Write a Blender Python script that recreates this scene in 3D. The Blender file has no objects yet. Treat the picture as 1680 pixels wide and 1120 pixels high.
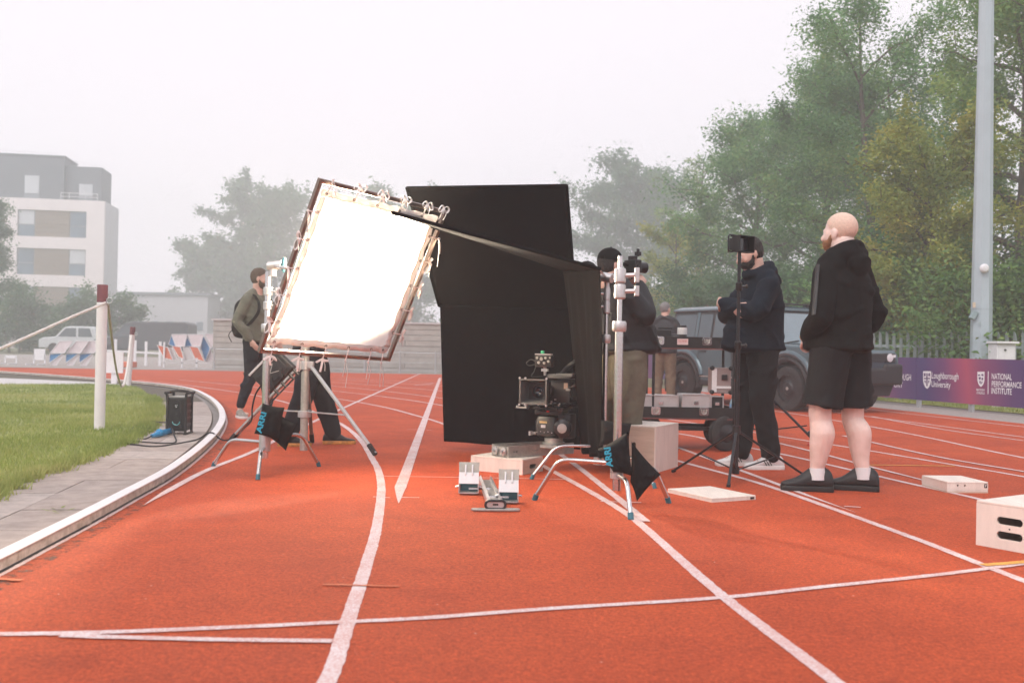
import bpy, bmesh, math, random
import numpy as np
from mathutils import Vector, Matrix

sc = bpy.context.scene
COL = sc.collection
R = math.radians
PI = math.pi
rnd = random.Random(7)

# ------------------------------------------------------------------ camera
FPX, ROLL, PITCH, EYE = 1633.0, 0.0192, math.atan(12 / 1633.0), 0.90
cd = bpy.data.cameras.new('camera')
cd.sensor_width = 36.0
cd.lens = 36.0 * FPX / 1680.0
cd.clip_start = 0.05
cd.clip_end = 3000
cd.dof.use_dof = True
cd.dof.focus_distance = 7.2
cd.dof.aperture_fstop = 3.2
cam = bpy.data.objects.new('camera', cd)
COL.objects.link(cam)
cam.matrix_world = (Matrix.Translation((0, 0, EYE)) @ Matrix.Rotation(PI / 2 + PITCH, 4, 'X') @ Matrix.Rotation(ROLL, 4, 'Z'))
sc.camera = cam

# ------------------------------------------------------------------ world: bright fog-white overcast over a pale sky
SUN_EL, SUN_AZ = R(48), R(215)          # azimuth clockwise from +Y
wd = bpy.data.worlds.new('World')
sc.world = wd
wd.use_nodes = True
nt = wd.node_tree
nt.nodes.clear()
sky = nt.nodes.new('ShaderNodeTexSky')
sky.sky_type = 'NISHITA'
sky.sun_disc = False
sky.sun_elevation = SUN_EL
sky.sun_rotation = SUN_AZ
sky.dust_density = 4
sky.air_density = 1.5
b1 = nt.nodes.new('ShaderNodeBackground')
b1.inputs['Strength'].default_value = 0.05
nt.links.new(sky.outputs[0], b1.inputs['Color'])
b2 = nt.nodes.new('ShaderNodeBackground')          # the cloud and fog layer
b2.inputs['Color'].default_value = (0.955, 0.90, 0.965, 1)
b2.inputs['Strength'].default_value = 0.93
add = nt.nodes.new('ShaderNodeMixShader')
add.inputs[0].default_value = 0.95
nt.links.new(b1.outputs[0], add.inputs[1])
nt.links.new(b2.outputs[0], add.inputs[2])
wo = nt.nodes.new('ShaderNodeOutputWorld')
nt.links.new(add.outputs[0], wo.inputs[0])

# ------------------------------------------------------------------ sun, very soft through the fog
sl = bpy.data.lights.new('sun', 'SUN')
sl.energy = 1.5
sl.angle = R(35)
sl.color = (1.0, 0.95, 0.9)
so = bpy.data.objects.new('sun', sl)
COL.objects.link(so)
sd = Vector((math.sin(SUN_AZ) * math.cos(SUN_EL), math.cos(SUN_AZ) * math.cos(SUN_EL), math.sin(SUN_EL)))
so.rotation_euler = sd.to_track_quat('Z', 'Y').to_euler()
so.location = (0, 0, 40)

# ------------------------------------------------------------------ colour and render settings
sc.view_settings.view_transform = 'Standard'
sc.view_settings.look = 'None'
sc.view_settings.gamma = 1
sc.view_settings.exposure = 0.36
sc.view_settings.use_curve_mapping = False
sc.render.engine = 'CYCLES'
cy = sc.cycles
cy.use_denoising = True
cy.denoiser = 'OPENIMAGEDENOISE'
cy.max_bounces = 8
cy.diffuse_bounces = 3
cy.glossy_bounces = 3
cy.transmission_bounces = 4
cy.transparent_max_bounces = 6
cy.volume_bounces = 4
cy.caustics_reflective = False
cy.caustics_refractive = False
cy.sample_clamp_indirect = 6
cy.use_light_tree = True

# ------------------------------------------------------------------ places: where a sight line meets the ground or a given depth
def ray(px, py):
    dx, dy = px - 840.0, 560.0 - py
    a = dx * math.cos(ROLL) - dy * math.sin(ROLL)
    b = dx * math.sin(ROLL) + dy * math.cos(ROLL)
    return Vector((a, FPX * math.cos(PITCH) - b * math.sin(PITCH), FPX * math.sin(PITCH) + b * math.cos(PITCH)))
def G(px, py, z=0.0):
    r = ray(px, py)
    return Vector((0, 0, EYE)) + r * ((z - EYE) / r.z)
def W(px, py, Y):
    r = ray(px, py)
    return Vector((0, 0, EYE)) + r * (Y / r.y)

# ------------------------------------------------------------------ things, parts, custom properties
def tag(o, label=None, cat=None, group=None, kind=None):
    if label: o['label'] = label
    if cat: o['category'] = cat
    if group: o['group'] = group
    if kind: o['kind'] = kind
    return o
def thing(name, label, cat, loc=(0, 0, 0), rz=0.0, group=None, scale=1.0):
    o = bpy.data.objects.new(name, None)
    COL.objects.link(o)
    o.empty_display_size = 0.1
    o.location = loc
    o.rotation_euler = (0, 0, rz)
    o.scale = (scale,) * 3
    return tag(o, label, cat, group)
def base_of(o):
    p = Vector((0, 0, 0))
    while o is not None:
        p += o.location
        o = o.parent
    return p
def link_mesh(name, me, parent=None):
    o = bpy.data.objects.new(name, me)
    COL.objects.link(o)
    if parent is not None: o.parent = parent
    return o
def np_mesh(name, V, F, mat=None, smooth=False):
    V = np.asarray(V, dtype=np.float32)
    F = np.asarray(F, dtype=np.int32)
    me = bpy.data.meshes.new(name)
    k = F.shape[1]
    me.vertices.add(len(V))
    me.vertices.foreach_set('co', V.ravel())
    me.loops.add(F.size)
    me.loops.foreach_set('vertex_index', F.ravel())
    me.polygons.add(len(F))
    me.polygons.foreach_set('loop_start', np.arange(len(F), dtype=np.int32) * k)
    me.polygons.foreach_set('loop_total', np.full(len(F), k, dtype=np.int32))
    if smooth: me.polygons.foreach_set('use_smooth', np.ones(len(F), dtype=bool))
    me.update(calc_edges=True)
    if mat: me.materials.append(mat)
    return me
def ortho(d):
    d = Vector(d).normalized()
    a = Vector((0, 0, 1)) if abs(d.z) < 0.9 else Vector((1, 0, 0))
    u = d.cross(a).normalized()
    return u, d.cross(u).normalized()
def smooth_path(pts, n=6):
    P = [Vector(p) for p in pts]
    if len(P) < 3: return P
    out = []
    for i in range(len(P) - 1):
        p0, p1, p2, p3 = P[max(i - 1, 0)], P[i], P[i + 1], P[min(i + 2, len(P) - 1)]
        for k in range(n):
            t = k / n
            out.append(0.5 * ((2 * p1) + (p2 - p0) * t + (2 * p0 - 5 * p1 + 4 * p2 - p3) * t * t + (3 * p1 - p0 - 3 * p2 + p3) * t ** 3))
    out.append(P[-1])
    return out

class MB:
    def __init__(s):
        s.v, s.f = [], []
    def add(s, vs, fs):
        o = len(s.v)
        s.v += [Vector(p) for p in vs]
        s.f += [tuple(i + o for i in f) for f in fs]
        return s
    def box(s, c, d, M=None):
        c = Vector(c)
        h = Vector(d) / 2
        vs = [Vector((x * h.x, y * h.y, z * h.z)) for x in (-1, 1) for y in (-1, 1) for z in (-1, 1)]
        if M is not None: vs = [M @ p for p in vs]
        return s.add([c + p for p in vs], [(0, 1, 3, 2), (4, 6, 7, 5), (0, 4, 5, 1), (2, 3, 7, 6), (0, 2, 6, 4), (1, 5, 7, 3)])
    def bar(s, p0, p1, w, h=None, up=(0, 0, 1)):
        p0, p1 = Vector(p0), Vector(p1)
        d = (p1 - p0)
        L = d.length
        d.normalize()
        u = d.cross(Vector(up))
        if u.length < 1e-4: u = d.cross(Vector((1, 0, 0)))
        u.normalize()
        n = u.cross(d)
        M = Matrix((u, d, n)).transposed()
        return s.box((p0 + p1) / 2, (w, L, h or w), M)
    def loft(s, rings, cap=True, closed=False):
        n = len(rings[0])
        vs = [p for r in rings for p in r]
        fs = []
        m = len(rings)
        for i in range(m if closed else m - 1):
            j = (i + 1) % m
            for k in range(n):
                l = (k + 1) % n
                fs.append((i * n + k, i * n + l, j * n + l, j * n + k))
        if cap and not closed:
            fs.append(tuple(range(n))[::-1])
            fs.append(tuple((m - 1) * n + k for k in range(n)))
        return s.add(vs, fs)
    def cyl(s, p0, p1, r0, r1=None, n=12, cap=True):
        p0, p1 = Vector(p0), Vector(p1)
        r1 = r0 if r1 is None else r1
        u, w = ortho(p1 - p0)
        rs = [[p + (u * math.cos(2 * PI * k / n) - w * math.sin(2 * PI * k / n)) * r for k in range(n)] for p, r in ((p0, r0), (p1, r1))]
        return s.loft(rs, cap)
    def tube(s, pts, r, n=8, closed=False, flat=1.0):
        P = [Vector(p) for p in pts]
        m = len(P)
        rr = r if isinstance(r, (list, tuple)) else [r] * m
        u = None
        rings = []
        for i in range(m):
            if closed: t = P[(i + 1) % m] - P[i - 1]
            else: t = P[min(i + 1, m - 1)] - P[max(i - 1, 0)]
            if t.length < 1e-9: t = Vector((0, 0, 1))
            t.normalize()
            if u is None: u, _ = ortho(t)
            u = (u - t * u.dot(t))
            if u.length < 1e-6: u, _ = ortho(t)
            u.normalize()
            w = t.cross(u)
            rings.append([P[i] + (u * math.cos(2 * PI * k / n) + w * math.sin(2 * PI * k / n) * flat) * rr[i] for k in range(n)])
        return s.loft(rings, True, closed)
    def ell(s, c, r, M=None, nu=16, nv=10):
        c = Vector(c)
        r = (r, r, r) if not hasattr(r, '__len__') else r
        vs = [Vector((0, 0, -r[2]))]
        for j in range(1, nv):
            t = -PI / 2 + PI * j / nv
            for k in range(nu):
                a = 2 * PI * k / nu
                vs.append(Vector((r[0] * math.cos(t) * math.cos(a), r[1] * math.cos(t) * math.sin(a), r[2] * math.sin(t))))
        vs.append(Vector((0, 0, r[2])))
        fs = [(0, 1 + (k + 1) % nu, 1 + k) for k in range(nu)]
        for j in range(nv - 2):
            for k in range(nu):
                a, b = 1 + j * nu + k, 1 + j * nu + (k + 1) % nu
                fs.append((a, b, b + nu, a + nu))
        t = len(vs) - 1
        o = 1 + (nv - 2) * nu
        fs += [(o + k, o + (k + 1) % nu, t) for k in range(nu)]
        if M is not None: vs = [M @ p for p in vs]
        return s.add([c + p for p in vs], fs)
    def prism(s, poly, o, ux, uy, t):
        """polygon (2D) in plane o,ux,uy pushed by vector t"""
        o, ux, uy, t = Vector(o), Vector(ux), Vector(uy), Vector(t)
        a = [o + ux * x + uy * y for x, y in poly]
        b = [p + t for p in a]
        n = len(a)
        fs = [tuple(range(n))[::-1], tuple(range(n, 2 * n))] + [(k, (k + 1) % n, n + (k + 1) % n, n + k) for k in range(n)]
        return s.add(a + b, fs)
    def lathe(s, prof, c, axis=(0, 0, 1), n=20, cap=True):
        c, ax = Vector(c), Vector(axis).normalized()
        u, w = ortho(ax)
        rings = [[c + ax * h + (u * math.cos(2 * PI * k / n) - w * math.sin(2 * PI * k / n)) * max(r, 1e-4) for k in range(n)] for r, h in prof]
        return s.loft(rings, cap)
    def mesh(s, name, mat=None, smooth=0, off=None):
        me = bpy.data.meshes.new(name)
        vs = s.v if off is None else [p - off for p in s.v]
        me.from_pydata([tuple(p) for p in vs], [], s.f)
        bm = bmesh.new()
        bm.from_mesh(me)
        bmesh.ops.recalc_face_normals(bm, faces=bm.faces)
        bm.to_mesh(me)
        bm.free()
        if smooth:
            me.polygons.foreach_set('use_smooth', np.ones(len(me.polygons), dtype=bool))
            me.set_sharp_from_angle(angle=R(smooth))
        if mat: me.materials.append(mat)
        return me
    def build(s, name, mat, parent=None, smooth=35, bevel=0.0, world=True, seg=2):
        """world=True: the shape is given in world space and its thing is not turned"""
        off = base_of(parent) if (parent is not None and world) else None
        o = link_mesh(name, s.mesh(name, mat, smooth, off), parent)
        if bevel:
            m = o.modifiers.new('bevel', 'BEVEL')
            m.width = bevel
            m.segments = seg
            m.limit_method = 'ANGLE'
            m.angle_limit = R(40)
        return o
    def solo(s, name, mat, label, cat, loc=None, group=None, **k):
        """a thing that is one mesh, its origin at loc"""
        loc = Vector(loc) if loc is not None else Vector((sum(p.x for p in s.v) / len(s.v), sum(p.y for p in s.v) / len(s.v), min(p.z for p in s.v)))
        s.v = [p - loc for p in s.v]
        o = s.build(name, mat, None, **k)
        o.location = loc
        return tag(o, label, cat, group)

def rotz(a): return Matrix.Rotation(a, 3, 'Z')
def rect2(w, h, r=0.0, n=4, cx=0, cy=0):
    if r <= 0: return [(cx - w / 2, cy - h / 2), (cx + w / 2, cy - h / 2), (cx + w / 2, cy + h / 2), (cx - w / 2, cy + h / 2)]
    out = []
    for qx, qy, a0 in ((1, -1, -PI / 2), (1, 1, 0), (-1, 1, PI / 2), (-1, -1, PI)):
        for k in range(n + 1):
            a = a0 + PI / 2 * k / n
            out.append((cx + qx * (w / 2 - r) + r * math.cos(a), cy + qy * (h / 2 - r) + r * math.sin(a)))
    return out

# ------------------------------------------------------------------ materials
MATS = {}
def PM(name, col, rough=0.6, metal=0.0, var=0.12, vs=5.0, bump=0.0, bs=60.0, col2=None, spec=None, sheen=0.0, coat=0.0, detail=6.0, stretch=None, bdist=0.01):
    """procedural surface: base colour broken up by noise, rough relief by a finer noise"""
    m = bpy.data.materials.new(name)
    m.use_nodes = True
    nt = m.node_tree
    L = nt.links.new
    bs_ = nt.nodes['Principled BSDF']
    bs_.inputs['Roughness'].default_value = rough
    bs_.inputs['Metallic'].default_value = metal
    if spec is not None: bs_.inputs['Specular IOR Level'].default_value = spec
    if sheen: bs_.inputs['Sheen Weight'].default_value = sheen
    if coat: bs_.inputs['Coat Weight'].default_value = coat
    tc = nt.nodes.new('ShaderNodeTexCoord')
    src = tc.outputs['Object']
    if stretch:
        mp = nt.nodes.new('ShaderNodeMapping')
        mp.inputs['Scale'].default_value = stretch
        L(src, mp.inputs[0])
        src = mp.outputs[0]
    nz = nt.nodes.new('ShaderNodeTexNoise')
    nz.inputs['Scale'].default_value = vs
    nz.inputs['Detail'].default_value = detail
    nz.inputs['Roughness'].default_value = 0.65
    L(src, nz.inputs['Vector'])
    mx = nt.nodes.new('ShaderNodeMix')
    mx.data_type = 'RGBA'
    c = Vector(col[:3])
    a = c * (1 - var)
    b = Vector(col2[:3]) if col2 else c * (1 + var)
    mx.inputs['A'].default_value = (*a, 1)
    mx.inputs['B'].default_value = (min(b.x, 1), min(b.y, 1), min(b.z, 1), 1)
    rp = nt.nodes.new('ShaderNodeMapRange')
    rp.inputs['From Min'].default_value = 0.3
    rp.inputs['From Max'].default_value = 0.7
    L(nz.outputs['Fac'], rp.inputs['Value'])
    L(rp.outputs[0], mx.inputs['Factor'])
    L(mx.outputs['Result'], bs_.inputs['Base Color'])
    if bump:
        n2 = nt.nodes.new('ShaderNodeTexNoise')
        n2.inputs['Scale'].default_value = bs
        n2.inputs['Detail'].default_value = 4
        L(src, n2.inputs['Vector'])
        bp = nt.nodes.new('ShaderNodeBump')
        bp.inputs['Strength'].default_value = bump
        bp.inputs['Distance'].default_value = bdist
        L(n2.outputs['Fac'], bp.inputs['Height'])
        L(bp.outputs[0], bs_.inputs['Normal'])
    MATS[name] = m
    return m
def leaf_mat(name, cols, rough=0.55, trans=0.4):
    """each leaf takes its own colour"""
    m = bpy.data.materials.new(name)
    m.use_nodes = True
    nt = m.node_tree
    L = nt.links.new
    p = nt.nodes['Principled BSDF']
    p.inputs['Roughness'].default_value = rough
    g = nt.nodes.new('ShaderNodeNewGeometry')
    cr = nt.nodes.new('ShaderNodeValToRGB')
    e = cr.color_ramp.elements
    while len(e) < len(cols): e.new(0.5)
    for i, c in enumerate(cols):
        e[i].position = i / (len(cols) - 1)
        e[i].color = (*c, 1)
    tc = nt.nodes.new('ShaderNodeTexCoord')
    nz = nt.nodes.new('ShaderNodeTexNoise')
    nz.inputs['Scale'].default_value = 0.55
    nz.inputs['Detail'].default_value = 2
    L(tc.outputs['Object'], nz.inputs['Vector'])
    ad = nt.nodes.new('ShaderNodeMath')
    ad.operation = 'MULTIPLY_ADD'
    ad.inputs[1].default_value = 0.45
    L(g.outputs['Random Per Island'], ad.inputs[0])
    mr = nt.nodes.new('ShaderNodeMapRange')
    mr.inputs['From Min'].default_value = 0.35
    mr.inputs['From Max'].default_value = 0.68
    mr.inputs['To Max'].default_value = 0.6
    L(nz.outputs['Fac'], mr.inputs['Value'])
    L(mr.outputs[0], ad.inputs[2])
    L(ad.outputs[0], cr.inputs['Fac'])
    L(cr.outputs['Color'], p.inputs['Base Color'])
    tr = nt.nodes.new('ShaderNodeBsdfTranslucent')
    L(cr.outputs['Color'], tr.inputs['Color'])
    ms = nt.nodes.new('ShaderNodeMixShader')
    ms.inputs[0].default_value = trans
    L(p.outputs[0], ms.inputs[1])
    L(tr.outputs[0], ms.inputs[2])
    L(ms.outputs[0], nt.nodes['Material Output'].inputs['Surface'])
    return m
def glass_mat(name, tint, rough=0.05, alpha=0.55):
    m = PM(name, tint, rough=rough, var=0.05, vs=1.0, spec=0.8)
    return m
def emit_mat(name, col, s):
    m = bpy.data.materials.new(name)
    m.use_nodes = True
    p = m.node_tree.nodes['Principled BSDF']
    p.inputs['Base Color'].default_value = (*col, 1)
    p.inputs['Emission Color'].default_value = (*col, 1)
    p.inputs['Emission Strength'].default_value = s
    return m
def text_part(s, mat, parent, o, ux, uy, width=None, height=None, name='lettering', depth=0.001, spacing=1.0, bold=0.0):
    """flat lettering, its lower left corner at o, running along ux with uy up; width and height in metres"""
    cu = bpy.data.curves.new('txt', 'FONT')
    cu.body = s
    cu.space_character = spacing
    cu.offset = bold
    cu.resolution_u = 3
    ob = bpy.data.objects.new('txt', cu)
    COL.objects.link(ob)
    dg = bpy.context.evaluated_depsgraph_get()
    me = bpy.data.meshes.new_from_object(ob.evaluated_get(dg))
    bpy.data.objects.remove(ob)
    n = len(me.vertices)
    co = np.empty(n * 3, dtype=np.float32)
    me.vertices.foreach_get('co', co)
    co = co.reshape(-1, 3)
    lo, hi = co.min(0), co.max(0)
    w, h = hi[0] - lo[0], hi[1] - lo[1]
    sx = width / w if width else height / h
    sy = height / h if height else sx
    ux, uy, o = np.array(ux), np.array(uy), np.array(o) - np.array(base_of(parent))
    P = o + np.outer((co[:, 0] - lo[0]) * sx, ux) + np.outer((co[:, 1] - lo[1]) * sy, uy)
    me.vertices.foreach_set('co', P.astype(np.float32).ravel())
    me.materials.clear()
    me.materials.append(mat)
    me.update()
    return link_mesh(name, me, parent)

# ================================================================== THE SETTING
def track_mat(name='track_rubber'):
    m = bpy.data.materials.new(name)
    m.use_nodes = True
    nt = m.node_tree
    L = nt.links.new
    p = nt.nodes['Principled BSDF']
    p.inputs['Roughness'].default_value = 0.75
    p.inputs['Specular IOR Level'].default_value = 0.3
    tc = nt.nodes.new('ShaderNodeTexCoord')
    def noise(sc, det=4, rough=0.6):
        n = nt.nodes.new('ShaderNodeTexNoise')
        n.inputs['Scale'].default_value = sc
        n.inputs['Detail'].default_value = det
        n.inputs['Roughness'].default_value = rough
        L(tc.outputs['Object'], n.inputs['Vector'])
        return n
    def ramp(src, pts):
        r = nt.nodes.new('ShaderNodeValToRGB')
        e = r.color_ramp.elements
        while len(e) < len(pts): e.new(0.5)
        for i, (q, c) in enumerate(pts):
            e[i].position = q
            e[i].color = (*c, 1)
        L(src, r.inputs['Fac'])
        return r
    def mul(a, b, f=1.0, mode='MULTIPLY'):
        x = nt.nodes.new('ShaderNodeMix')
        x.data_type = 'RGBA'
        x.blend_type = mode
        x.inputs['Factor'].default_value = f
        L(a, x.inputs['A'])
        L(b, x.inputs['B'])
        return x.outputs['Result']
    big = ramp(noise(0.8, 5).outputs['Fac'], [(0.3, (0.445, 0.060, 0.018)), (0.7, (0.56, 0.086, 0.023))])
    patch = ramp(noise(3.5, 6, 0.7).outputs['Fac'], [(0.25, (0.80, 0.78, 0.76)), (0.55, (1, 1, 1)), (0.8, (1.12, 1.15, 1.1))])
    fine = ramp(noise(98, 3, 0.8).outputs['Fac'], [(0.25, (0.38, 0.33, 0.31)), (0.5, (1.0, 1.0, 1.0)), (0.75, (1.5, 1.65, 1.7))])
    mid = ramp(noise(42, 3, 0.75).outputs['Fac'], [(0.3, (0.68, 0.64, 0.62)), (0.7, (1.22, 1.28, 1.28))])
    c = mul(mul(mul(big.outputs[0], patch.outputs[0]), fine.outputs[0]), mid.outputs[0])
    # scuffs and pale crumbs
    vo = nt.nodes.new('ShaderNodeTexVoronoi')
    vo.inputs['Scale'].default_value = 9.0
    L(tc.outputs['Object'], vo.inputs['Vector'])
    sp = ramp(vo.outputs['Distance'], [(0.0, (1, 1, 1)), (0.028, (1, 1, 1)), (0.045, (0, 0, 0))])
    x = nt.nodes.new('ShaderNodeMix')
    x.data_type = 'RGBA'
    x.inputs['B'].default_value = (0.72, 0.45, 0.38, 1)
    th = nt.nodes.new('ShaderNodeMath')
    th.operation = 'MULTIPLY'
    rr = ramp(noise(2.0, 3).outputs['Fac'], [(0.45, (0, 0, 0)), (0.6, (1, 1, 1))])
    L(sp.outputs[0], th.inputs[0])
    L(rr.outputs[0], th.inputs[1])
    L(th.outputs[0], x.inputs['Factor'])
    L(c, x.inputs['A'])
    # black dirt worn into the rubber in a few runs
    dn = ramp(noise(1.3, 7, 0.75).outputs['Fac'], [(0.58, (1, 1, 1)), (0.75, (0.62, 0.6, 0.6))])
    L(mul(x.outputs['Result'], dn.outputs[0]), p.inputs['Base Color'])
    bp = nt.nodes.new('ShaderNodeBump')
    bp.inputs['Strength'].default_value = 1.0
    bp.inputs['Distance'].default_value = 0.008
    L(noise(150, 3, 0.7).outputs['Fac'], bp.inputs['Height'])
    L(bp.outputs[0], p.inputs['Normal'])
    return m
def paint_mat(name, col, under=(0.48, 0.1, 0.05), wear=0.5):
    m = bpy.data.materials.new(name)
    m.use_nodes = True
    nt = m.node_tree
    L = nt.links.new
    p = nt.nodes['Principled BSDF']
    p.inputs['Roughness'].default_value = 0.7
    tc = nt.nodes.new('ShaderNodeTexCoord')
    n = nt.nodes.new('ShaderNodeTexNoise')
    n.inputs['Scale'].default_value = 140
    n.inputs['Detail'].default_value = 3
    n2 = nt.nodes.new('ShaderNodeTexNoise')
    n2.inputs['Scale'].default_value = 5
    n2.inputs['Detail'].default_value = 5
    L(tc.outputs['Object'], n.inputs['Vector'])
    L(tc.outputs['Object'], n2.inputs['Vector'])
    ad = nt.nodes.new('ShaderNodeMath')
    ad.operation = 'MULTIPLY_ADD'
    ad.inputs[1].default_value = 0.45
    L(n2.outputs['Fac'], ad.inputs[0])
    L(n.outputs['Fac'], ad.inputs[2])
    mr = nt.nodes.new('ShaderNodeMapRange')
    mr.inputs['From Min'].default_value = 0.70 - 0.12 * wear
    mr.inputs['From Max'].default_value = 0.92 - 0.12 * wear
    L(ad.outputs[0], mr.inputs['Value'])
    mx = nt.nodes.new('ShaderNodeMix')
    mx.data_type = 'RGBA'
    mx.inputs['A'].default_value = (*col, 1)
    mx.inputs['B'].default_value = (*[0.45 * a + 0.55 * b for a, b in zip(col, under)], 1)
    L(mr.outputs[0], mx.inputs['Factor'])
    L(mx.outputs['Result'], p.inputs['Base Color'])
    bp = nt.nodes.new('ShaderNodeBump')
    bp.inputs['Strength'].default_value = 0.5
    bp.inputs['Distance'].default_value = 0.004
    L(n.outputs['Fac'], bp.inputs['Height'])
    L(bp.outputs[0], p.inputs['Normal'])
    return m
M_track = track_mat()
M_line = paint_mat('line_paint', (0.68, 0.60, 0.60), wear=0.75)
M_yellow = paint_mat('yellow_paint', (0.72, 0.42, 0.06), wear=0.8)
M_orange = paint_mat('orange_paint', (0.56, 0.14, 0.035), wear=1.8)
M_earth = PM('earth', (0.13, 0.13, 0.06), 0.95, var=0.35, vs=2.5, bump=0.5, bs=30)
M_lawn = PM('lawn', (0.21, 0.26, 0.06), 0.95, var=0.25, vs=1.2, bump=0.8, bs=60, col2=(0.36, 0.36, 0.12))
M_slab = PM('concrete_slab', (0.36, 0.30, 0.27), 0.9, var=0.22, vs=7, bump=0.5, bs=120)
M_slab2 = PM('concrete_slab_pale', (0.42, 0.36, 0.33), 0.9, var=0.22, vs=9, bump=0.5, bs=120)
M_asphalt = PM('old_asphalt', (0.25, 0.23, 0.22), 0.92, var=0.3, vs=14, bump=0.6, bs=140)
M_gravel = PM('grey_gravel', (0.33, 0.30, 0.28), 0.95, var=0.25, vs=18, bump=0.7, bs=90)
M_conc = PM('pale_concrete', (0.55, 0.53, 0.53), 0.9, var=0.1, vs=3, bump=0.3, bs=60)
M_kerbm = PM('white_kerb', (0.74, 0.70, 0.70), 0.5, var=0.08, vs=9, bump=0.25, bs=70)
M_dirtk = PM('dirty_kerb_side', (0.42, 0.35, 0.28), 0.75, var=0.3, vs=16, col2=(0.60, 0.54, 0.48), bump=0.2, bs=90)

def flat_poly(name, pts, z, mat, kind=None, parent=None):
    me = bpy.data.meshes.new(name)
    bm = bmesh.new()
    vs = [bm.verts.new((p[0], p[1], z)) for p in pts]
    bm.faces.new(vs)
    bmesh.ops.triangulate(bm, faces=bm.faces)
    bmesh.ops.recalc_face_normals(bm, faces=bm.faces)
    for f_ in bm.faces:
        if f_.normal.z < 0: f_.normal_flip()
    bm.to_mesh(me)
    bm.free()
    me.materials.append(mat)
    o = link_mesh(name, me, parent)
    if kind: o['kind'] = kind
    return o
def strip(name, pts, w, z, mat, parent, taper=0):
    P = [Vector((p[0], p[1], 0)) for p in pts]
    if not taper and w > 0.015:          # sprayed edges are never quite straight: fine steps near the viewer
        Q = []
        for a, b in zip(P[:-1], P[1:]):
            step = 0.018 if min(a.y, b.y) < 5.5 else (0.05 if min(a.y, b.y) < 10 else 1.0)
            n_ = max(1, int((b - a).length / step))
            Q += [a.lerp(b, k / n_) for k in range(n_)]
        P = Q + [P[-1]]
    er = random.Random(len(P))
    V, F = [], []
    for i, p in enumerate(P):
        t = (P[min(i + 1, len(P) - 1)] - P[max(i - 1, 0)]).normalized()
        n = Vector((-t.y, t.x, 0))
        hw = w / 2
        if taper > 0 and i > len(P) - 1 - taper: hw *= max(0.04, (len(P) - 1 - i) / taper)
        j1, j2 = ((er.gauss(0, 0.0011), er.gauss(0, 0.0011)) if not taper else (0, 0))
        V += [(p + n * (hw + j1))[:2] + (z,), (p - n * (hw + j2))[:2] + (z,)]
        if i: F.append((2 * i - 2, 2 * i - 1, 2 * i + 1, 2 * i))
    me = np_mesh(name, V, F, mat)
    if me.polygons[0].normal.z < 0:
        me.flip_normals()
    return link_mesh(name, me, parent)
def gp(pl, n=6): return smooth_path([G(*p) for p in pl], n)

# ground sheet to the horizon
flat_poly('ground', [(-900, -60), (900, -60), (900, 1800), (-900, 1800)], -0.05, M_earth, 'structure')

KERB_PX = [(-560, 1240), (-200, 1046), (0, 941), (69, 904), (143, 864), (214, 824), (286, 782), (337, 741), (361, 714), (370, 691), (363, 671), (343, 654), (312, 641), (250, 632), (155, 623.5), (0, 612), (-240, 597)]
KP = [Vector((-2.6, -3.0, 0))] + [G(*p) for p in KERB_PX]
KS = smooth_path(KP, 8)
GRASS_PX = [(-560, 975), (-200, 892), (0, 812), (37, 796), (86, 774), (137, 754), (200, 729), (232, 713), (252, 690), (258, 671), (249, 655), (236, 642), (214, 634), (150, 630.5), (60, 631), (-240, 628)]
GP_ = [Vector((-3.95, -3.0, 0))] + [G(*p) for p in GRASS_PX]
GS = smooth_path(GP_, 8)
OUT = [G(1900, 716), G(1700, 697), G(1600, 686), G(1480, 673), G(1380, 662), G(1100, 638), G(900, 624), G(720, 614), G(560, 611.5), G(400, 609), G(160, 605), G(0, 602.5), G(-240, 599)]
OUT = [Vector((10.5, 6, 0)), Vector((11.5, -4, 0))][::-1] + OUT
tp = [(p.x, p.y) for p in KS] + [(-26, 36.5)] + [(p.x, p.y) for p in OUT[::-1]]
# inner edge is the kerb line, outer edge the gravel by the boards
track = flat_poly('track', [(p.x, p.y) for p in KS[:-4]] + [(p.x, p.y) for p in OUT[::-1]], 0.0, M_track, 'structure')
flat_poly('infield_concrete', [(p.x, p.y) for p in KS] + [(p.x, p.y) for p in GS[::-1]], -0.012, M_asphalt, 'structure')
flat_poly('far_concrete', [tuple(G(*q)[:2]) for q in ((-240, 613), (0, 619.5), (60, 622), (150, 626), (215, 631), (214, 633.5), (150, 632), (60, 632), (-240, 630))], -0.004, M_conc, 'structure')
flat_poly('lawn', [(p.x, p.y) for p in GS] + [(-30, 20), (-30, -3)], 0.012, M_lawn, 'structure')
flat_poly('gravel_path', [(p.x, p.y) for p in OUT[:8]] + [(14.5, 44), (20, 20), (20, -4)], -0.008, M_gravel, 'structure')
flat_poly('verge', [tuple(G(*q)[:2]) for q in ((1900, 700), (1680, 679), (1600, 672), (1480, 660.5), (1300, 645))] + [(15, 40), (60, 60), (60, -4)], 0.006, M_lawn, 'structure')
flat_poly('far_apron', [(-40, 31), (-14, 32.6), (-4, 33.6), (3, 33.9), (6, 60), (-60, 62)], -0.016, M_gravel, 'structure')

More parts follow.
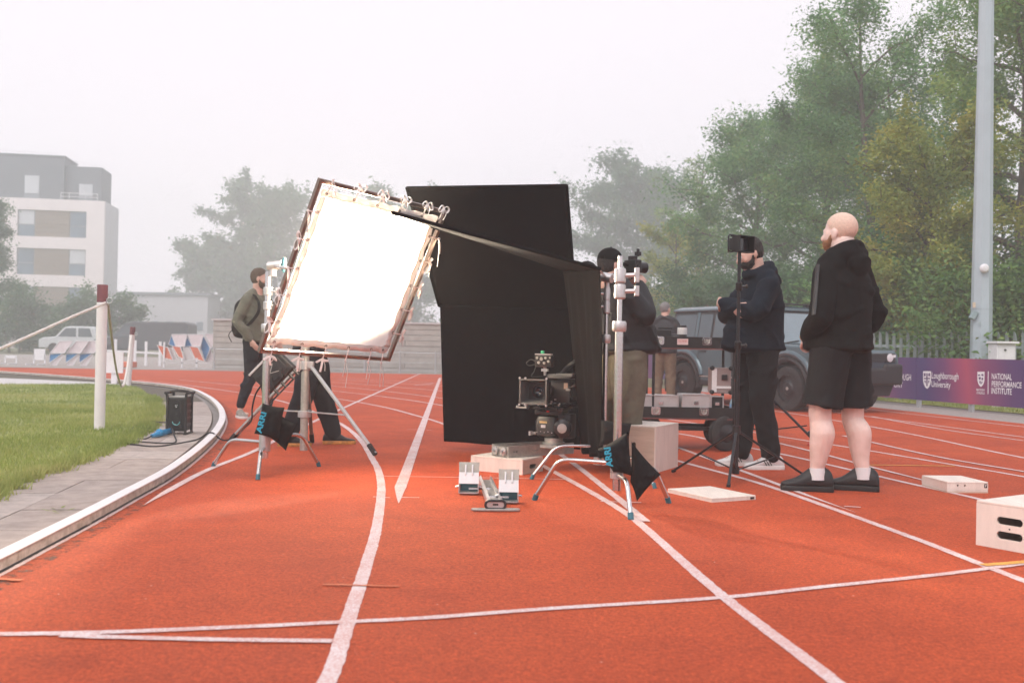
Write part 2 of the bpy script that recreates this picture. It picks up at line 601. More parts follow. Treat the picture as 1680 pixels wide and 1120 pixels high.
# painted lines, each its own piece on the track
LINES = [
 ([(470, 1240), (500, 1180), (543, 1105), (567, 1030), (600, 930), (619, 860), (625.5, 800), (620, 770), (611, 753), (594, 725), (572, 704), (546, 689), (486, 665), (416, 648), (330, 635), (280, 629), (225, 623)], 0.052),
 ([(1580, 1290), (1420, 1160), (1340, 1095), (1180, 973), (1065, 872), (1030, 844), (983, 815), (909, 774), (840, 738), (780, 714), (721, 693), (688, 683), (629, 667.5), (560, 655), (480, 643.5), (420, 635.5), (348, 628), (294, 623)], 0.05),
 ([(1900, 1055), (1760, 987), (1680, 953), (1608, 925), (1519, 890), (1440, 861), (1348, 828), (1240, 791), (1112, 756), (1000, 725), (860, 691), (720, 664), (640, 652), (555, 642), (480, 634), (420, 628.5)], 0.05),
 ([(1900, 895), (1680, 838), (1608, 819), (1501, 795), (1416, 775.5), (1341, 758), (1276, 743.6), (1162, 721), (1112, 711), (900, 676), (720, 652.5), (640, 642.5), (555, 634), (480, 628)], 0.05),
 ([(1900, 825), (1680, 782), (1544, 759), (1419, 738), (1330, 724), (1112, 690), (900, 660), (720, 641), (640, 634), (555, 627.5), (420, 619.5)], 0.05),
 ([(1900, 787), (1680, 751), (1430, 700), (1200, 666), (900, 644), (720, 633), (555, 622.5)], 0.05),
 ([(1900, 745), (1680, 717), (1430, 684), (1200, 656), (900, 638), (720, 628.5), (555, 620)], 0.05),
 ([(1900, 722), (1680, 700), (1480, 677.5), (1200, 648), (900, 631), (720, 624)], 0.05),
]
for pl, w in LINES:
    strip('lane_line', gp(pl), w, 0.0025, M_line, track)
THIN = [
 ([(1112, 734), (1216, 772), (1301, 804), (1350, 822), (1404, 841)], 0.045, 10),
 ([(880, 720), (936, 757), (1004, 810), (1030, 831), (1060, 856)], 0.05, 0),
 ([(1273, 726), (1344, 743.6), (1416, 763), (1501, 784.5), (1590, 809)], 0.045, 8),
 ([(1383, 715), (1430, 725.7), (1544, 750.7), (1680, 774), (1760, 788)], 0.045, 0),
 ([(1430, 683), (1544, 704), (1680, 723)], 0.045, 0),
 ([(690, 612.5), (585, 659.5), (495, 701), (417, 740), (343, 770), (280, 803), (236, 829)], 0.05, 5),
 ([(722, 620), (690, 708), (664, 781), (657, 800), (654, 826)], 0.075, 5),
 ([(625, 781.5), (740, 783.5), (830, 785), (930, 787)], 0.018, 0),
 ([(-200, 1046), (0, 1041), (167, 1038), (417, 1028), (558, 1021), (700, 1014), (900, 999), (1180, 981), (1350, 963), (1540, 943), (1700, 922), (1900, 893)], 0.040, 0),
 ([(100, 1043), (187, 1046), (350, 1050), (545, 1052.5)], 0.038, 0),
 ([(612, 815.5), (640, 817)], 0.018, 0), ([(655, 816.5), (688, 817)], 0.018, 0), ([(668, 704.5), (708, 705.5)], 0.012, 0),
 ([(1385, 831), (1412, 832.5)], 0.03, 0), ([(985, 823), (1052, 825)], 0.022, 0), ([(712, 629), (680, 632)], 0.06, 0),
]
for i, (pl, w, tpz) in enumerate(THIN):
    strip('marking_line', gp(pl, 5), w, 0.0035 + 0.0006 * (i % 4), M_line, track, tpz)
for pl, w, mt in (([(1612, 928), (1700, 921), (1800, 908)], 0.045, M_yellow), ([(1416, 763), (1566, 765)], 0.03, M_yellow), ([(529, 960), (655, 963)], 0.016, M_orange), ([(-20, 950), (36, 953)], 0.03, M_orange)):
    strip('marking_line', gp(pl, 4), w, 0.0056, mt, track)

# raised kerb in aluminium lengths along the inside of the track
def resample(P, step):
    out = [P[0]]
    acc = 0.0
    for a, b in zip(P[:-1], P[1:]):
        L_ = (b - a).length
        d = step - acc
        while d <= L_:
            out.append(a + (b - a) * (d / L_))
            d += step
        acc = (acc + L_) % step
    return out
KR = resample(KS, 0.25)
def offs(P, i, d):
    t = (P[min(i + 1, len(P) - 1)] - P[max(i - 1, 0)]).normalized()
    return P[i] + Vector((-t.y, t.x, 0)) * d
kerb = thing('track_kerb', 'white raised metal kerb curving round the inside of the red track', 'kerb', KR[20])
n_sec = 8
for s0 in range(0, len(KR) - 1, n_sec):
    idx = list(range(s0, min(s0 + n_sec, len(KR) - 1) + 1))
    if len(idx) < 2: continue
    t_, sd_ = MB(), MB()
    rings, rings2 = [], []
    for q, i in enumerate(idx):
        e = 0.0
        a, b = offs(KR, i, 0.0), offs(KR, i, 0.07)
        if q in (0, len(idx) - 1):
            sgn = 1 if q == 0 else -1
            j = min(i + 1, len(KR) - 1) if q == 0 else i - 1
            dv = (KR[j] - KR[i]).normalized() * 0.004
            a, b = a + dv, b + dv
        rings.append([a + Vector((0, 0, 0.052)), a + Vector((0, 0, 0.060)), b + Vector((0, 0, 0.060)), b + Vector((0, 0, 0.052))])
        a2, b2 = offs(KR, i, 0.006), offs(KR, i, 0.064)
        rings2.append([a2 + Vector((0, 0, 0.010)), a2 + Vector((0, 0, 0.0525)), b2 + Vector((0, 0, 0.0525)), b2 + Vector((0, 0, 0.010))])
    t_.loft(rings)
    sd_.loft(rings2)
    o = t_.build('kerb_section', M_kerbm, kerb, smooth=0, bevel=0.003)
    sd_.build('kerb_side', M_dirtk, o, smooth=0)
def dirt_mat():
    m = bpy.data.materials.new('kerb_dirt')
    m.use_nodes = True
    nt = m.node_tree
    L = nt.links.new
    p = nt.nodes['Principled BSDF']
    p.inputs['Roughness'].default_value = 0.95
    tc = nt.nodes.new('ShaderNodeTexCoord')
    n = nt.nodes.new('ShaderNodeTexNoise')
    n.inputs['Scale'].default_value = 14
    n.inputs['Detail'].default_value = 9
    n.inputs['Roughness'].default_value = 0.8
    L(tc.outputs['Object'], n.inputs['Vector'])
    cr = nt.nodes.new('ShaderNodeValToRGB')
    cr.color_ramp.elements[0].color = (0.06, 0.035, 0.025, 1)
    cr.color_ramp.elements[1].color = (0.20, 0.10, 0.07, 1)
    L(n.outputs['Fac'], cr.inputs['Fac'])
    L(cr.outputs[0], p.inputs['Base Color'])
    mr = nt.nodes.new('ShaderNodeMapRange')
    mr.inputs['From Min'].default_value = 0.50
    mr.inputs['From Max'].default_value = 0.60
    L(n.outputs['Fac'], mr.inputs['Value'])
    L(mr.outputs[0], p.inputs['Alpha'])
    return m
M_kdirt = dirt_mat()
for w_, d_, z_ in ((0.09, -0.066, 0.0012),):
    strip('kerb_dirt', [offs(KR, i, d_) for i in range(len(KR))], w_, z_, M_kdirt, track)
M_dark = PM('dark_gap', (0.03, 0.028, 0.026), 0.9, var=0.3)
feet_n = 0
for i in range(2, len(KR) - 1, 6):
    f_ = MB()
    c = offs(KR, i, 0.035)
    f_.box(c + Vector((0, 0, 0.007)), (0.05, 0.05, 0.014))
    f_.build('kerb_foot', M_dirtk, kerb, smooth=0)
strip('kerb_base_line', [offs(KR, i, -0.012) for i in range(len(KR))], 0.022, 0.0022, M_line, track)

# paving slabs between lawn and kerb
path = flat_poly('slab_path', [tuple(offs(KR, i, 0.14)[:2]) for i in range(len(KR))] + [tuple(p[:2]) for p in GS[::-1]], -0.009, PM('joint_dirt', (0.10, 0.085, 0.065), 0.95, var=0.3, vs=20), 'structure')
GR = resample(GS, 0.05)
def nearest_g(p, d):
    best, bq = 1e9, None
    for q in GR:
        v = q - p
        along = abs(v.dot(d))
        if along < 0.06 and v.length < best:
            best, bq = v.length, q
    return bq
inner, outer = [], []
k_i = resample(KS, 0.60)
for i in range(len(k_i)):
    t = (k_i[min(i + 1, len(k_i) - 1)] - k_i[max(i - 1, 0)]).normalized()
    n = Vector((-t.y, t.x, 0))
    a = k_i[i] + n * 0.15
    g = nearest_g(a, t)
    if g is None or (g - a).length > 3.2 or k_i[i].y > 15.5: continue
    outer.append(a)
    inner.append(g + n * 0.04)
for i in range(len(outer) - 1):
    a0, a1, b0, b1 = outer[i], outer[i + 1], inner[i], inner[i + 1]
    if (a1 - a0).length > 1.0 or (b1 - b0).length > 1.3: continue
    for q0, q1 in ((0, 0.5), (0.5, 1.0)):
        g = 0.006
        c = [a0.lerp(b0, q0), a1.lerp(b1, q0), a1.lerp(b1, q1), a0.lerp(b0, q1)]
        ce = sum(c, Vector()) / 4
        c = [p + (ce - p).normalized() * g for p in c]
        dz = rnd.uniform(0, 0.006)
        m_ = MB()
        m_.add([p + Vector((0, 0, -0.03)) for p in c] + [p + Vector((0, 0, 0.004 + dz)) for p in c], [(3, 2, 1, 0), (4, 5, 6, 7), (0, 1, 5, 4), (1, 2, 6, 5), (2, 3, 7, 6), (3, 0, 4, 7)])
        m_.build('paving_slab', rnd.choice((M_slab, M_slab, M_slab2)), path, smooth=0, world=False)

# grass blades on the lawn and a ragged fringe at its edge
M_blade = leaf_mat('grass_blade', [(0.15, 0.21, 0.045), (0.24, 0.31, 0.065), (0.34, 0.38, 0.10), (0.50, 0.46, 0.18)], trans=0.3)
def inside(px, py, poly):
    r_ = np.zeros(len(px), bool)
    n = len(poly)
    j = n - 1
    for i in range(n):
        xi, yi = poly[i]
        xj, yj = poly[j]
        c = ((yi > py) != (yj > py)) & (px < (xj - xi) * (py - yi) / (yj - yi + 1e-12) + xi)
        r_ ^= c
        j = i
    return r_
def blades(name, XY, h0, h1, wid, rs):
    n = len(XY)
    a = rs.uniform(0, 2 * PI, n)
    h = rs.uniform(h0, h1, n)
    lean = rs.normal(0, 0.45, (n, 2)) * h[:, None]
    w = wid * rs.uniform(0.7, 1.3, n)
    b = np.c_[XY, np.full(n, 0.010)]
    d = np.c_[np.cos(a) * w, np.sin(a) * w, np.zeros(n)]
    tip = b + np.c_[lean, h]
    V = np.stack([b - d, b + d, tip], 1).reshape(-1, 3)
    F = np.arange(n * 3).reshape(-1, 3)
    return np_mesh(name, V, F, M_blade)
rs = np.random.default_rng(3)
poly = [(p.x, p.y) for p in GS] + [(-30, 20), (-30, -3)]
cand = []
for (x0, x1, y0, y1, n, s) in ((-6.5, -2.6, 4.5, 9.0, 60000, 1), (-8.5, -3.5, 9.0, 13.5, 50000, 1), (-12, -5, 13.5, 20.5, 45000, 1)):
    q = np.c_[rs.uniform(x0, x1, n), rs.uniform(y0, y1, n)]
    q = q[inside(q[:, 0], q[:, 1], poly)]
    cl = np.sin(q[:, 0] * 3.1 + np.sin(q[:, 1] * 2.3) * 1.3) * np.sin(q[:, 1] * 2.7 + q[:, 0])
    q = q[rs.uniform(-1.6, 1.0, len(q)) < cl + 0.45]
    cand.append(q)
edge = np.array([(p.x, p.y) for p in GR if p.y < 16])
eq = np.repeat(edge, 60, 0) + rs.normal(0, 0.035, (len(edge) * 60, 2))
eq = eq + np.repeat(rs.normal(0, 0.035, (len(edge), 2)), 60, 0)
o = link_mesh('grass', blades('grass', np.vstack(cand), 0.02, 0.055, 0.0035, rs))
tag(o, 'short mown green grass of the infield beside the slab path', 'grass', kind='stuff')
o = link_mesh('grass_fringe', blades('grass_fringe', eq, 0.02, 0.075, 0.004, rs))
tag(o, 'ragged longer grass growing over the edge of the slab path', 'grass', kind='stuff')
vq = np.c_[rs.uniform(5, 14, 30000), rs.uniform(12, 26, 30000)]
vpoly = [tuple(G(*q)[:2]) for q in ((1900, 700), (1680, 679), (1600, 672), (1480, 660.5), (1300, 645))] + [(14, 34), (24, 34), (24, 10)]
vq = vq[inside(vq[:, 0], vq[:, 1], vpoly)]
o = link_mesh('verge_grass', blades('verge_grass', vq, 0.04, 0.12, 0.006, rs))
tag(o, 'rough grass along the foot of the purple boards', 'grass', kind='stuff')

# ================================================================== TREES AND SHRUBS
M_bark = PM('bark', (0.11, 0.095, 0.075), 0.95, var=0.35, vs=9, bump=0.8, bs=25, stretch=(1, 1, 0.25))
LEAF = {
 'green': leaf_mat('leaf_green', [(0.048, 0.144, 0.051), (0.091, 0.232, 0.072), (0.160, 0.341, 0.100), (0.298, 0.450, 0.143)]),
 'deep': leaf_mat('leaf_deep', [(0.031, 0.095, 0.040), (0.051, 0.139, 0.055), (0.082, 0.189, 0.068), (0.133, 0.239, 0.086)]),
 'yellow': leaf_mat('leaf_yellow', [(0.10, 0.17, 0.045), (0.20, 0.28, 0.06), (0.34, 0.38, 0.07), (0.54, 0.46, 0.09)]),
 'olive': leaf_mat('leaf_olive', [(0.055, 0.140, 0.043), (0.111, 0.239, 0.064), (0.210, 0.351, 0.086), (0.376, 0.477, 0.129)]),
}
def tree_arrays(seed, H, RX, base=0.15, limbs=18, subs=12, leaves=36000, leaf=0.09, lean=(0, 0), spread=0.22, droop=0.0, clear=0.0, shape='oval', stems=1):
    """tapered trunk, limbs and twigs as tubes; leaves in clumps along the twigs"""
    rg = np.random.default_rng(seed)
    wood = MB()
    twigs = []
    for st in range(stems):
        off = Vector((rg.normal(0, 0.35), rg.normal(0, 0.3), 0)) if stems > 1 else Vector((0, 0, 0))
        hh = H * (rg.uniform(0.8, 1.0) if stems > 1 else 1.0)
        tr = []
        nseg = 9
        ph = rg.uniform(0, 6)
        for i in range(nseg + 1):
            t = i / nseg
            tr.append(off * (1 + 2.2 * t) + Vector((lean[0] * t + 0.10 * RX * math.sin(3 * t + ph) * t, lean[1] * t + 0.10 * RX * math.cos(2.5 * t + ph) * t, hh * 0.94 * t)))
        r0 = (0.020 * H + 0.03) / (1.0 if stems == 1 else 1.5)
        wood.tube([p - Vector((0, 0, 0.06 if i == 0 else 0)) for i, p in enumerate(tr)], [r0 * (1.25 if i == 0 else 1) * (1 - 0.93 * i / nseg) + 0.008 for i in range(nseg + 1)], 9)
        nl = max(3, limbs // stems)
        for k in range(nl):
            t = base + (0.97 - base) * ((k + rg.uniform(0.1, 0.9)) / nl)
            q = t * nseg
            i0 = min(int(q), nseg - 1)
            p0 = tr[i0].lerp(tr[i0 + 1], q - i0)
            u = (t - base) / (1 - base)
            if shape == 'oval': env = math.sin(PI * min(1, 0.16 + 0.84 * u)) ** 0.55
            elif shape == 'round': env = math.sqrt(max(0.05, 1 - (2 * u - 0.85) ** 2 / 1.5))
            else: env = (1 - u) ** 0.75 + 0.1
            az = k * 2.399 + rg.uniform(-0.5, 0.5)
            L = RX * env * rg.uniform(0.72, 1.12)
            up = (0.25 + 0.75 * u) * L * rg.uniform(0.5, 1.0)
            d = Vector((math.cos(az), math.sin(az), 0))
            pts = []
            for j in range(6):
                s = j / 5
                pts.append(p0 + d * L * s + Vector((0, 0, up * (s ** 0.8) - droop * L * s * s)) + Vector((rg.normal(0, 0.05), rg.normal(0, 0.05), rg.normal(0, 0.05))) * L * s)
            rl = r0 * 0.42 * (1 - 0.75 * t) + 0.008
            wood.tube(pts, [rl * (1 - 0.9 * j / 5) + 0.004 for j in range(6)], 5)
            for m in range(subs):
                s = 0.22 + 0.78 * (m + rg.uniform(0, 1)) / subs
                q2 = s * 5
                j0 = min(int(q2), 4)
                a = pts[j0].lerp(pts[j0 + 1], q2 - j0)
                dd = Vector((rg.normal(0, 1), rg.normal(0, 1), rg.normal(0.25, 0.7)))
                dd = (dd.normalized() + d * 0.5).normalized()
                l2 = RX * 0.30 * rg.uniform(0.5, 1.25) * (1.1 - 0.4 * s)
                b = a + dd * l2 + Vector((0, 0, -droop * l2 * 0.8))
                if m % 2 == 0: wood.tube([a, (a + b) / 2 + Vector((0, 0, 0.03)), b], [0.012, 0.008, 0.004], 4)
                twigs.append((a, b))
    A = np.array([tuple(a) for a, b in twigs])
    B = np.array([tuple(b) for a, b in twigs])
    if clear:
        pass
    wt = rg.uniform(0.15, 1.6, len(twigs)) ** 1.5
    pk = rg.choice(len(twigs), leaves, p=wt / wt.sum())
    t = rg.uniform(0.05, 1.12, leaves)[:, None]
    sp = spread * (0.6 + 0.8 * rg.uniform(0, 1, len(twigs)))[pk][:, None]
    P = A[pk] * (1 - t) + B[pk] * t + rg.normal(0, 1, (leaves, 3)) * sp
    P[:, 2] = np.maximum(P[:, 2], 0.15)
    # leaf blades: bent diamonds
    n1 = rg.normal(0, 1, (leaves, 3))
    n1[:, 2] *= 0.6
    n1 /= np.linalg.norm(n1, axis=1)[:, None]
    hlp = rg.normal(0, 1, (leaves, 3))
    n2 = np.cross(n1, hlp)
    n2 /= np.linalg.norm(n2, axis=1)[:, None] + 1e-9
    ls = leaf * rg.uniform(0.6, 1.35, leaves)[:, None]
    V = np.stack([P - n1 * ls, P + n2 * ls * 0.42, P + n1 * ls + np.array([0, 0, -0.25]) * ls, P - n2 * ls * 0.42], 1).reshape(-1, 3)
    F = np.arange(leaves * 4).reshape(-1, 4)
    return wood, V, F
def tree(name, label, px, Y, seed, H, RX, kind, group='trees in the fog', x=None, z=-0.05, cat='tree', trunk='trunk', **k):
    X = W(px, 560, Y).x if x is None else x
    t = thing(name, label, cat, (X, Y, z), 0, group)
    wood, V, F = tree_arrays(seed, H, RX, **k)
    wood.build(trunk, M_bark, t, world=False, smooth=60)
    link_mesh('crown', np_mesh('crown', V, F, LEAF[kind]), t)
    return t
tree('ash_tree', 'tall leafy green tree at the right edge, just right of the lighting mast', 1668, 25, 11, 12.2, 3.3, 'olive', leaves=70000, leaf=0.062, limbs=32, subs=15, base=0.05, spread=0.22)
tree('ash_tree', 'tall loose green tree rising highest behind the man in shorts', 1475, 33, 12, 13.2, 3.6, 'green', leaves=70000, leaf=0.068, limbs=32, subs=15, base=0.12, spread=0.25, stems=2)
tree('ash_tree', 'tall airy green tree behind the gap between the two men on the right', 1350, 39, 13, 12.3, 3.4, 'green', leaves=62000, leaf=0.075, limbs=30, subs=15, base=0.12, spread=0.26)
tree('ash_tree', 'green tree with a rounded shoulder directly above the man with crossed arms', 1235, 44, 14, 11.6, 3.7, 'green', leaves=60000, leaf=0.08, limbs=28, subs=14, base=0.10, spread=0.30)
tree('maple_tree', 'yellow autumn maple beside the bald man and the lighting mast', 1530, 22.5, 15, 5.9, 2.1, 'yellow', leaves=44000, leaf=0.052, limbs=24, subs=14, base=0.22, spread=0.14, shape='round')
tree('birch_tree', 'thin nearly bare tree between the round tree and the green trees', 1150, 66, 16, 14.6, 3.3, 'olive', leaves=7000, leaf=0.09, limbs=26, subs=10, base=0.3, spread=0.14)
tree('lime_tree', 'large rounded foggy tree behind the black flag and the capped men', 1035, 114, 17, 21.2, 8.9, 'deep', leaves=52000, leaf=0.25, limbs=26, subs=13, base=0.04, spread=0.5, shape='round')
tree('maple_tree', 'small yellowing tree in front of the round foggy tree', 1112, 52, 18, 7.6, 2.2, 'yellow', leaves=9000, leaf=0.10, limbs=15, subs=9, base=0.3, spread=0.18)
tree('lime_tree', 'broad foggy tree left of the white silk, behind the man with the backpack', 455, 150, 19, 23.6, 11.4, 'deep', leaves=42000, leaf=0.33, limbs=24, subs=12, base=0.06, spread=0.5)
tree('lime_tree', 'lower foggy tree at the left foot of the broad tree, above the stacked boards', 360, 155, 20, 15.7, 8.4, 'deep', leaves=26000, leaf=0.33, limbs=20, subs=10, base=0.05, spread=0.45)
tree('lime_tree', 'foggy tree seen in the gap between the white silk and the black flag', 650, 142, 21, 20.6, 10.6, 'deep', leaves=34000, leaf=0.33, limbs=22, subs=12, base=0.05, spread=0.5)
tree('cypress_tree', 'dark tree cut off by the left edge of the picture in front of the building', -22, 70, 22, 10.8, 2.5, 'deep', leaves=26000, leaf=0.10, limbs=22, subs=10, base=0.05, spread=0.25, shape='round')
# understorey behind the palisade
us = [(1655, 21.5, 2.7, 1.9, 'olive', 31, 'leafy bush under the tree right of the lighting mast'), (1560, 20.6, 1.9, 1.5, 'olive', 32, 'pale green bush poking through the palisade beside the lighting mast'),
      (1450, 24, 3.1, 2.1, 'green', 33, 'green bush behind the bald man in shorts'), (1375, 27.5, 3.0, 2.2, 'deep', 34, 'dark bush behind the bonnet of the car'),
      (1285, 31, 3.0, 2.2, 'deep', 35, 'dark bush behind the windscreen of the car'), (1195, 40, 3.8, 2.3, 'deep', 36, 'dark bush behind the roof of the car'),
      (1120, 52, 3.4, 3.0, 'deep', 37, 'foggy bush behind the grey-haired man'), (1010, 74, 4.2, 4.2, 'deep', 38, 'foggy bush behind the photographer in the black jacket'),
      (1600, 26, 4.2, 2.4, 'deep', 39, 'tall dark bush directly behind the lighting mast'), (1500, 27.5, 4.4, 2.4, 'deep', 43, 'tall dark bush under the yellow maple')]
for px, Y, h, r, kd, sd_, lb in us:
    tree('bush', lb, px, Y, sd_, h, r, kd, 'bushes behind the palisade', cat='bush', trunk='stem', leaves=17000, leaf=0.065, limbs=14, subs=10, base=0.02, spread=0.22, shape='round', stems=2)
for px, Y, h, r, sd_, lb in ((30, 70, 3.4, 3.4, 40, 'foggy hedge bush at the foot of the building, far left'), (115, 72, 3.2, 3.4, 41, 'foggy hedge bush at the foot of the building behind the white pickup'), (195, 76, 4.0, 2.2, 42, 'small foggy bush behind the dark van')):
    tree('bush', lb, px, Y, sd_, h, r, 'deep', 'hedge below the building', cat='bush', trunk='stem', leaves=12000, leaf=0.12, limbs=12, subs=9, base=0.02, spread=0.3, shape='round', stems=2)

# ================================================================== BUILDINGS, WALL, FENCES, BOARDS, MAST
M_render = PM('white_render', (0.82, 0.76, 0.77), 0.85, var=0.05, vs=0.6, bump=0.2, bs=30)
M_clad = PM('grey_cladding', (0.13, 0.15, 0.18), 0.6, var=0.12, vs=1.2, stretch=(1, 1, 12))
M_wood = PM('timber_panel', (0.23, 0.185, 0.145), 0.8, var=0.2, vs=1.5, stretch=(1, 1, 10))
M_pane = PM('window_pane', (0.10, 0.16, 0.22), 0.08, var=0.25, vs=0.5, spec=0.8)
M_pane2 = PM('window_blind', (0.55, 0.58, 0.62), 0.15, var=0.08, vs=0.5)
M_frame = PM('window_frame', (0.22, 0.25, 0.29), 0.5)
M_white = PM('white_paint', (0.76, 0.73, 0.74), 0.5, var=0.05, vs=4, bump=0.1, bs=50)
M_rail = PM('railing_white', (0.7, 0.7, 0.72), 0.4)
YB = 108.0
c0 = W(172, 330, YB)
ux = Vector((-math.cos(R(9)), -math.sin(R(9)), 0))      # along the front, to the left
uy = Vector((-ux.y, ux.x, 0))
if uy.y < 0: uy = -uy                                     # into the building
zz = Vector((0, 0, 1))
bo = Vector((c0.x, c0.y, -0.05))
PXM = FPX / YB
bld = thing('apartment_building', 'white rendered block with timber window bands and a dark grey top storey', 'building', bo)
def bbox(name, mat, u0, u1, v0, v1, z0, z1, par, bevel=0.0):
    m = MB()
    vs = [bo + ux * u + uy * v + zz * (z + 0.05) for u in (u0, u1) for v in (v0, v1) for z in (z0, z1)]
    m.add(vs, [(0, 1, 3, 2), (4, 6, 7, 5), (0, 4, 5, 1), (2, 3, 7, 6), (0, 2, 6, 4), (1, 5, 7, 3)])
    return m.build(name, mat, par, smooth=0, bevel=bevel)
def zpx(x, y): return W(x, y, YB).z
ztop = zpx(172, 330)
LW, DP = 26.0, 6.5
rows = [(zpx(90, y1), zpx(90, y0)) for y0, y1 in ((347, 390), (409, 452), (471, 513), (533, 575))]
bands = [((172 - 144) / PXM, (172 - 38) / PXM), ((172 - 144) / PXM + 8.3, (172 - 38) / PXM + 8.3), ((172 - 144) / PXM + 16.6, (172 - 38) / PXM + 16.6)]
# front wall in courses round the openings
zs = [0.0]
for z0, z1 in rows[::-1]: zs += [z0, z1]
zs.append(ztop)
for i in range(0, len(zs), 2):
    bbox('wall', M_render, 0, LW, 0, 0.35, zs[i], zs[i + 1], bld)
for z0, z1 in rows:
    us_ = [0.0]
    for a, b in bands: us_ += [a, b]
    us_.append(LW)
    for i in range(0, len(us_), 2):
        bbox('wall', M_render, us_[i], us_[i + 1], 0.0, 0.35, z0, z1, bld)
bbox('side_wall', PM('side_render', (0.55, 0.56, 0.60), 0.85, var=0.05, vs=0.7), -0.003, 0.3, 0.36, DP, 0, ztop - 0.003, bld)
bbox('back_wall', M_render, 0.31, LW, DP - 0.3, DP, 0, ztop - 0.003, bld)
bbox('flat_roof', M_clad, 0.31, LW, 0.36, DP - 0.31, ztop - 0.5, ztop - 0.25, bld)
bi = 0
for (z0, z1) in rows:
    for a, b in bands:
        w_ = b - a
        bi += 1
        bw = bbox('window_band', M_frame, a, b, 0.22, 0.30, z0, z1, bld)
        for k, (s0, s1) in enumerate(((0.015, 0.235), (0.765, 0.985))):
            mt = M_pane2 if (bi + k) % 3 == 0 else M_pane
            bbox('pane', mt, a + s0 * w_, a + s1 * w_, 0.17, 0.215, z0 + 0.06, z0 + (z1 - z0) * 0.42, bw)
            bbox('pane', M_pane if (bi + k) % 2 else M_pane2, a + s0 * w_, a + s1 * w_, 0.17, 0.215, z0 + (z1 - z0) * 0.46, z1 - 0.06, bw)
        nb = 6
        for q in range(nb):
            bbox('timber_board', M_wood, a + 0.25 * w_, a + 0.75 * w_, 0.12, 0.215, z0 + (z1 - z0) * (q / nb) + 0.015, z0 + (z1 - z0) * ((q + 1) / nb) - 0.015, bw)
# dark top storey in two steps
zt1, zt2 = zpx(50, 257), zpx(135, 272)
u_s = (172 - 106) / PXM
top = bbox('top_storey', M_clad, u_s, LW, 0.5, DP - 1, ztop - 0.24, zt1, bld)
bbox('top_storey_end', M_clad, (172 - 163) / PXM, u_s - 0.003, 1.0, DP - 1.2, ztop - 0.24, zt2, bld)
bbox('roof_edge', M_frame, u_s - 0.1, LW + 0.1, 0.4, DP - 0.9, zt1 + 0.002, zt1 + 0.12, bld)
for x0, x1, y0, y1, v in ((45, 69, 289, 322, 0.5), (127, 150, 300, 329, 1.0), (-60, -36, 286, 319, 0.5)):
    u1_, u0_ = (172 - x0) / PXM, (172 - x1) / PXM
    w_ = bbox('window', M_frame, u0_, u1_, v - 0.05, v + 0.02, ztop + 0.08, zpx((x0 + x1) / 2, y0), bld)
    bbox('pane', M_pane2, u0_ + 0.07, u1_ - 0.07, v - 0.09, v - 0.053, ztop + 0.6, zpx((x0 + x1) / 2, y0) - 0.08, w_)
rl = MB()
for hz_ in (0.35, 0.75):
    rl.tube([bo + ux * u + uy * 0.15 + zz * (ztop + hz_ + 0.05) for u in ((172 - 160) / PXM, (172 - 103) / PXM)], 0.035, 6)
for u in ((172 - 160) / PXM, (172 - 141) / PXM, (172 - 116) / PXM, (172 - 103) / PXM):
    rl.tube([bo + ux * u + uy * 0.15 + zz * (ztop + 0.05), bo + ux * u + uy * 0.15 + zz * (ztop + 0.83)], 0.03, 6)
rl.build('railing', M_rail, bld)
rl = MB()
for a, b, h in ((84, -120, 0.75), (146, 108, 0.8)):
    zb = zt1 + 0.1 if a < 100 else zt2
    vv = 3.0
    rl.tube([bo + ux * ((172 - q) / PXM) + uy * vv + zz * (zb + hh) for q, hh in ((a + 3, 0.0), (a, h), (b, h + 0.15))], 0.025, 5)
    for q in range(a, b, -20):
        rl.tube([bo + ux * ((172 - q) / PXM) + uy * vv + zz * zb, bo + ux * ((172 - q) / PXM) + uy * vv + zz * (zb + h)], 0.02, 5)
rl.build('roof_railing', M_rail, bld)

# pale hall lost in the fog to the right of it
hall = thing('distant_hall', 'pale flat-roofed hall almost lost in the fog right of the white block', 'building', W(260, 570, 140) * 1.0)
hall.location.z = -0.05
m = MB()
a, b = W(190, 482, 138), W(345, 470, 140)
m.box(((a.x + b.x) / 2, 142, a.z / 2), (b.x - a.x, 6, a.z))
m.build('wall', PM('hall_cladding', (0.5, 0.5, 0.54), 0.8, var=0.06, vs=1), hall, smooth=0)
m = MB()
m.box(((a.x + b.x) / 2, 142, a.z + 0.2), (b.x - a.x + 0.6, 6.6, 0.35))
m.build('roof', M_clad, hall, smooth=0)
for k in range(6):
    m = MB()
    xx = a.x + (b.x - a.x) * (k + 0.5) / 6
    m.box((xx, 138.95, 3.2), (0.9, 0.08, 1.2))
    m.build('window', M_pane, hall, smooth=0)

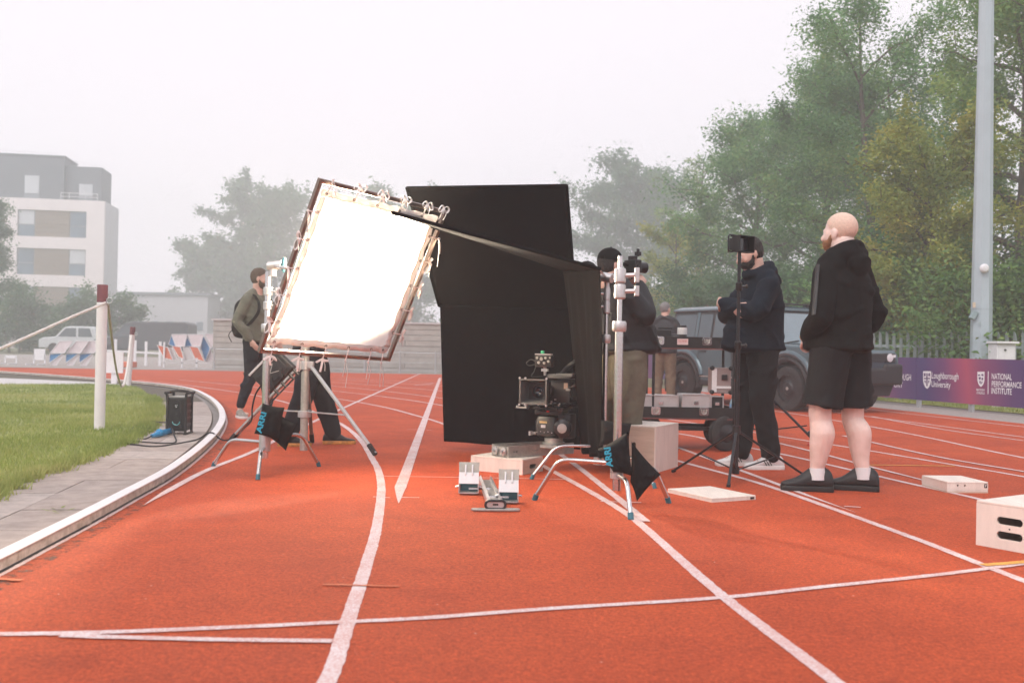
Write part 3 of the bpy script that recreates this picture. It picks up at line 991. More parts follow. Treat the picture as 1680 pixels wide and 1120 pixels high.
# low block wall at the far side with its mesh fence
M_block = PM('wall_block', (0.40, 0.39, 0.36), 0.9, var=0.15, vs=4, bump=0.4, bs=30)
M_blockd = PM('wall_joint', (0.27, 0.27, 0.26), 0.95)
M_post = PM('galvanised_post', (0.5, 0.52, 0.53), 0.45, metal=0.6, var=0.1)
wl = thing('low_wall', 'low grey block wall along the far side of the track', 'wall', (-3.0, 35.0, -0.05))
x0, x1 = W(350, 560, 35).x, W(905, 560, 35).x
zt = W(650, 531, 35).z
m = MB()
m.box(((x0 + x1) / 2, 35.12, zt / 2 - 0.03), (x1 - x0, 0.12, zt - 0.06))
m.build('mortar', M_blockd, wl, smooth=0)
nc = 9
ch = (zt + 0.05) / nc
rg = random.Random(5)
for c in range(nc):
    x = x0 - (1.35 if c % 2 else 0)
    while x < x1:
        w_ = 2.7
        a_, b_ = max(x, x0), min(x + w_, x1)
        if b_ - a_ > 0.08:
            m = MB()
            m.box(((a_ + b_) / 2, 35.0 + rg.uniform(-0.012, 0.012), -0.05 + ch * (c + 0.5)), (b_ - a_ - 0.014, 0.14, ch - 0.014))
            m.build('block', M_block, wl, smooth=0)
        x += w_
m = MB()
m.box(((x0 + x1) / 2, 35.05, zt + 0.03), (x1 - x0 + 0.1, 0.34, 0.06))
m.build('coping', M_conc, wl, smooth=0)
cf = thing('mesh_fence', 'thin galvanised mesh fence standing in front of the low grey wall', 'fence', (-3.0, 34.4, -0.02))
ztf = W(650, 578, 34.4).z
xs = [W(px, 560, 34.4).x for px in (352, 410, 470, 540, 599, 657, 715, 775, 835, 890)]
for x in xs:
    m = MB()
    m.cyl((x, 34.4, -0.05), (x, 34.4, ztf + 0.06), 0.03, n=8)
    m.build('post', M_post, cf)
m = MB()
for z in (0.08, ztf / 2, ztf):
    m.cyl((xs[0], 34.4, z), (xs[-1], 34.4, z), 0.008 if z < ztf else 0.016, n=5)
m.build('rail', M_post, cf)
wires = []
n = 260
for k in range(n):
    x = xs[0] + (xs[-1] - xs[0]) * (k + 0.5) / n
    wires.append(x)
m = MB()
for x in wires:
    m.box((x, 34.43, ztf / 2 + 0.02), (0.004, 0.004, ztf - 0.02))
mo = m.build('mesh_wires', M_post, cf, smooth=0)
mo['kind'] = 'stuff'

# printed boards along the right-hand edge of the track
def banner_mat():
    m = bpy.data.materials.new('banner_print')
    m.use_nodes = True
    nt = m.node_tree
    L = nt.links.new
    p = nt.nodes['Principled BSDF']
    p.inputs['Roughness'].default_value = 0.55
    tc = nt.nodes.new('ShaderNodeTexCoord')
    sx = nt.nodes.new('ShaderNodeSeparateXYZ')
    L(tc.outputs['Object'], sx.inputs[0])
    mm = nt.nodes.new('ShaderNodeMath')
    mm.operation = 'MULTIPLY_ADD'
    mm.inputs[1].default_value = 0.18           # a little slant to the printed gradient
    L(sx.outputs['Z'], mm.inputs[0])
    L(sx.outputs['X'], mm.inputs[2])
    mr = nt.nodes.new('ShaderNodeMapRange')
    mr.clamp = False
    mr.inputs['From Min'].default_value = PINK_X + 0.08
    mr.inputs['From Max'].default_value = PINK_X + 0.08 + PINK_P
    L(mm.outputs[0], mr.inputs['Value'])
    fr = nt.nodes.new('ShaderNodeMath')
    fr.operation = 'FRACT'
    L(mr.outputs[0], fr.inputs[0])
    cr = nt.nodes.new('ShaderNodeValToRGB')
    e = cr.color_ramp.elements
    pts = [(0.0, (0.42, 0.07, 0.13)), (0.12, (0.24, 0.055, 0.14)), (0.34, (0.10, 0.04, 0.14)), (0.60, (0.055, 0.038, 0.15)), (0.80, (0.15, 0.045, 0.15)), (0.93, (0.34, 0.06, 0.14)), (1.0, (0.42, 0.07, 0.13))]
    while len(e) < len(pts): e.new(0.5)
    for i, (q, c) in enumerate(pts):
        e[i].position = q
        e[i].color = (*c, 1)
    L(fr.outputs[0], cr.inputs['Fac'])
    L(cr.outputs[0], p.inputs['Base Color'])
    nz = nt.nodes.new('ShaderNodeTexNoise')
    nz.inputs['Scale'].default_value = 3
    L(tc.outputs['Object'], nz.inputs['Vector'])
    bp = nt.nodes.new('ShaderNodeBump')
    bp.inputs['Strength'].default_value = 0.15
    bp.inputs['Distance'].default_value = 0.02
    L(nz.outputs['Fac'], bp.inputs['Height'])
    L(bp.outputs[0], p.inputs['Normal'])
    return m
M_print = PM('white_print', (0.80, 0.78, 0.80), 0.6, var=0.02)
M_ink = PM('purple_print', (0.10, 0.045, 0.15), 0.6, var=0.02)
b0 = G(1505, 667)
b1 = G(1638, 679)
d = (b1 - b0).normalized()
bl = b0 - d * 10.0
bn_len = 18.0
ztb = W(1505, 586.5, b0.y).z
zbb = 0.125
nv = Vector((d.y, -d.x, 0))
if nv.y > 0: nv = -nv
ban = thing('advertising_boards', 'long purple and pink printed boards along the right edge of the track', 'banner', bl)
ban.rotation_euler = (0, 0, math.atan2(d.y, d.x))
# local frame: x along the boards, -y towards the track, z up
def sx_of(px, py=620):
    r = ray(px, py)
    # where the sight line crosses the board plane
    o = Vector((0, 0, EYE))
    t = (bl - o).dot(nv) / r.dot(nv)
    q = o + r * t
    return (q - bl).dot(d), q.z
PINK_X = sx_of(1590)[0]
PINK_P = 2.05 * (PINK_X - sx_of(1503)[0])
M_ban = banner_mat()
PW = 2.44
off0 = sx_of(1505)[0] % PW
k = 0
x = off0 - PW
while x < bn_len:
    m = MB()
    m.box((x + PW / 2, 0, (ztb + zbb) / 2), (PW - 0.008, 0.03, ztb - zbb))
    pn = m.build('board_panel', M_ban, ban, smooth=0, world=False)
    x += PW
for x in [sx_of(p)[0] for p in (1506, 1592)] + [sx_of(1505)[0] - 1.7 * q for q in range(1, 5)] + [sx_of(1592)[0] + 1.5 * q for q in range(1, 4)]:
    m = MB()
    m.box((x, 0.03, 0.13), (0.09, 0.05, 0.36))
    m.build('foot', M_post, ban, smooth=0, world=False)
# lettering on the front face; the row's height stays constant in the plane
def ban_text(s, px0, py0, px1, py1, bold=0.0):
    a0, z0 = sx_of(px0, py1)
    a1, _ = sx_of(px1, py1)
    _, z1 = sx_of(px0, py0)
    t = text_part(s, M_print, ban, (0, 0, 0), (1, 0, 0), (0, 0, 1), width=a1 - a0, height=z1 - z0, bold=bold)
    # the helper works in world space; here the board is turned, so set it in board space
    me = t.data
    co = np.empty(len(me.vertices) * 3, dtype=np.float32)
    me.vertices.foreach_get('co', co)
    co = co.reshape(-1, 3) + np.array(base_of(ban), dtype=np.float32)
    co += np.array([a0, -0.019, z0], dtype=np.float32)
    me.vertices.foreach_set('co', co.ravel())
    return t
ban_text('LOUGHBOROUGH', 1446, 611.5, 1496, 621.5, 0.012)
ban_text('SPORT', 1461, 626, 1482.5, 634.5, 0.012)
ban_text('Loughborough', 1530, 610, 1574, 624, 0.01)
ban_text('University', 1529.5, 624.5, 1561, 637.5, 0.01)
ban_text('NATIONAL', 1628.5, 612, 1661.5, 622, 0.012)
ban_text('PERFORMANCE', 1628.5, 624.5, 1677.5, 634, 0.012)
ban_text('INSTITUTE', 1628, 635.5, 1661.5, 645.5, 0.012)
ban_text('BRITISH', 1603.5, 637.2, 1616.8, 640.6, 0.02)
ban_text('ATHLETICS', 1603.5, 642.2, 1616.8, 645.8, 0.02)
def ban_poly(pts, mat, name, y=-0.019, par=None):
    q = []
    for px, py in pts:
        a, z = sx_of(px, py)
        q.append((a, z))
    m = MB()
    m.prism(q, (0, y, 0), (1, 0, 0), (0, 0, 1), (0, 0.003, 0))
    return m.build(name, mat, ban if par is None else par, smooth=0, world=False)
ban_poly([(1622.3, 609), (1623.3, 609), (1622.9, 646), (1621.9, 646)], M_print, 'divider')
def shield(cx, cy, w, h):
    o = [(-1, -1), (1, -1), (1, 0.1), (0.8, 0.5), (0.45, 0.82), (0, 1), (-0.45, 0.82), (-0.8, 0.5), (-1, 0.1)]
    return [(cx + x * w / 2, cy + y * h / 2) for x, y in o]
sh_ = ban_poly(shield(1522.3, 623.2, 12.8, 29), M_print, 'shield_emblem')
for r4 in ([(1521.3, 612), (1523.3, 612), (1523.3, 633), (1521.3, 633)], [(1517.2, 619.5), (1527.4, 619.5), (1527.4, 621.6), (1517.2, 621.6)], [(1517.2, 612), (1520, 612), (1520, 617), (1517.2, 617)], [(1524.6, 612), (1527.4, 612), (1527.4, 617), (1524.6, 617)], [(1518.2, 624), (1520.2, 624), (1520.2, 629), (1518.8, 627)], [(1524.4, 624), (1526.4, 624), (1525.8, 627), (1524.4, 629)]):
    ban_poly(r4, M_ink, 'emblem_detail', -0.0205, sh_)
sh_ = ban_poly(shield(1610.8, 622, 11.5, 25), M_print, 'crest_emblem')
for r4 in ([(1606.5, 614), (1609.8, 614), (1609.2, 616.2), (1606.5, 616.6)], [(1611.5, 613.5), (1615, 613.5), (1615, 617), (1612, 616.2)], [(1607, 619), (1610, 618), (1611.5, 621), (1608, 623)], [(1612.5, 619), (1615, 620), (1613.5, 624), (1611.8, 622.5)], [(1608, 625.5), (1610.6, 624), (1610.4, 630.5), (1609, 628.5)], [(1611.8, 625.5), (1613.6, 626), (1611.6, 630.5)]):
    ban_poly(r4, M_ink, 'emblem_detail', -0.0205, sh_)

# palisade fence behind the boards
M_pal = PM('palisade_steel', (0.30, 0.36, 0.36), 0.5, metal=0.3, var=0.15, vs=6)
pf0 = W(1395, 560, 21.5)
pf1 = W(1720, 560, 18.6)
pd = (pf1 - pf0)
pd.z = 0
pl_len = pd.length
pd.normalize()
ph_ = W(1565, 544, 19.9).z
pal = thing('palisade_fence', 'grey-green steel palisade fence with split pointed pales behind the printed boards', 'fence', (pf0.x, pf0.y, -0.02), math.atan2(pd.y, pd.x))
pale = MB()
prof = [(-0.034, 0.012), (-0.022, -0.006), (-0.008, -0.006), (0, 0.006), (0.008, -0.006), (0.022, -0.006), (0.034, 0.012)]
rings = []
for z, s, bend in ((0.0, 1, 0), (ph_ - 0.12, 1, 0), (ph_ - 0.03, 0.8, -0.02), (ph_ + 0.02, 0.12, -0.045)):
    rings.append([Vector((x * s, y + bend, z)) for x, y in prof] + [Vector((x * s, y + 0.004 + bend, z)) for x, y in prof[::-1]])
pale.loft(rings)
pme = pale.mesh('pale', M_pal, 0)
npale = int(pl_len / 0.15)
for k in range(npale):
    o = link_mesh('pale', pme, pal)
    o.location = (0.075 + k * 0.15, 0, 0)
    o.rotation_euler = (0, 0, rnd.uniform(-0.05, 0.05))
for z in (0.35, ph_ - 0.28):
    m = MB()
    m.box((pl_len / 2, 0.04, z), (pl_len, 0.05, 0.05))
    m.build('rail', M_pal, pal, smooth=0, world=False)
for k in range(4):
    m = MB()
    m.box((0.3 + k * pl_len / 3.3, 0.09, ph_ / 2 - 0.04), (0.09, 0.05, ph_ - 0.08))
    m.build('post', M_pal, pal, smooth=0, world=False)

# lighting mast and cabinets
M_mast = PM('galvanised_mast', (0.42, 0.50, 0.54), 0.5, metal=0.15, var=0.08, vs=1.2, bump=0.1, bs=30)
M_cab = PM('cabinet_green', (0.27, 0.36, 0.38), 0.55, var=0.08)
M_cabw = PM('cabinet_white', (0.74, 0.74, 0.76), 0.5, var=0.04)
YM = 19.0
mb_ = W(1609, 600, YM)
mst = thing('lighting_mast', 'tall tapered eight-sided steel mast rising out of the top of the picture', 'mast', (mb_.x, YM, -0.02))
r0_ = 17.5 / FPX * YM * 1.0
topz = 13.5
m = MB()
rz_ = lambda r, z: [Vector((mb_.x + r * math.cos(PI / 4 * k + 0.3), YM + r * math.sin(PI / 4 * k + 0.3), z)) for k in range(8)]
m.loft([rz_(r0_ * 1.0, -0.05), rz_(r0_ * 0.985, 0.6), rz_(r0_ * 0.38, topz)])
m.build('pole', M_mast, mst, smooth=20)
zc = W(1612, 506, YM).z
rc = r0_ * (1 - 0.62 * zc / topz) + 0.004
m = MB()
m.loft([rz_(rc + 0.006, zc - 0.012), rz_(rc + 0.006, zc + 0.012)])
m.build('band', M_mast, mst, smooth=0)
lp = W(1616.5, 440, YM - r0_ - 0.05)
m = MB()
m.lathe([(0.001, 0.0), (0.045, 0.01), (0.085, 0.045), (0.088, 0.075), (0.06, 0.11), (0.001, 0.125)][::-1], (lp.x, YM - r0_ * 0.75, lp.z), (0, -1, 0), 20)
m.build('bulkhead_lamp', M_cabw, mst)
m = MB()
q = W(1597, 517, YM - 0.1)
m.box(q, (0.09, 0.10, 0.16), Matrix.Rotation(0.5, 3, 'Y'))
m.build('bracket', M_cab, mst, smooth=0, bevel=0.006)
m = MB()
q = W(1600, 500, YM - r0_)
m.box((q.x, YM - r0_ * 0.78, q.z), (0.05, 0.02, 0.10))
m.build('notice', PM('notice_sticker', (0.6, 0.5, 0.38), 0.6), mst, smooth=0)
m = MB()
cw = [W(x, y, YM - r0_ * 0.5) for x, y in ((1621, 448), (1623.5, 480), (1624, 520), (1623, 555), (1625, 590))]
m.tube(smooth_path(cw, 4), 0.008, 6)
m.build('cable', M_cabw, mst)
def cabinet(name, label, px0, px1, py0, Y, dep, mat, rz=0.0):
    a, b = W(px0, py0, Y), W(px1, py0, Y)
    t = thing(name, label, 'cabinet', ((a.x + b.x) / 2, Y + dep / 2, -0.02))
    m = MB()
    m.box(((a.x + b.x) / 2, Y + dep / 2, a.z / 2 - 0.02), (b.x - a.x, dep, a.z))
    m.build('housing', mat, t, smooth=0, bevel=0.012)
    m = MB()
    m.box(((a.x + b.x) / 2, Y + dep / 2 - 0.03, a.z + 0.005), (b.x - a.x + 0.06, dep + 0.08, 0.04))
    m.build('lid', mat, t, smooth=0, bevel=0.008)
    m = MB()
    m.box(((a.x + b.x) / 2, Y - 0.006, a.z * 0.55), (b.x - a.x - 0.06, 0.012, a.z * 0.8))
    dr = m.build('door', mat, t, smooth=0, bevel=0.003)
    m = MB()
    lk = W(px0 + (px1 - px0) * 0.4, py0 + 12, Y)
    m.cyl((lk.x, Y - 0.03, lk.z), (lk.x, Y - 0.01, lk.z), 0.018, n=10)
    m.build('lock', M_dark, dr)
    return t
cabinet('green_cabinet', 'grey-green electrical cabinet beside the lighting mast', 1629, 1661, 546, 20.2, 0.5, M_cab)
cabinet('white_cabinet', 'white electrical cabinet standing right of the lighting mast above the boards', 1636, 1667, 562, 18.2, 0.35, M_cabw)

# ================================================================== FILM GEAR
M_chrome = PM('chrome_tube', (0.62, 0.60, 0.60), 0.22, metal=0.95, var=0.08, vs=12, bump=0.05, bs=60)
M_alu = PM('cast_aluminium', (0.55, 0.54, 0.54), 0.42, metal=0.8, var=0.12, vs=14, bump=0.15, bs=90)
M_alud = PM('worn_aluminium', (0.42, 0.41, 0.38), 0.45, metal=0.7, var=0.2, vs=18, bump=0.15, bs=90)
M_black = PM('black_paint', (0.011, 0.011, 0.012), 0.45, var=0.25, vs=20, bump=0.1, bs=120)
M_blackm = PM('black_metal', (0.025, 0.025, 0.028), 0.35, metal=0.4, var=0.2, vs=20)
M_cloth = PM('black_cloth', (0.005, 0.0045, 0.005), 0.95, var=0.25, vs=6, bump=0.35, bs=300, spec=0.06)
M_cloth2 = PM('black_canvas', (0.010, 0.010, 0.0105), 0.85, var=0.25, vs=14, bump=0.5, bs=160, spec=0.15)
M_ply = PM('birch_ply', (0.60, 0.47, 0.36), 0.6, var=0.16, vs=3, col2=(0.70, 0.58, 0.47), bump=0.15, bs=40, stretch=(1, 1, 9), detail=8)
M_plyd = PM('birch_ply_dark', (0.55, 0.42, 0.30), 0.65, var=0.12, vs=4, bump=0.15, bs=40, stretch=(1, 9, 1))  # slightly darker ply tone for the base panels
M_plyw = PM('birch_ply_pale', (0.76, 0.68, 0.61), 0.6, var=0.10, vs=3, bump=0.12, bs=40, stretch=(8, 1, 1))
M_rubber = PM('rubber', (0.02, 0.02, 0.021), 0.75, var=0.3, vs=20, bump=0.3, bs=60)
M_teal = PM('teal_plastic', (0.03, 0.13, 0.17), 0.45, var=0.1)
M_blue = PM('blue_plastic', (0.02, 0.22, 0.45), 0.4, var=0.1, vs=12)
M_logo = PM('cyan_print', (0.02, 0.36, 0.52), 0.7, var=0.1, vs=40)
M_red = PM('red_anodised', (0.55, 0.03, 0.02), 0.4, var=0.1)
M_lens = PM('lens_glass', (0.015, 0.02, 0.03), 0.03, var=0.1, spec=0.9)
M_label = PM('label_white', (0.75, 0.74, 0.74), 0.5, var=0.03)
M_orangep = PM('orange_plastic', (0.75, 0.22, 0.03), 0.5, var=0.1)
V3 = Vector

def holed(mb, outer, holes, o, ux, uy, t):
    """plate with openings: outer and holes are 2D loops in the plane o,ux,uy, pushed by t"""
    o, ux, uy, t = V3(o), V3(ux), V3(uy), V3(t)
    bm = bmesh.new()
    loops = []
    for lp in [outer] + holes:
        vs = [bm.verts.new((x, y, 0)) for x, y in lp]
        for i in range(len(vs)): bm.edges.new((vs[i], vs[(i + 1) % len(vs)]))
        loops.append(vs)
    bmesh.ops.triangle_fill(bm, edges=bm.edges[:], use_beauty=True)
    bm.verts.index_update()
    P = [o + ux * v.co.x + uy * v.co.y for v in bm.verts]
    n = len(P)
    fs = [tuple(v.index for v in f.verts) for f in bm.faces]
    vs = P + [p + t for p in P]
    out = list(fs) + [tuple(i + n for i in f[::-1]) for f in fs]
    for lp in loops:
        k = len(lp)
        for i in range(k):
            a, b = lp[i].index, lp[(i + 1) % k].index
            out.append((a, b, b + n, a + n))
    bm.free()
    mb.add(vs, out)
    return mb

def bent_leg(hub, foot, h, bend=0.72):
    """flat run out from the hub, rounded bend, straight down to the foot"""
    hub, foot = V3(hub), V3(foot)
    d = V3((foot.x - hub.x, foot.y - hub.y, 0))
    a = V3((hub.x, hub.y, h))
    k = a + d * bend
    pts = [a, a + d * (bend - 0.22)]
    q0, q1 = a + d * (bend - 0.16), k + (foot - k) * 0.22
    for i in range(1, 7):
        t = i / 7
        pts.append(q0 * (1 - t) ** 2 + k * 2 * t * (1 - t) + q1 * t * t)
    pts += [q1, foot + (k - foot) * 0.02]
    return pts
def c_stand(name, label, bx, by, feet, heights, r, ztop, r2, knobs=(), group='steel stands', bend=0.72, lr=0.0125, cat='stand'):
    t = thing(name, label, cat, (bx, by, 0), 0, group)
    m = MB()
    m.cyl((bx, by, 0.10), (bx, by, ztop * 0.72), r, n=18)
    m.build('lower_column', M_chrome, t)
    m = MB()
    m.cyl((bx, by, ztop * 0.72), (bx, by, ztop), r2, n=16)
    m.build('riser', M_chrome, t)
    for h, f in zip(heights, feet):
        m = MB()
        m.tube(bent_leg((bx, by, h), (f[0], f[1], 0.012), h, bend), lr, 12)
        lg = m.build('leg', M_chrome, t, smooth=60)
        m = MB()
        dv = V3((f[0] - bx, f[1] - by, 0)).normalized()
        e = V3((f[0], f[1], 0.0))
        m.cyl(e + dv * 0.002, e - dv * 0.012 + V3((0, 0, 0.035)), lr + 0.003, n=12)
        m.build('foot_cap', M_teal, lg)
        m = MB()
        m.cyl((bx, by, h - 0.022), (bx, by, h + 0.022), r + 0.014, n=18)
        m.build('leg_collar', M_alu, t, bevel=0.003)
    m = MB()
    m.lathe([(r + 0.012, -0.03), (r + 0.017, -0.02), (r + 0.017, 0.02), (r + 0.012, 0.03)], (bx, by, ztop * 0.72))
    m.build('collar', M_alu, t)
    for z, az in knobs:
        k = MB()
        dv = V3((math.cos(az), math.sin(az), 0))
        c = V3((bx, by, z))
        k.cyl(c, c + dv * 0.075, 0.011, n=10)
        k.box(c + dv * 0.085, (0.018, 0.018, 0.07), Matrix.Rotation(az, 3, 'Z'))
        k.lathe([(r2 + 0.006, -0.035), (r2 + 0.012, -0.03), (r2 + 0.012, 0.03), (r2 + 0.006, 0.035)], c)
        k.build('t_knob', M_alu, t, bevel=0.002)
    return t

def pillow(mb, c, t, n=14, seed=0, pinch=0.8):
    """stuffed bag between four corner points"""
    c = [V3(p) for p in c]
    nrm = ((c[1] - c[0]).cross(c[3] - c[0])).normalized()
    rg = random.Random(seed)
    ph = [rg.uniform(0, 6) for _ in range(6)]
    def pt(u, v, s):
        p = c[0] * (1 - u) * (1 - v) + c[1] * u * (1 - v) + c[2] * u * v + c[3] * (1 - u) * v
        a, b = 2 * u - 1, 2 * v - 1
        ce = (c[0] + c[1] + c[2] + c[3]) / 4
        edge = 0.07 * ((1 - a * a) * abs(b) ** 3 + (1 - b * b) * abs(a) ** 3)
        p = p + (ce - p) * edge
        h = max(0.0, (1 - a ** 4)) ** 0.55 * max(0.0, (1 - b ** 4)) ** 0.55
        wr = 0.10 * math.sin(9 * a + 4 * b + ph[0]) * math.sin(5 * b - 2 * a + ph[1]) + 0.07 * math.sin(17 * b + 5 * a + ph[2]) * (abs(a) + 0.2)
        return p + nrm * s * t * h * (1 + wr * s)
    vs, fs = [], []
    for s in (1, -1):
        for i in range(n + 1):
            for j in range(n + 1):
                vs.append(pt(i / n, j / n, s))
    q = (n + 1) ** 2
    for k in range(2):
        for i in range(n):
            for j in range(n):
                a = k * q + i * (n + 1) + j
                f = (a, a + n + 1, a + n + 2, a + 1)
                fs.append(f if k == 0 else f[::-1])
    mb.add(vs, fs)
    return mb, pt, nrm
def weld(o, d=0.0005):
    m = o.modifiers.new('weld', 'WELD')
    m.merge_threshold = d
    return o
def sandbag(label, lobes, Y, thick, logo=None, seed=1, strap=None):
    pts = [W(*p, Y) for p in lobes[0]]
    t = thing('sandbag', label, 'sandbag', sum(pts, V3()) / 4)
    for i, lb in enumerate(lobes):
        m, f, n = pillow(MB(), [W(px, py, Y + (0.10 * i)) for px, py in lb], thick, seed=seed + i)
        o = weld(m.build('bag_half', M_cloth2, t, smooth=80))
    if strap:
        m = MB()
        m.tube(smooth_path([W(*p) for p in strap], 5), 0.014, 8, flat=0.35)
        m.build('strap', M_cloth2, t)
    if logo:
        (x0, y0), (x1, y1), hpx = logo
        a, b = W(x0, y0, Y), W(x1, y1, Y)
        pn = (W(lobes[0][1][0], lobes[0][1][1], Y) - pts[0]).cross(pts[3] - pts[0]).normalized()
        if pn.y > 0: pn = -pn
        u = (b - a)
        w_ = u.length
        u.normalize()
        v = pn.cross(u).normalized()
        lt = text_part('ARRI', M_logo, t, a + pn * (thick * 1.13), u, v, width=w_, height=hpx * Y / FPX, bold=0.035)
        # bend the print onto the cloth: each letter follows the bulge of the bag
    return t

# ---- left stand with the silk on it
fA = [G(350, 765), G(423, 787), G(523, 765)]
ax, ay = W(437, 600, 7.0).x, 7.0
sA = c_stand('light_stand', 'chrome stand with bent legs holding the white silk on the left', ax, ay, fA, (0.21, 0.17, 0.25), 0.026, W(446, 446, 7.0).z, 0.021, bend=0.66)
hd = W(447, 437, 6.95)
m = MB()
m.cyl(hd + V3((-0.03, 0, 0.0)), hd + V3((0.07, -0.02, 0.012)), 0.032, n=16)
m.cyl(hd + V3((0, 0, -0.07)), hd + V3((0, 0, 0.03)), 0.026, n=14)
m.build('grip_head', M_alu, sA, bevel=0.003)
m = MB()
k0 = hd + V3((0.075, -0.03, 0.01))
m.ell(k0 + V3((0.01, 0, 0.0)), (0.018, 0.022, 0.055), nu=12, nv=8)
m.build('handle', M_teal, sA)
m = MB()
m.cyl(hd + V3((0.02, -0.02, 0.0)), W(470, 440, 6.50), 0.010, n=10)
m.build('arm', M_chrome, sA)
for zz_ in (1.17, 1.27):
    m = MB()
    m.cyl((ax, ay, zz_), (ax + 0.06, ay - 0.02, zz_), 0.009, n=8)
    m.box((ax + 0.065, ay - 0.02, zz_), (0.014, 0.02, 0.05))
    m.lathe([(0.026, -0.03), (0.031, -0.026), (0.031, 0.026), (0.026, 0.03)], (ax, ay, zz_))
    m.build('t_knob', M_alu, sA, bevel=0.002)
sandbag('black sandbag with cyan lettering slung on the left chrome stand', [[(431, 661), (467, 668), (457, 724), (417, 711)], [(462, 682), (489, 694), (469, 739), (438, 715)]], 6.78, 0.055, ((432.5, 710), (441, 676), 9.5), 3)

# ---- silk in its frame
S0, S1, S2, S3 = V3((-1.244, 6.342, 1.949)), V3((-0.513, 7.317, 1.897)), V3((-0.938, 7.578, 0.805)), V3((-1.669, 6.603, 0.857))   # TL TR BR BL
su, sv = (S1 - S0).normalized(), (S3 - S0).normalized()
sn = su.cross(sv).normalized()
if sn.dot(V3((0, 0, EYE)) - S0) < 0: sn = -sn
sw, sh2 = (S1 - S0).length, (S3 - S0).length
M_fr = PM('frame_tube', (0.22, 0.17, 0.145), 0.35, metal=0.6, var=0.15, vs=10)
def silk_mat():
    m = bpy.data.materials.new('diffusion_silk')
    m.use_nodes = True
    nt = m.node_tree
    p = nt.nodes['Principled BSDF']
    nz = nt.nodes.new('ShaderNodeTexNoise')
    nz.inputs['Scale'].default_value = 400
    cr = nt.nodes.new('ShaderNodeValToRGB')
    cr.color_ramp.elements[0].color = (0.84, 0.82, 0.82, 1)
    cr.color_ramp.elements[1].color = (0.90, 0.89, 0.89, 1)
    nt.links.new(nz.outputs['Fac'], cr.inputs['Fac'])
    nt.links.new(cr.outputs[0], p.inputs['Base Color'])
    p.inputs['Roughness'].default_value = 0.8
    tr = nt.nodes.new('ShaderNodeBsdfTranslucent')
    tr.inputs['Color'].default_value = (0.95, 0.92, 0.90, 1)
    ms = nt.nodes.new('ShaderNodeMixShader')
    ms.inputs[0].default_value = 0.6
    nt.links.new(p.outputs[0], ms.inputs[1])
    nt.links.new(tr.outputs[0], ms.inputs[2])
    nt.links.new(ms.outputs[0], nt.nodes['Material Output'].inputs['Surface'])
    return m
M_silk = silk_mat()
M_web = silk_mat()
M_web.name = 'silk_webbing'
M_web.node_tree.nodes['Mix Shader'].inputs[0].default_value = 0.30
M_tape = PM('white_tape', (0.86, 0.82, 0.81), 0.8, var=0.05, vs=30)
slk = thing('diffusion_silk', 'square white diffusion silk tied into a metal frame, brightly lit from behind', 'diffusion frame', (-1.09, 6.96, 0.80))
def sp(u, v, n=0.0): return S0 + su * (u * sw) + sv * (v * sh2) + sn * n
for a, b, ext in ((S0, S1, 0), (S3, S2, 0), (S0, S3, 1), (S1, S2, 1)):
    d_ = (b - a).normalized()
    m = MB()
    m.bar(a - d_ * (0.014 if ext else -0.0145), b + d_ * (0.014 if ext else -0.0145), 0.028, 0.028, up=sn)
    m.build('frame_tube', M_fr, slk, smooth=0, bevel=0.003)
N = 44
tiesU = [0.07, 0.27, 0.45, 0.63, 0.82, 0.965]
tiesV = [0.17, 0.33, 0.50, 0.66, 0.82]
def silk_pt(i, j):
    u, v = i / N, j / N
    def scal(t, ts):
        d_ = min(abs(t - q) for q in ts)
        return min(1.0, d_ / 0.09) ** 1.4
    mu, mv = 0.034, 0.038
    su_l = mu + 0.005 * scal(v, tiesV + [0.02, 0.98])
    su_t = mv + 0.005 * scal(u, tiesU + [0.02, 0.98])
    uu = su_l + (1 - 2 * su_l) * u
    vv = su_t + (1 - 2 * su_t) * v
    e = max(0, 1 - min(u, 1 - u, v, 1 - v) / 0.22)
    w = 0.0035 * e * e * math.sin(38 * (u if min(v, 1 - v) < min(u, 1 - u) else v) + 6 * u * v) + 0.006 * math.sin(5 * u + 3 * v) + 0.004 * e * math.sin(71 * (u + 0.6 * v))
    cor = math.exp(-(((1 - u) ** 2 + (1 - v) ** 2) / 0.05)) + math.exp(-((u ** 2 + (1 - v) ** 2) / 0.05))
    w += 0.016 * cor * math.sin(30 * math.atan2(1.02 - v, (1.02 - u) if u > 0.5 else (u + 0.02)))
    return sp(uu, vv, w - 0.006)
vs = [silk_pt(i, j) for j in range(N + 1) for i in range(N + 1)]
fs = [(j * (N + 1) + i, j * (N + 1) + i + 1, (j + 1) * (N + 1) + i + 1, (j + 1) * (N + 1) + i) for j in range(N) for i in range(N)]
m = MB()
m.add(vs, fs)
so_ = m.build('silk_cloth', M_silk, slk, smooth=80)
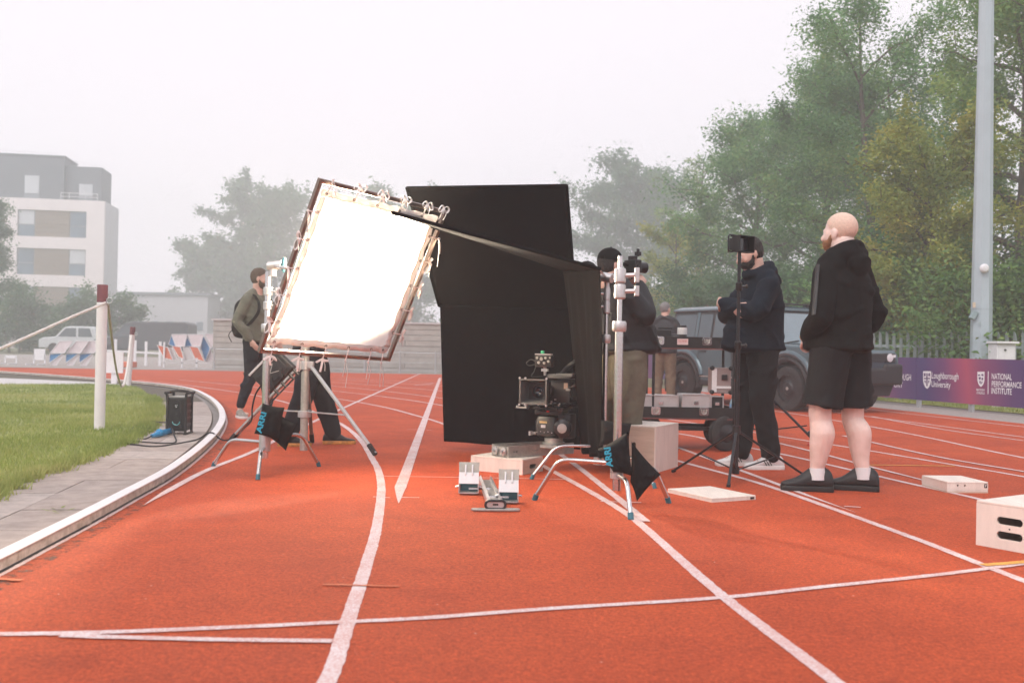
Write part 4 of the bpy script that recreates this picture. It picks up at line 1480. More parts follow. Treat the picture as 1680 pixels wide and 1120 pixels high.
# webbing border, four strips lying on the cloth
def border(idx):
    m = MB()
    rows_ = []
    for (i, j), (i2, j2) in idx:
        a, b = silk_pt(i, j), silk_pt(i2, j2)
        rows_.append((a + sn * 0.003, b + sn * 0.003))
    v_ = [p for r in rows_ for p in r]
    f_ = [(2 * k, 2 * k + 1, 2 * k + 3, 2 * k + 2) for k in range(len(rows_) - 1)]
    m.add(v_, f_)
    o = m.build('webbing', M_web, slk, smooth=80)
    s_ = o.modifiers.new('thick', 'SOLIDIFY')
    s_.thickness = 0.002
border([((i, 0), (i, 2)) for i in range(N + 1)])
border([((i, N), (i, N - 2)) for i in range(N + 1)])
border([((0, j), (2, j)) for j in range(2, N - 1)])
border([((N, j), (N - 2, j)) for j in range(2, N - 1)])
M_grom = PM('grommet', (0.25, 0.22, 0.2), 0.3, metal=0.9)
def tie(inn, out, seed):
    rg = random.Random(seed)
    g = V3(inn)
    dd = (V3(out) - g).normalized()
    side = dd.cross(sn).normalized()
    k = V3(out) + dd * 0.018 + sn * 0.018
    m = MB()
    m.tube(smooth_path([g, g + sn * 0.012 + dd * 0.02, k], 4), 0.0045, 6)
    st = rg.choice((0, 1, 2))
    dn = V3((0, 0, -1))
    for s in (-1, 1):
        if st != 1:
            lp = [k, k + side * 0.03 * s + dd * 0.018, k + side * 0.055 * s + dd * rg.uniform(-.01, .02) + dn * rg.uniform(0, .03), k + side * 0.03 * s - dd * 0.012 + dn * 0.02, k]
            m.tube(smooth_path(lp, 4), 0.008, 6, flat=0.25)
        L_ = rg.uniform(0.04, 0.10) if st != 1 else rg.uniform(0.11, 0.2)
        m.tube(smooth_path([k, k + side * 0.015 * s + dn * L_ * 0.4 + sn * 0.01, k + side * rg.uniform(-.01, .03) * s + dn * L_], 4), 0.008, 6, flat=0.25)
    m.ell(k, 0.010, nu=8, nv=6)
    o = m.build('tie', M_tape, slk, smooth=80)
    m = MB()
    m.lathe([(0.006, 0.0), (0.011, 0.0), (0.011, 0.004), (0.006, 0.004)], g + sn * 0.003, sn, 10, cap=False)
    m.build('grommet', M_grom, o)
q = 0
for u in tiesU:
    tie(sp(u, 0.058), sp(u, -0.008), q); q += 1
    tie(sp(u if u < 0.9 else 0.92, 0.942), sp(u if u < 0.9 else 0.93, 1.008), q); q += 1
for v in tiesV:
    tie(sp(0.052, v), sp(-0.008, v), q); q += 1
    tie(sp(0.948, v), sp(1.008, v), q); q += 1

# ---- crank stand behind the silk with the lamp that lights it
bx, by = -1.76, 8.50
sB = thing('crank_stand', 'heavy steel stand with straight braced legs behind the lower edge of the silk', 'stand', (bx, by, 0), 0, 'steel stands')
m = MB()
m.cyl((bx, by, 0.0), (bx, by, 1.20), 0.033, n=18)
m.build('column', M_alud, sB)
m = MB()
m.cyl((bx, by, 1.20), (bx, by, 1.62), 0.022, n=14)
m.build('riser', M_chrome, sB)
cz = 0.73
m = MB()
m.cyl((bx, by, cz - 0.045), (bx, by, cz + 0.03), 0.05, n=18)
m.box((bx + 0.05, by - 0.02, cz), (0.05, 0.05, 0.06))
m.box((bx - 0.05, by - 0.02, cz), (0.05, 0.05, 0.06))
m.build('leg_collar', M_alu, sB, bevel=0.004)
for fpx, mt in (((616, 748), M_alu), ((376, 727), M_alu), ((512, 727), PM('leg_dark_red', (0.24, 0.13, 0.11), 0.5, metal=0.4))):  # the third leg is coloured darker and redder than the others
    f = G(*fpx)
    m = MB()
    a = V3((bx, by, cz)) + (f - V3((bx, by, 0))).normalized() * 0.05
    m.bar(a, f + V3((0, 0, 0.02)), 0.032, 0.022)
    lg = m.build('leg', mt, sB, smooth=0, bevel=0.004)
    m = MB()
    m.bar(a.lerp(f, 0.90) + V3((0, 0, 0.02)), f + V3((0, 0, 0.012)), 0.04, 0.03)
    m.build('foot_cap', M_rubber, lg, smooth=0, bevel=0.004)
    m = MB()
    p1 = a.lerp(f, 0.56)
    m.bar((bx, by, p1.z + 0.01), p1, 0.028, 0.010)
    m.build('brace', M_alu, sB, smooth=0, bevel=0.002)
m = MB()
m.lathe([(0.04, -0.03), (0.055, -0.025), (0.055, 0.025), (0.04, 0.03)], (bx, by, 0.31))
m.build('brace_collar', M_alu, sB)
# lamp head, hidden behind the silk; its glow is what the photograph shows through the cloth
LP = V3((-1.42, 8.32, 1.72))
SC = (S0 + S1 + S2 + S3) / 4
ld = (SC + V3((0.03, 0, 0.10)) - LP).normalized()
lq = ld.to_track_quat('-Z', 'Y')
lm = thing('film_lamp', 'lit film lamp on the stand hidden behind the white silk', 'lamp', LP)
MM = lq.to_matrix()
m = MB()
m.box(LP - ld * 0.12, (0.44, 0.34, 0.18), MM)
m.build('housing', M_black, lm, smooth=0, bevel=0.012)
m = MB()
for sx_ in (-0.245, 0.245):
    m.bar(LP + MM @ V3((sx_, 0, 0.12)), LP + MM @ V3((sx_, -0.24, 0.12)), 0.02, 0.012)
m.bar(LP + MM @ V3((-0.245, -0.24, 0.12)), LP + MM @ V3((0.245, -0.24, 0.12)), 0.02, 0.012)
m.bar(LP + MM @ V3((0, -0.24, 0.12)), (bx, by, 1.60), 0.03, 0.03)
m.build('yoke', M_alu, lm, smooth=0)
m = MB()
m.box(LP - ld * 0.025, (0.40, 0.30, 0.008), MM)
m.build('diffuser', emit_mat('lamp_face', (1.0, 0.93, 0.85), 2.0), lm, smooth=0)
for nm_, yy_, ang_ in (('added_spill_flap', -0.155, 8), ('added_spill_flap', 0.155, 30)):  # unseen flaps added to keep lamp spill off the ground under the silk
    m = MB()
    hinge = LP - ld * 0.02 + MM @ V3((0, yy_, 0))
    dv_ = MM @ V3((0, math.sin(R(ang_)), -math.cos(R(ang_))))
    sd2 = MM @ V3((1, 0, 0))
    m.prism([(-0.22, 0), (0.22, 0), (0.27, 0.32), (-0.27, 0.32)], hinge, sd2, dv_, sd2.cross(dv_) * 0.004)
    m.build(nm_, M_black, lm, smooth=0)
al = bpy.data.lights.new('lamp_light', 'AREA')
al.shape = 'RECTANGLE'
al.size, al.size_y = 0.40, 0.30
al.energy = 300
al.color = (1.0, 0.82, 0.60)
al.spread = R(62)
ao = bpy.data.objects.new('lamp_light', al)
COL.objects.link(ao)
ao.parent = lm
ao.rotation_euler = lq.to_euler()
# control unit slung from the stand, below the silk's lower left corner
cu = thing('lamp_control_unit', 'black lamp control unit with a silver edge hanging under the silk', 'control unit', W(447, 640, 7.95))
cq = W(449, 609, 7.9)
e1 = (W(450, 579, 7.9) - W(409, 621, 7.9))
e1w = e1.length
e1.normalize()
e2 = (W(482, 640, 7.9) - W(441, 610, 7.9)).normalized()
e2 = (e2 - e1 * e2.dot(e1)).normalized()
e3 = e1.cross(e2)
MC = Matrix((e2, e1, e3)).transposed()
m = MB()
m.box(cq, (0.20, 0.29, 0.11), MC)
m.build('housing', M_black, cu, smooth=0, bevel=0.01)
front = -1 if e3.y > 0 else 1
m = MB()
m.box(cq - e2 * 0.107, (0.018, 0.30, 0.125), MC)
m.build('silver_trim', M_alu, cu, smooth=0, bevel=0.003)
m = MB()
m.box(cq + e2 * 0.01 + e3 * front * 0.060, (0.12, 0.22, 0.012), MC)
bk = m.build('back_plate', M_blackm, cu, smooth=0, bevel=0.004)
m = MB()
pp = cq + e3 * front * 0.069
for s in (-1, 1):
    m.bar(pp + e2 * 0.04 * s + e1 * 0.05, pp - e1 * 0.02, 0.006, 0.004, up=e3)
m.build('printed_mark', M_alud, bk, smooth=0)
m = MB()
m.bar(cq + e2 * 0.02 - e1 * 0.03 + e3 * front * 0.08, cq + e2 * 0.10 - e1 * 0.09 + e3 * front * 0.08, 0.02, 0.018)
m.bar(cq + e2 * 0.03 + e1 * 0.07 + e3 * front * 0.075, cq + e2 * 0.09 + e1 * 0.02 + e3 * front * 0.075, 0.05, 0.016)
m.build('bracket', M_blackm, cu, smooth=0, bevel=0.003)
m = MB()
for s in (-0.10, -0.02, 0.07, 0.12):
    m.cyl(cq + e2 * 0.10 + e1 * s, cq + e2 * 0.16 + e1 * s, 0.012, n=8)
m.bar(cq + e2 * 0.155 - e1 * 0.22, cq + e2 * 0.155 + e1 * 0.17, 0.016, 0.012)
m.build('mounting_bar', M_blackm, cu, smooth=0)

# ---- floppy flag: framed upper half, flap hanging to the ground
def cloth_sheet(mb, top, bot, n=28, mrows=34, amp=0.012, seed=0, fold=9, ease=1.0):
    """sheet between two poly-lines of equal count"""
    rg = random.Random(seed)
    ph = [rg.uniform(0, 6) for _ in range(5)]
    vs, fs = [], []
    for j in range(mrows + 1):
        v = j / mrows
        for i in range(n + 1):
            u = i / n
            a = V3(top[0]).lerp(V3(top[1]), u)
            b = V3(bot[0]).lerp(V3(bot[1]), u)
            p = a.lerp(b, v)
            nm = (V3(top[1]) - V3(top[0])).cross(b - a).normalized()
            w = amp * (v ** 0.6) * (math.sin(fold * u + ph[0] + 1.2 * v) + 0.5 * math.sin(2.3 * fold * u + ph[1] - v * 2) + 0.35 * math.sin(5 * v + ph[2]))
            vs.append(p + nm * w)
    for j in range(mrows):
        for i in range(n):
            a = j * (n + 1) + i
            fs.append((a, a + 1, a + n + 2, a + n + 1))
    mb.add(vs, fs)
def solid(o, t=0.004):
    s = o.modifiers.new('thick', 'SOLIDIFY')
    s.thickness = t
    s.offset = 0
    return o
flo = thing('floppy_flag', 'tall black cloth flag hanging to the track behind the cine camera', 'flag', (-0.2, 8.7, 0))
F0, F1 = W(667, 308, 7.75), W(930, 304, 7.75)
F2, F3 = W(946, 508, 8.62), W(720, 502, 8.62)
m = MB()
cloth_sheet(m, (F0, F1), (F3, F2), 30, 30, 0.006, 2, 6)
solid(m.build('upper_cloth', M_cloth, flo, smooth=80), 0.006)
m = MB()
cloth_sheet(m, (F3 + V3((0.01, -0.02, 0.01)), F2 + V3((0, -0.02, 0.01))), (W(728, 724, 8.72), W(952, 736, 8.72)), 40, 44, 0.030, 4, 8)
lo = m.build('hanging_flap', M_cloth, flo, smooth=80)
solid(lo)
m = MB()
for a, b in ((F0, F1), (F1, F2), (F2, F3), (F3, F0)):
    m.cyl(a, b, 0.011, n=10)
m.build('frame', M_cloth, flo, smooth=60)
# its own stand behind it
m = MB()
bpx, bpy_ = 0.05, 9.15
m.cyl((bpx, bpy_, 0.0), (bpx, bpy_, 1.30), 0.017, n=12)
m.cyl((bpx, bpy_, 1.25), F3.lerp(F2, 0.55) + V3((0, 0.02, 0)), 0.009, n=8)
sD = thing('light_stand', 'chrome stand hidden behind the tall black flag', 'stand', (bpx, bpy_, 0), 0, 'steel stands')
m.build('column', M_chrome, sD)
for az in (0.4, 2.5, 4.6):
    m = MB()
    f = V3((bpx + 0.42 * math.cos(az), bpy_ + 0.42 * abs(math.sin(az)) * (1 if math.sin(az) > 0 else 0.35), 0.01))
    m.tube(bent_leg((bpx, bpy_, 0.2), f, 0.2), 0.011, 8)
    m.build('leg', M_chrome, sD)

# ---- second flag, flat overhead, with a flap hanging from its near end
flb = thing('overhead_flag', 'black flag held out level with cloth hanging from its near end', 'flag', (0.7, 6.9, 0.2))
Q0, Q1, Q2, Q3 = W(644, 349, 6.35), W(652, 353, 7.25), W(924, 444, 7.5), W(984, 441, 6.75)   # far tip near/far, flap end far/near
m = MB()
cloth_sheet(m, (Q0, Q1), (Q3, Q2), 20, 30, 0.004, 6, 5)
o = m.build('flag_cloth', PM('flag_cloth', (0.011, 0.013, 0.016), 0.8, var=0.12, vs=8, bump=0.15, bs=250, spec=0.08), flb, smooth=80)
solid(o, 0.008)
m = MB()
for a, b in ((Q0, Q1), (Q1, Q2), (Q2, Q3), (Q3, Q0)):
    m.cyl(a, b, 0.012, n=10)
m.build('frame', M_cloth, flb, smooth=60)
m = MB()
cloth_sheet(m, (Q2 + V3((0, 0, -0.01)), Q3 + V3((0, 0, -0.01))), (W(956, 742, 7.35), W(986, 752, 6.75)), 30, 36, 0.022, 8, 13)
solid(m.build('hanging_flap', M_cloth, flb, smooth=80))

# ---- two stands on the right of the cine camera
fC = [G(877, 820), G(1035, 852), G(1097, 825)]
cx, cyy = W(1015, 600, 5.72).x, 5.72
sC = c_stand('light_stand', 'thick chrome stand with bent legs nearest the camera, sandbag on its leg', cx, cyy, fC, (0.255, 0.19, 0.22), 0.024, W(1022, 420, 5.72).z, 0.014, bend=0.70, lr=0.0135)
for i, py in enumerate((452, 478)):
    z = W(1018, py, 5.72).z
    m = MB()
    m.lathe([(0.026, -0.045), (0.033, -0.038), (0.033, 0.03), (0.029, 0.042)], (cx, cyy, z))
    m.cyl((cx, cyy, z), (cx + 0.085, cyy - 0.01, z + 0.004), 0.014, n=10)
    m.box((cx + 0.095, cyy - 0.01, z + 0.004), (0.026, 0.026, 0.06 if i else 0.085))
    m.build('grip_head', M_alu, sC, bevel=0.003)
f1, f2 = G(872, 786), G(1074, 801)
b2x, b2y = 0.655, 6.95
sE = c_stand('light_stand', 'thinner chrome stand holding the level black flag', b2x, b2y, [f1, f2, V3((0.85, 7.55, 0))], (0.235, 0.18, 0.27), 0.016, W(995, 466, 6.95).z, 0.013, bend=0.66, lr=0.0115)
for i, py in enumerate((482, 503)):
    z = W(993, py, 6.95).z
    m = MB()
    m.lathe([(0.018, -0.05), (0.025, -0.044), (0.025, 0.03), (0.02, 0.05)], (b2x, b2y, z))
    m.cyl((b2x, b2y, z), (b2x - 0.06, b2y - 0.01, z), 0.010, n=8)
    m.box((b2x - 0.068, b2y - 0.01, z), (0.018, 0.02, 0.06))
    m.build('t_knob', M_alu, sE, bevel=0.002)
gh = W(996, 456, 6.9)
m = MB()
m.cyl(gh + V3((-0.03, 0.02, 0.01)), gh + V3((0.035, -0.03, -0.005)), 0.033, n=16)
m.cyl((b2x, b2y, gh.z - 0.06), (b2x, b2y, gh.z + 0.02), 0.018, n=12)
m.bar(gh + V3((0.03, -0.02, 0)), gh + V3((0.09, -0.03, 0.02)), 0.016, 0.016)
m.build('grip_head', M_alu, sE, bevel=0.003)
m = MB()
m.cyl(gh, Q3 + (Q0 - Q3).normalized() * 0.02, 0.008, n=8)
m.build('grip_arm', M_chrome, sE)
sandbag('black sandbag with cyan lettering draped over the leg of the nearest chrome stand', [[(1031, 707), (977, 738), (1006, 774), (1038, 781)], [(1036, 724), (1084, 778), (1045, 822), (1034, 790)]], 5.55, 0.055, ((1004, 763), (999.5, 731), 11), 9)
sandbag('plain black sandbag behind the nearest chrome stand, at the foot of the hanging cloth', [[(986, 688), (1036, 694), (1032, 734), (983, 730)]], 6.62, 0.05, None, 15)

# ================================================================== CINE CAMERA, BOXES, BLOCKS
def quad_box(name, label, pa, pb, depth, h, mat, cat='box', slots=(), z0=0.0, mat_top=None, group='wooden apple boxes', mat_side=None, lid=0.0, extra=None):
    """box whose front bottom edge runs from ground point pa to pb; depth goes away from the viewer"""
    pa, pb = V3(pa), V3(pb)
    pa.z = pb.z = z0
    u = (pb - pa)
    L = u.length
    u.normalize()
    v = V3((-u.y, u.x, 0))
    if v.y < 0: v = -v
    up = V3((0, 0, 1))
    t = thing(name, label, cat, (pa + pb) / 2 + v * depth / 2, 0, group)
    th = 0.012
    sl = {k: [] for k in 'fblr'}
    for side, cu_, cv_, w_, hh in slots: sl[side].append(rect2(w_, hh, min(w_, hh) * 0.48, 5, cu_, cv_))
    panels = {'f': (pa, u, L, v * th), 'b': (pa + v * depth, u, L, -v * th), 'l': (pa + v * th, v, depth - 2 * th, u * th), 'r': (pb + v * th, v, depth - 2 * th, -u * th)}
    for k, (o, d_, l_, tt) in panels.items():
        m = MB()
        outer = [(0, 0), (l_, 0), (l_, h - th), (0, h - th)]
        if sl[k]: holed(m, outer, sl[k], o, d_, up, tt)
        else: m.prism(outer, o, d_, up, tt)
        pn = m.build('end_panel' if k in 'lr' else 'side_panel', mat if k in 'fb' or mat_side is None else mat_side, t, smooth=30)
    m = MB()
    m.prism([(0, 0), (L, 0), (L, depth), (0, depth)], pa + up * (h - th + 0.0005), u, v, up * (th - 0.0005))
    m.build('top_panel', mat_top or M_plyw, t, smooth=0, bevel=0.0025)
    m = MB()
    m.prism([(th, th), (L - th, th), (L - th, depth - th), (th, depth - th)], pa + up * 0.003, u, v, up * 0.010)
    m.build('base_panel', M_plyd, t, smooth=0)
    return t, u, v, pa, L
# half apple under the slider
hA, uA, vA, pA_, LA = quad_box('apple_box', 'low wooden box with a hand slot, under the slider of the cine camera', G(772, 771), G(857, 779), 0.30, 0.11, M_plyw, slots=(('r', 0.14, 0.05, 0.10, 0.032),), mat_side=M_ply)
# full apple behind
t_, u_, v_, p_, L_ = quad_box('apple_box', 'tall wooden box on its edge behind the nearest chrome stand', G(1075, 776), G(1112, 765), 0.33, 0.345, M_plyw, slots=(('l', 0.16, 0.17, 0.03, 0.10),), mat_side=M_ply)
t_, u_, v_, p_, L_ = quad_box('apple_box', 'thin flat wooden board on the track at the feet of the monitor stand', G(1168, 824), G(1240, 819), 0.44, 0.026, M_plyw)
m = MB()
q = p_ + u_ * (L_ - 0.03) - v_ * 0.0012 + V3((0, 0, 0.005))
m.prism(rect2(0.03, 0.014, 0, cx=0, cy=0.006), q, u_, (0, 0, 1), -v_ * 0.001)
m.build('printed_mark', M_black, t_, smooth=0)
t_, u_, v_, p_, L_ = quad_box('apple_box', 'thin wooden board under the low box with two finger holes', G(1553.5, 808), G(1621, 808.5), 0.34, 0.020, M_ply)
t_, u_, v_, p_, L_ = quad_box('apple_box', 'low wooden box with two round finger holes lying right of the man in shorts', G(1553.5, 808), G(1621, 808.5), 0.34, 0.052, M_plyw, z0=0.0215, slots=(('f', 0.075, 0.027, 0.014, 0.0141), ('f', 0.125, 0.027, 0.014, 0.0141)))
m = MB()
q = p_ + u_ * (L_ - 0.018) - v_ * 0.0012 + V3((0, 0, 0.026))
m.prism(rect2(0.020, 0.026, 0.002, 2), q, u_, (0, 0, 1), -v_ * 0.001)
lb_ = m.build('printed_mark', M_black, t_, smooth=0)
m = MB()
m.prism([(-0.004, -0.008), (-0.001, -0.008), (-0.001, -0.001), (0.005, 0.001), (0.005, 0.007), (-0.004, 0.007)], q - v_ * 0.0016, u_, (0, 0, 1), -v_ * 0.0006)
m.build('white_mark', M_label, lb_, smooth=0)
pa, pb = G(1601, 893), G(1680, 907.5)
pb = pa + (pb - pa).normalized() * 0.31
t_, u_, v_, p_, L_ = quad_box('apple_box', 'pale wooden box with two hand slots, cut off by the right edge', pa, pb, 0.50, 0.215, M_plyw, slots=(('f', 0.165, 0.135, 0.125, 0.036), ('f', 0.165, 0.067, 0.125, 0.036)))
m = MB()
m.cyl(p_ + u_ * 0.165 + V3((0, 0, 0.10)) - v_ * 0.001, p_ + u_ * 0.165 + V3((0, 0, 0.10)) + v_ * 0.002, 0.004, n=8)
m.build('screw', M_dark, t_)

# slider on the half apple
zs_ = 0.1125
s0_, s1_ = W(838, 748, 7.22), W(952, 742, 7.62)
s0_.z = s1_.z = 0
sl_u = (s1_ - s0_).normalized()
sl_v = V3((-sl_u.y, sl_u.x, 0))
sld = thing('camera_slider', 'drilled aluminium slider rail carrying the cine camera, lying on the low box', 'slider', (s0_ + s1_) / 2 + V3((0, 0, zs_)))
for s, ofs in ((0.0, 0), (0.19, 1)):
    m = MB()
    hl = [rect2(0.012, 0.012, 0.0058, 4, x, 0.04) for x in (0.05, 0.075, 0.22, 0.245, 0.27, 0.40, 0.43)]
    holed(m, [(0, 0), (0.62, 0), (0.62, 0.082), (0, 0.082)], hl, s0_ + sl_v * s + V3((0, 0, zs_)) - sl_u * 0.02, sl_u, (0, 0, 1), sl_v * 0.02)
    m.build('rail', M_alud, sld, smooth=30)
for x in (0.0, 0.57):
    m = MB()
    m.prism([(0, 0), (0.0, 0.17), (0.016, 0.17), (0.016, 0)], s0_ + sl_u * (x - 0.02) + sl_v * 0.0205 + V3((0, 0, zs_ + 0.004)), sl_u, sl_v, (0, 0, 0.07))
    m.build('end_plate', M_alud, sld, smooth=0, bevel=0.002)
for k in range(2):
    m = MB()
    c = s0_ - sl_u * 0.022 + sl_v * (0.05 + 0.10 * k) + V3((0, 0, zs_ + 0.04))
    m.lathe([(0.026, 0), (0.03, 0.004), (0.03, 0.014), (0.012, 0.018), (0.012, 0.034), (0.001, 0.036)], c, -sl_u, 14)
    m.build('end_wheel', M_alu, sld)
# pivoting remote head
hc = W(908, 735, 7.45)
hx, hy = hc.x, hc.y
za = -0.42
rh = thing('remote_head', 'black motorised pan head between the slider and the cine camera', 'camera head', (hx, hy, zs_ + 0.083), za)
def lb(mb, name, mat, par, **k): return mb.build(name, mat, par, world=False, **k)
m = MB()
m.lathe([(0.085, 0.0), (0.085, 0.012), (0.07, 0.02), (0.07, 0.045), (0.06, 0.05)], (0, 0, 0), n=24)
m.box((0, 0, -0.012), (0.15, 0.21, 0.022))
lb(m, 'bowl_base', M_alud, rh)
m = MB()
m.loft([[V3((x, y, z)) for x, y in rect2(w, d_, 0.03, 4, -0.035, 0)] for z, w, d_ in ((0.05, 0.13, 0.13), (0.07, 0.17, 0.17), (0.17, 0.175, 0.175), (0.205, 0.15, 0.15), (0.212, 0.12, 0.12))])
hs = lb(m, 'motor_housing', M_black, rh)
m = MB()
m.box((-0.05, -0.0885, 0.165), (0.06, 0.004, 0.016))
lb(m, 'maker_label', PM('gold_label', (0.55, 0.42, 0.2), 0.5), hs, smooth=0)
m = MB()
m.box((-0.05, -0.0885, 0.135), (0.035, 0.004, 0.022))
lb(m, 'white_label', M_label, hs, smooth=0)
m = MB()
for k in range(5): m.cyl((-0.10 + k * 0.03, -0.088, 0.09 + 0.006 * (k % 2)), (-0.10 + k * 0.03, -0.093, 0.09 + 0.006 * (k % 2)), 0.004, n=6)
lb(m, 'bolt', M_alu, hs)
m = MB()
m.lathe([(0.04, 0), (0.066, 0.006), (0.066, 0.05), (0.045, 0.062), (0.02, 0.066)], (0.10, -0.06, 0.13), (0.25, -1, 0), 20)
lb(m, 'tilt_motor', M_blackm, rh)
m = MB()
m.lathe([(0.035, 0), (0.035, 0.012), (0.01, 0.014)], (0.115, -0.127, 0.13), (0.25, -1, 0), 16)
lb(m, 'tilt_wheel', M_alud, rh)
m = MB()
m.box((0.10, 0.01, 0.14), (0.10, 0.12, 0.18))
m.box((-0.02, 0.0, 0.235), (0.22, 0.14, 0.035))
m.box((0.03, 0.0, 0.265), (0.14, 0.16, 0.03))
lb(m, 'head_frame', M_blackm, rh, smooth=0, bevel=0.006)
m = MB()
m.cyl((-0.125, -0.02, 0.075), (-0.16, -0.05, 0.075), 0.012, n=8)
m.box((-0.165, -0.055, 0.075), (0.015, 0.04, 0.03))
lb(m, 'lock_lever', M_alu, rh)
m = MB()
m.box((-0.02, -0.075, 0.245), (0.022, 0.006, 0.012))
lb(m, 'red_switch', M_red, rh, smooth=0)
# camera proper
cz_ = zs_ + 0.083 + 0.282
cc = thing('cine_camera', 'black cinema camera with a square matte box facing the starting blocks', 'camera', (hx, hy, cz_), za)
m = MB()
m.box((0.055, 0.11, 0.115), (0.155, 0.27, 0.175))
bdy = lb(m, 'body', M_black, cc, smooth=0, bevel=0.008)
m = MB()
m.box((0.137, 0.10, 0.13), (0.012, 0.16, 0.10))
m.box((0.135, 0.10, 0.06), (0.02, 0.20, 0.02))
lb(m, 'side_panel', M_blackm, bdy, smooth=0, bevel=0.004)
m = MB()
m.box((0.10, -0.027, 0.155), (0.03, 0.006, 0.045))
lb(m, 'bare_metal_patch', PM('brass_tone', (0.55, 0.38, 0.27), 0.45, metal=0.5), bdy, smooth=0)
m = MB()
m.box((0.12, -0.0305, 0.13), (0.035, 0.008, 0.02))
lb(m, 'connector', M_alud, bdy, smooth=0)
m = MB()
m.lathe([(0.05, 0.0), (0.055, 0.005), (0.055, 0.05), (0.047, 0.055), (0.047, 0.12), (0.052, 0.125), (0.052, 0.16), (0.044, 0.165)], (-0.05, -0.02, 0.115), (0, -1, 0), 24)
ln = lb(m, 'lens', M_blackm, cc)
m = MB()
m.lathe([(0.001, -0.006), (0.02, 0.0), (0.036, -0.006), (0.043, -0.014)][::-1], (-0.05, -0.19, 0.115), (0, -1, 0), 24, cap=False)
lb(m, 'front_glass', M_lens, ln)
for r_, y_ in ((0.058, -0.08), (0.058, -0.13)):
    m = MB()
    m.lathe([(r_ - 0.004, 0), (r_, 0.002), (r_, 0.016), (r_ - 0.004, 0.018)], (-0.05, y_, 0.115), (0, -1, 0), 30)
    lb(m, 'focus_ring', M_alud, ln)
# matte box: hollow flared hood
M_hood = PM('hood_grey', (0.075, 0.075, 0.075), 0.6, var=0.15, vs=20)
m = MB()
A_ = [V3((x, -0.30, z)) for x, z in rect2(0.215, 0.185, 0.004, 2, -0.05, 0.115)]
A2 = [V3((x, -0.30, z)) for x, z in rect2(0.195, 0.165, 0.004, 2, -0.05, 0.115)]
B_ = [V3((x, -0.19, z)) for x, z in rect2(0.165, 0.14, 0.004, 2, -0.05, 0.115)]
B2 = [V3((x, -0.195, z)) for x, z in rect2(0.150, 0.125, 0.004, 2, -0.05, 0.115)]
m.loft([B_, A_, A2, B2], cap=False)
mbx = lb(m, 'matte_box', M_hood, cc, smooth=20)
m = MB()
ring_o = rect2(0.165, 0.14, 0.004, 2, -0.05, 0.115)
holed(m, ring_o, [[(-0.05 + 0.053 * math.cos(a), 0.115 + 0.053 * math.sin(a)) for a in [2 * PI * k / 20 for k in range(20)]]], (0, -0.19, 0), (1, 0, 0), (0, 0, 1), (0, 0.03, 0))
lb(m, 'filter_stage', M_black, mbx, smooth=20)
m = MB()
for x in (-0.155, -0.11, 0.055):
    for z in (0.018, 0.212):
        m = MB()
        m.cyl((x, -0.295, z), (x, -0.303, z), 0.008, n=8)
        lb(m, 'bolt', M_alu, mbx)
for x in (-0.09, -0.01):
    m = MB()
    m.cyl((x, -0.28, 0.005), (x, 0.25, 0.005), 0.0085, n=10)
    lb(m, 'support_rod', M_blackm, cc)
m = MB()
m.box((-0.03, 0.06, -0.012), (0.19, 0.34, 0.018))
m.box((0.10, 0.16, 0.0), (0.20, 0.06, 0.02))
m.box((-0.22, -0.10, -0.02), (0.10, 0.03, 0.008))
lb(m, 'base_plate', M_blackm, cc, smooth=0, bevel=0.003)
m = MB()
for x in (-0.255, -0.185): m.lathe([(0.012, 0), (0.010, 0.012), (0.004, 0.016)], (x, -0.10, -0.014), n=10)
m.box((-0.22, -0.10, -0.014), (0.08, 0.018, 0.01))
lb(m, 'rod_clamp', M_alud, cc)
m = MB()
m.box((0.06, 0.02, 0.225), (0.19, 0.20, 0.03))
m.box((0.11, -0.03, 0.235), (0.13, 0.12, 0.025))
lb(m, 'top_plate', M_hood, cc, smooth=0, bevel=0.004)
m = MB()
m.tube(smooth_path([(0.06, -0.02, 0.235), (0.10, 0.0, 0.29), (0.17, 0.02, 0.345), (0.20, 0.03, 0.36)], 5), 0.018, 10)
m.box((0.20, 0.03, 0.365), (0.06, 0.03, 0.03))
lb(m, 'handle', M_rubber, cc)
m = MB()
m.box((0.15, 0.18, 0.115), (0.05, 0.12, 0.16))
lb(m, 'battery', M_black, cc, smooth=0, bevel=0.008)
mo_ = MB()
mo_.box((-0.045, -0.10, 0.335), (0.135, 0.06, 0.085), Matrix.Rotation(0.1, 3, 'X'))
mo = lb(mo_, 'onboard_unit', M_black, cc, smooth=0, bevel=0.006)
m = MB()
for k, (x, z, s) in enumerate(((-0.09, 0.36, 0.02), (-0.055, 0.352, 0.026), (-0.02, 0.36, 0.018), (0.0, 0.335, 0.02), (-0.075, 0.325, 0.022), (-0.03, 0.322, 0.02), (0.012, 0.362, 0.014))):
    m.cyl((x, -0.132, z), (x, -0.140 - 0.004 * (k % 3), z), s * 0.5, n=8)
lb(m, 'connectors', M_alud, mo)
m = MB()
m.box((-0.045, -0.115, 0.386), (0.13, 0.035, 0.008))
m.cyl((-0.045, -0.08, 0.23), (-0.045, -0.09, 0.30), 0.012, n=8)
m.box((-0.045, -0.085, 0.27), (0.05, 0.03, 0.02))
lb(m, 'unit_bracket', M_alu, cc, smooth=0)
m = MB()
m.box((-0.05, -0.125, 0.402), (0.026, 0.02, 0.022))
lb(m, 'green_indicator', PM('green_knob', (0.02, 0.35, 0.18), 0.4), mo, smooth=0, bevel=0.004)
m = MB()
m.tube(smooth_path([(-0.10, -0.12, 0.33), (-0.15, -0.11, 0.345), (-0.19, -0.10, 0.32), (-0.17, -0.09, 0.30), (-0.11, -0.09, 0.315), (-0.08, -0.10, 0.33)], 5), 0.004, 6)
lb(m, 'cable', M_rubber, cc)
m = MB()
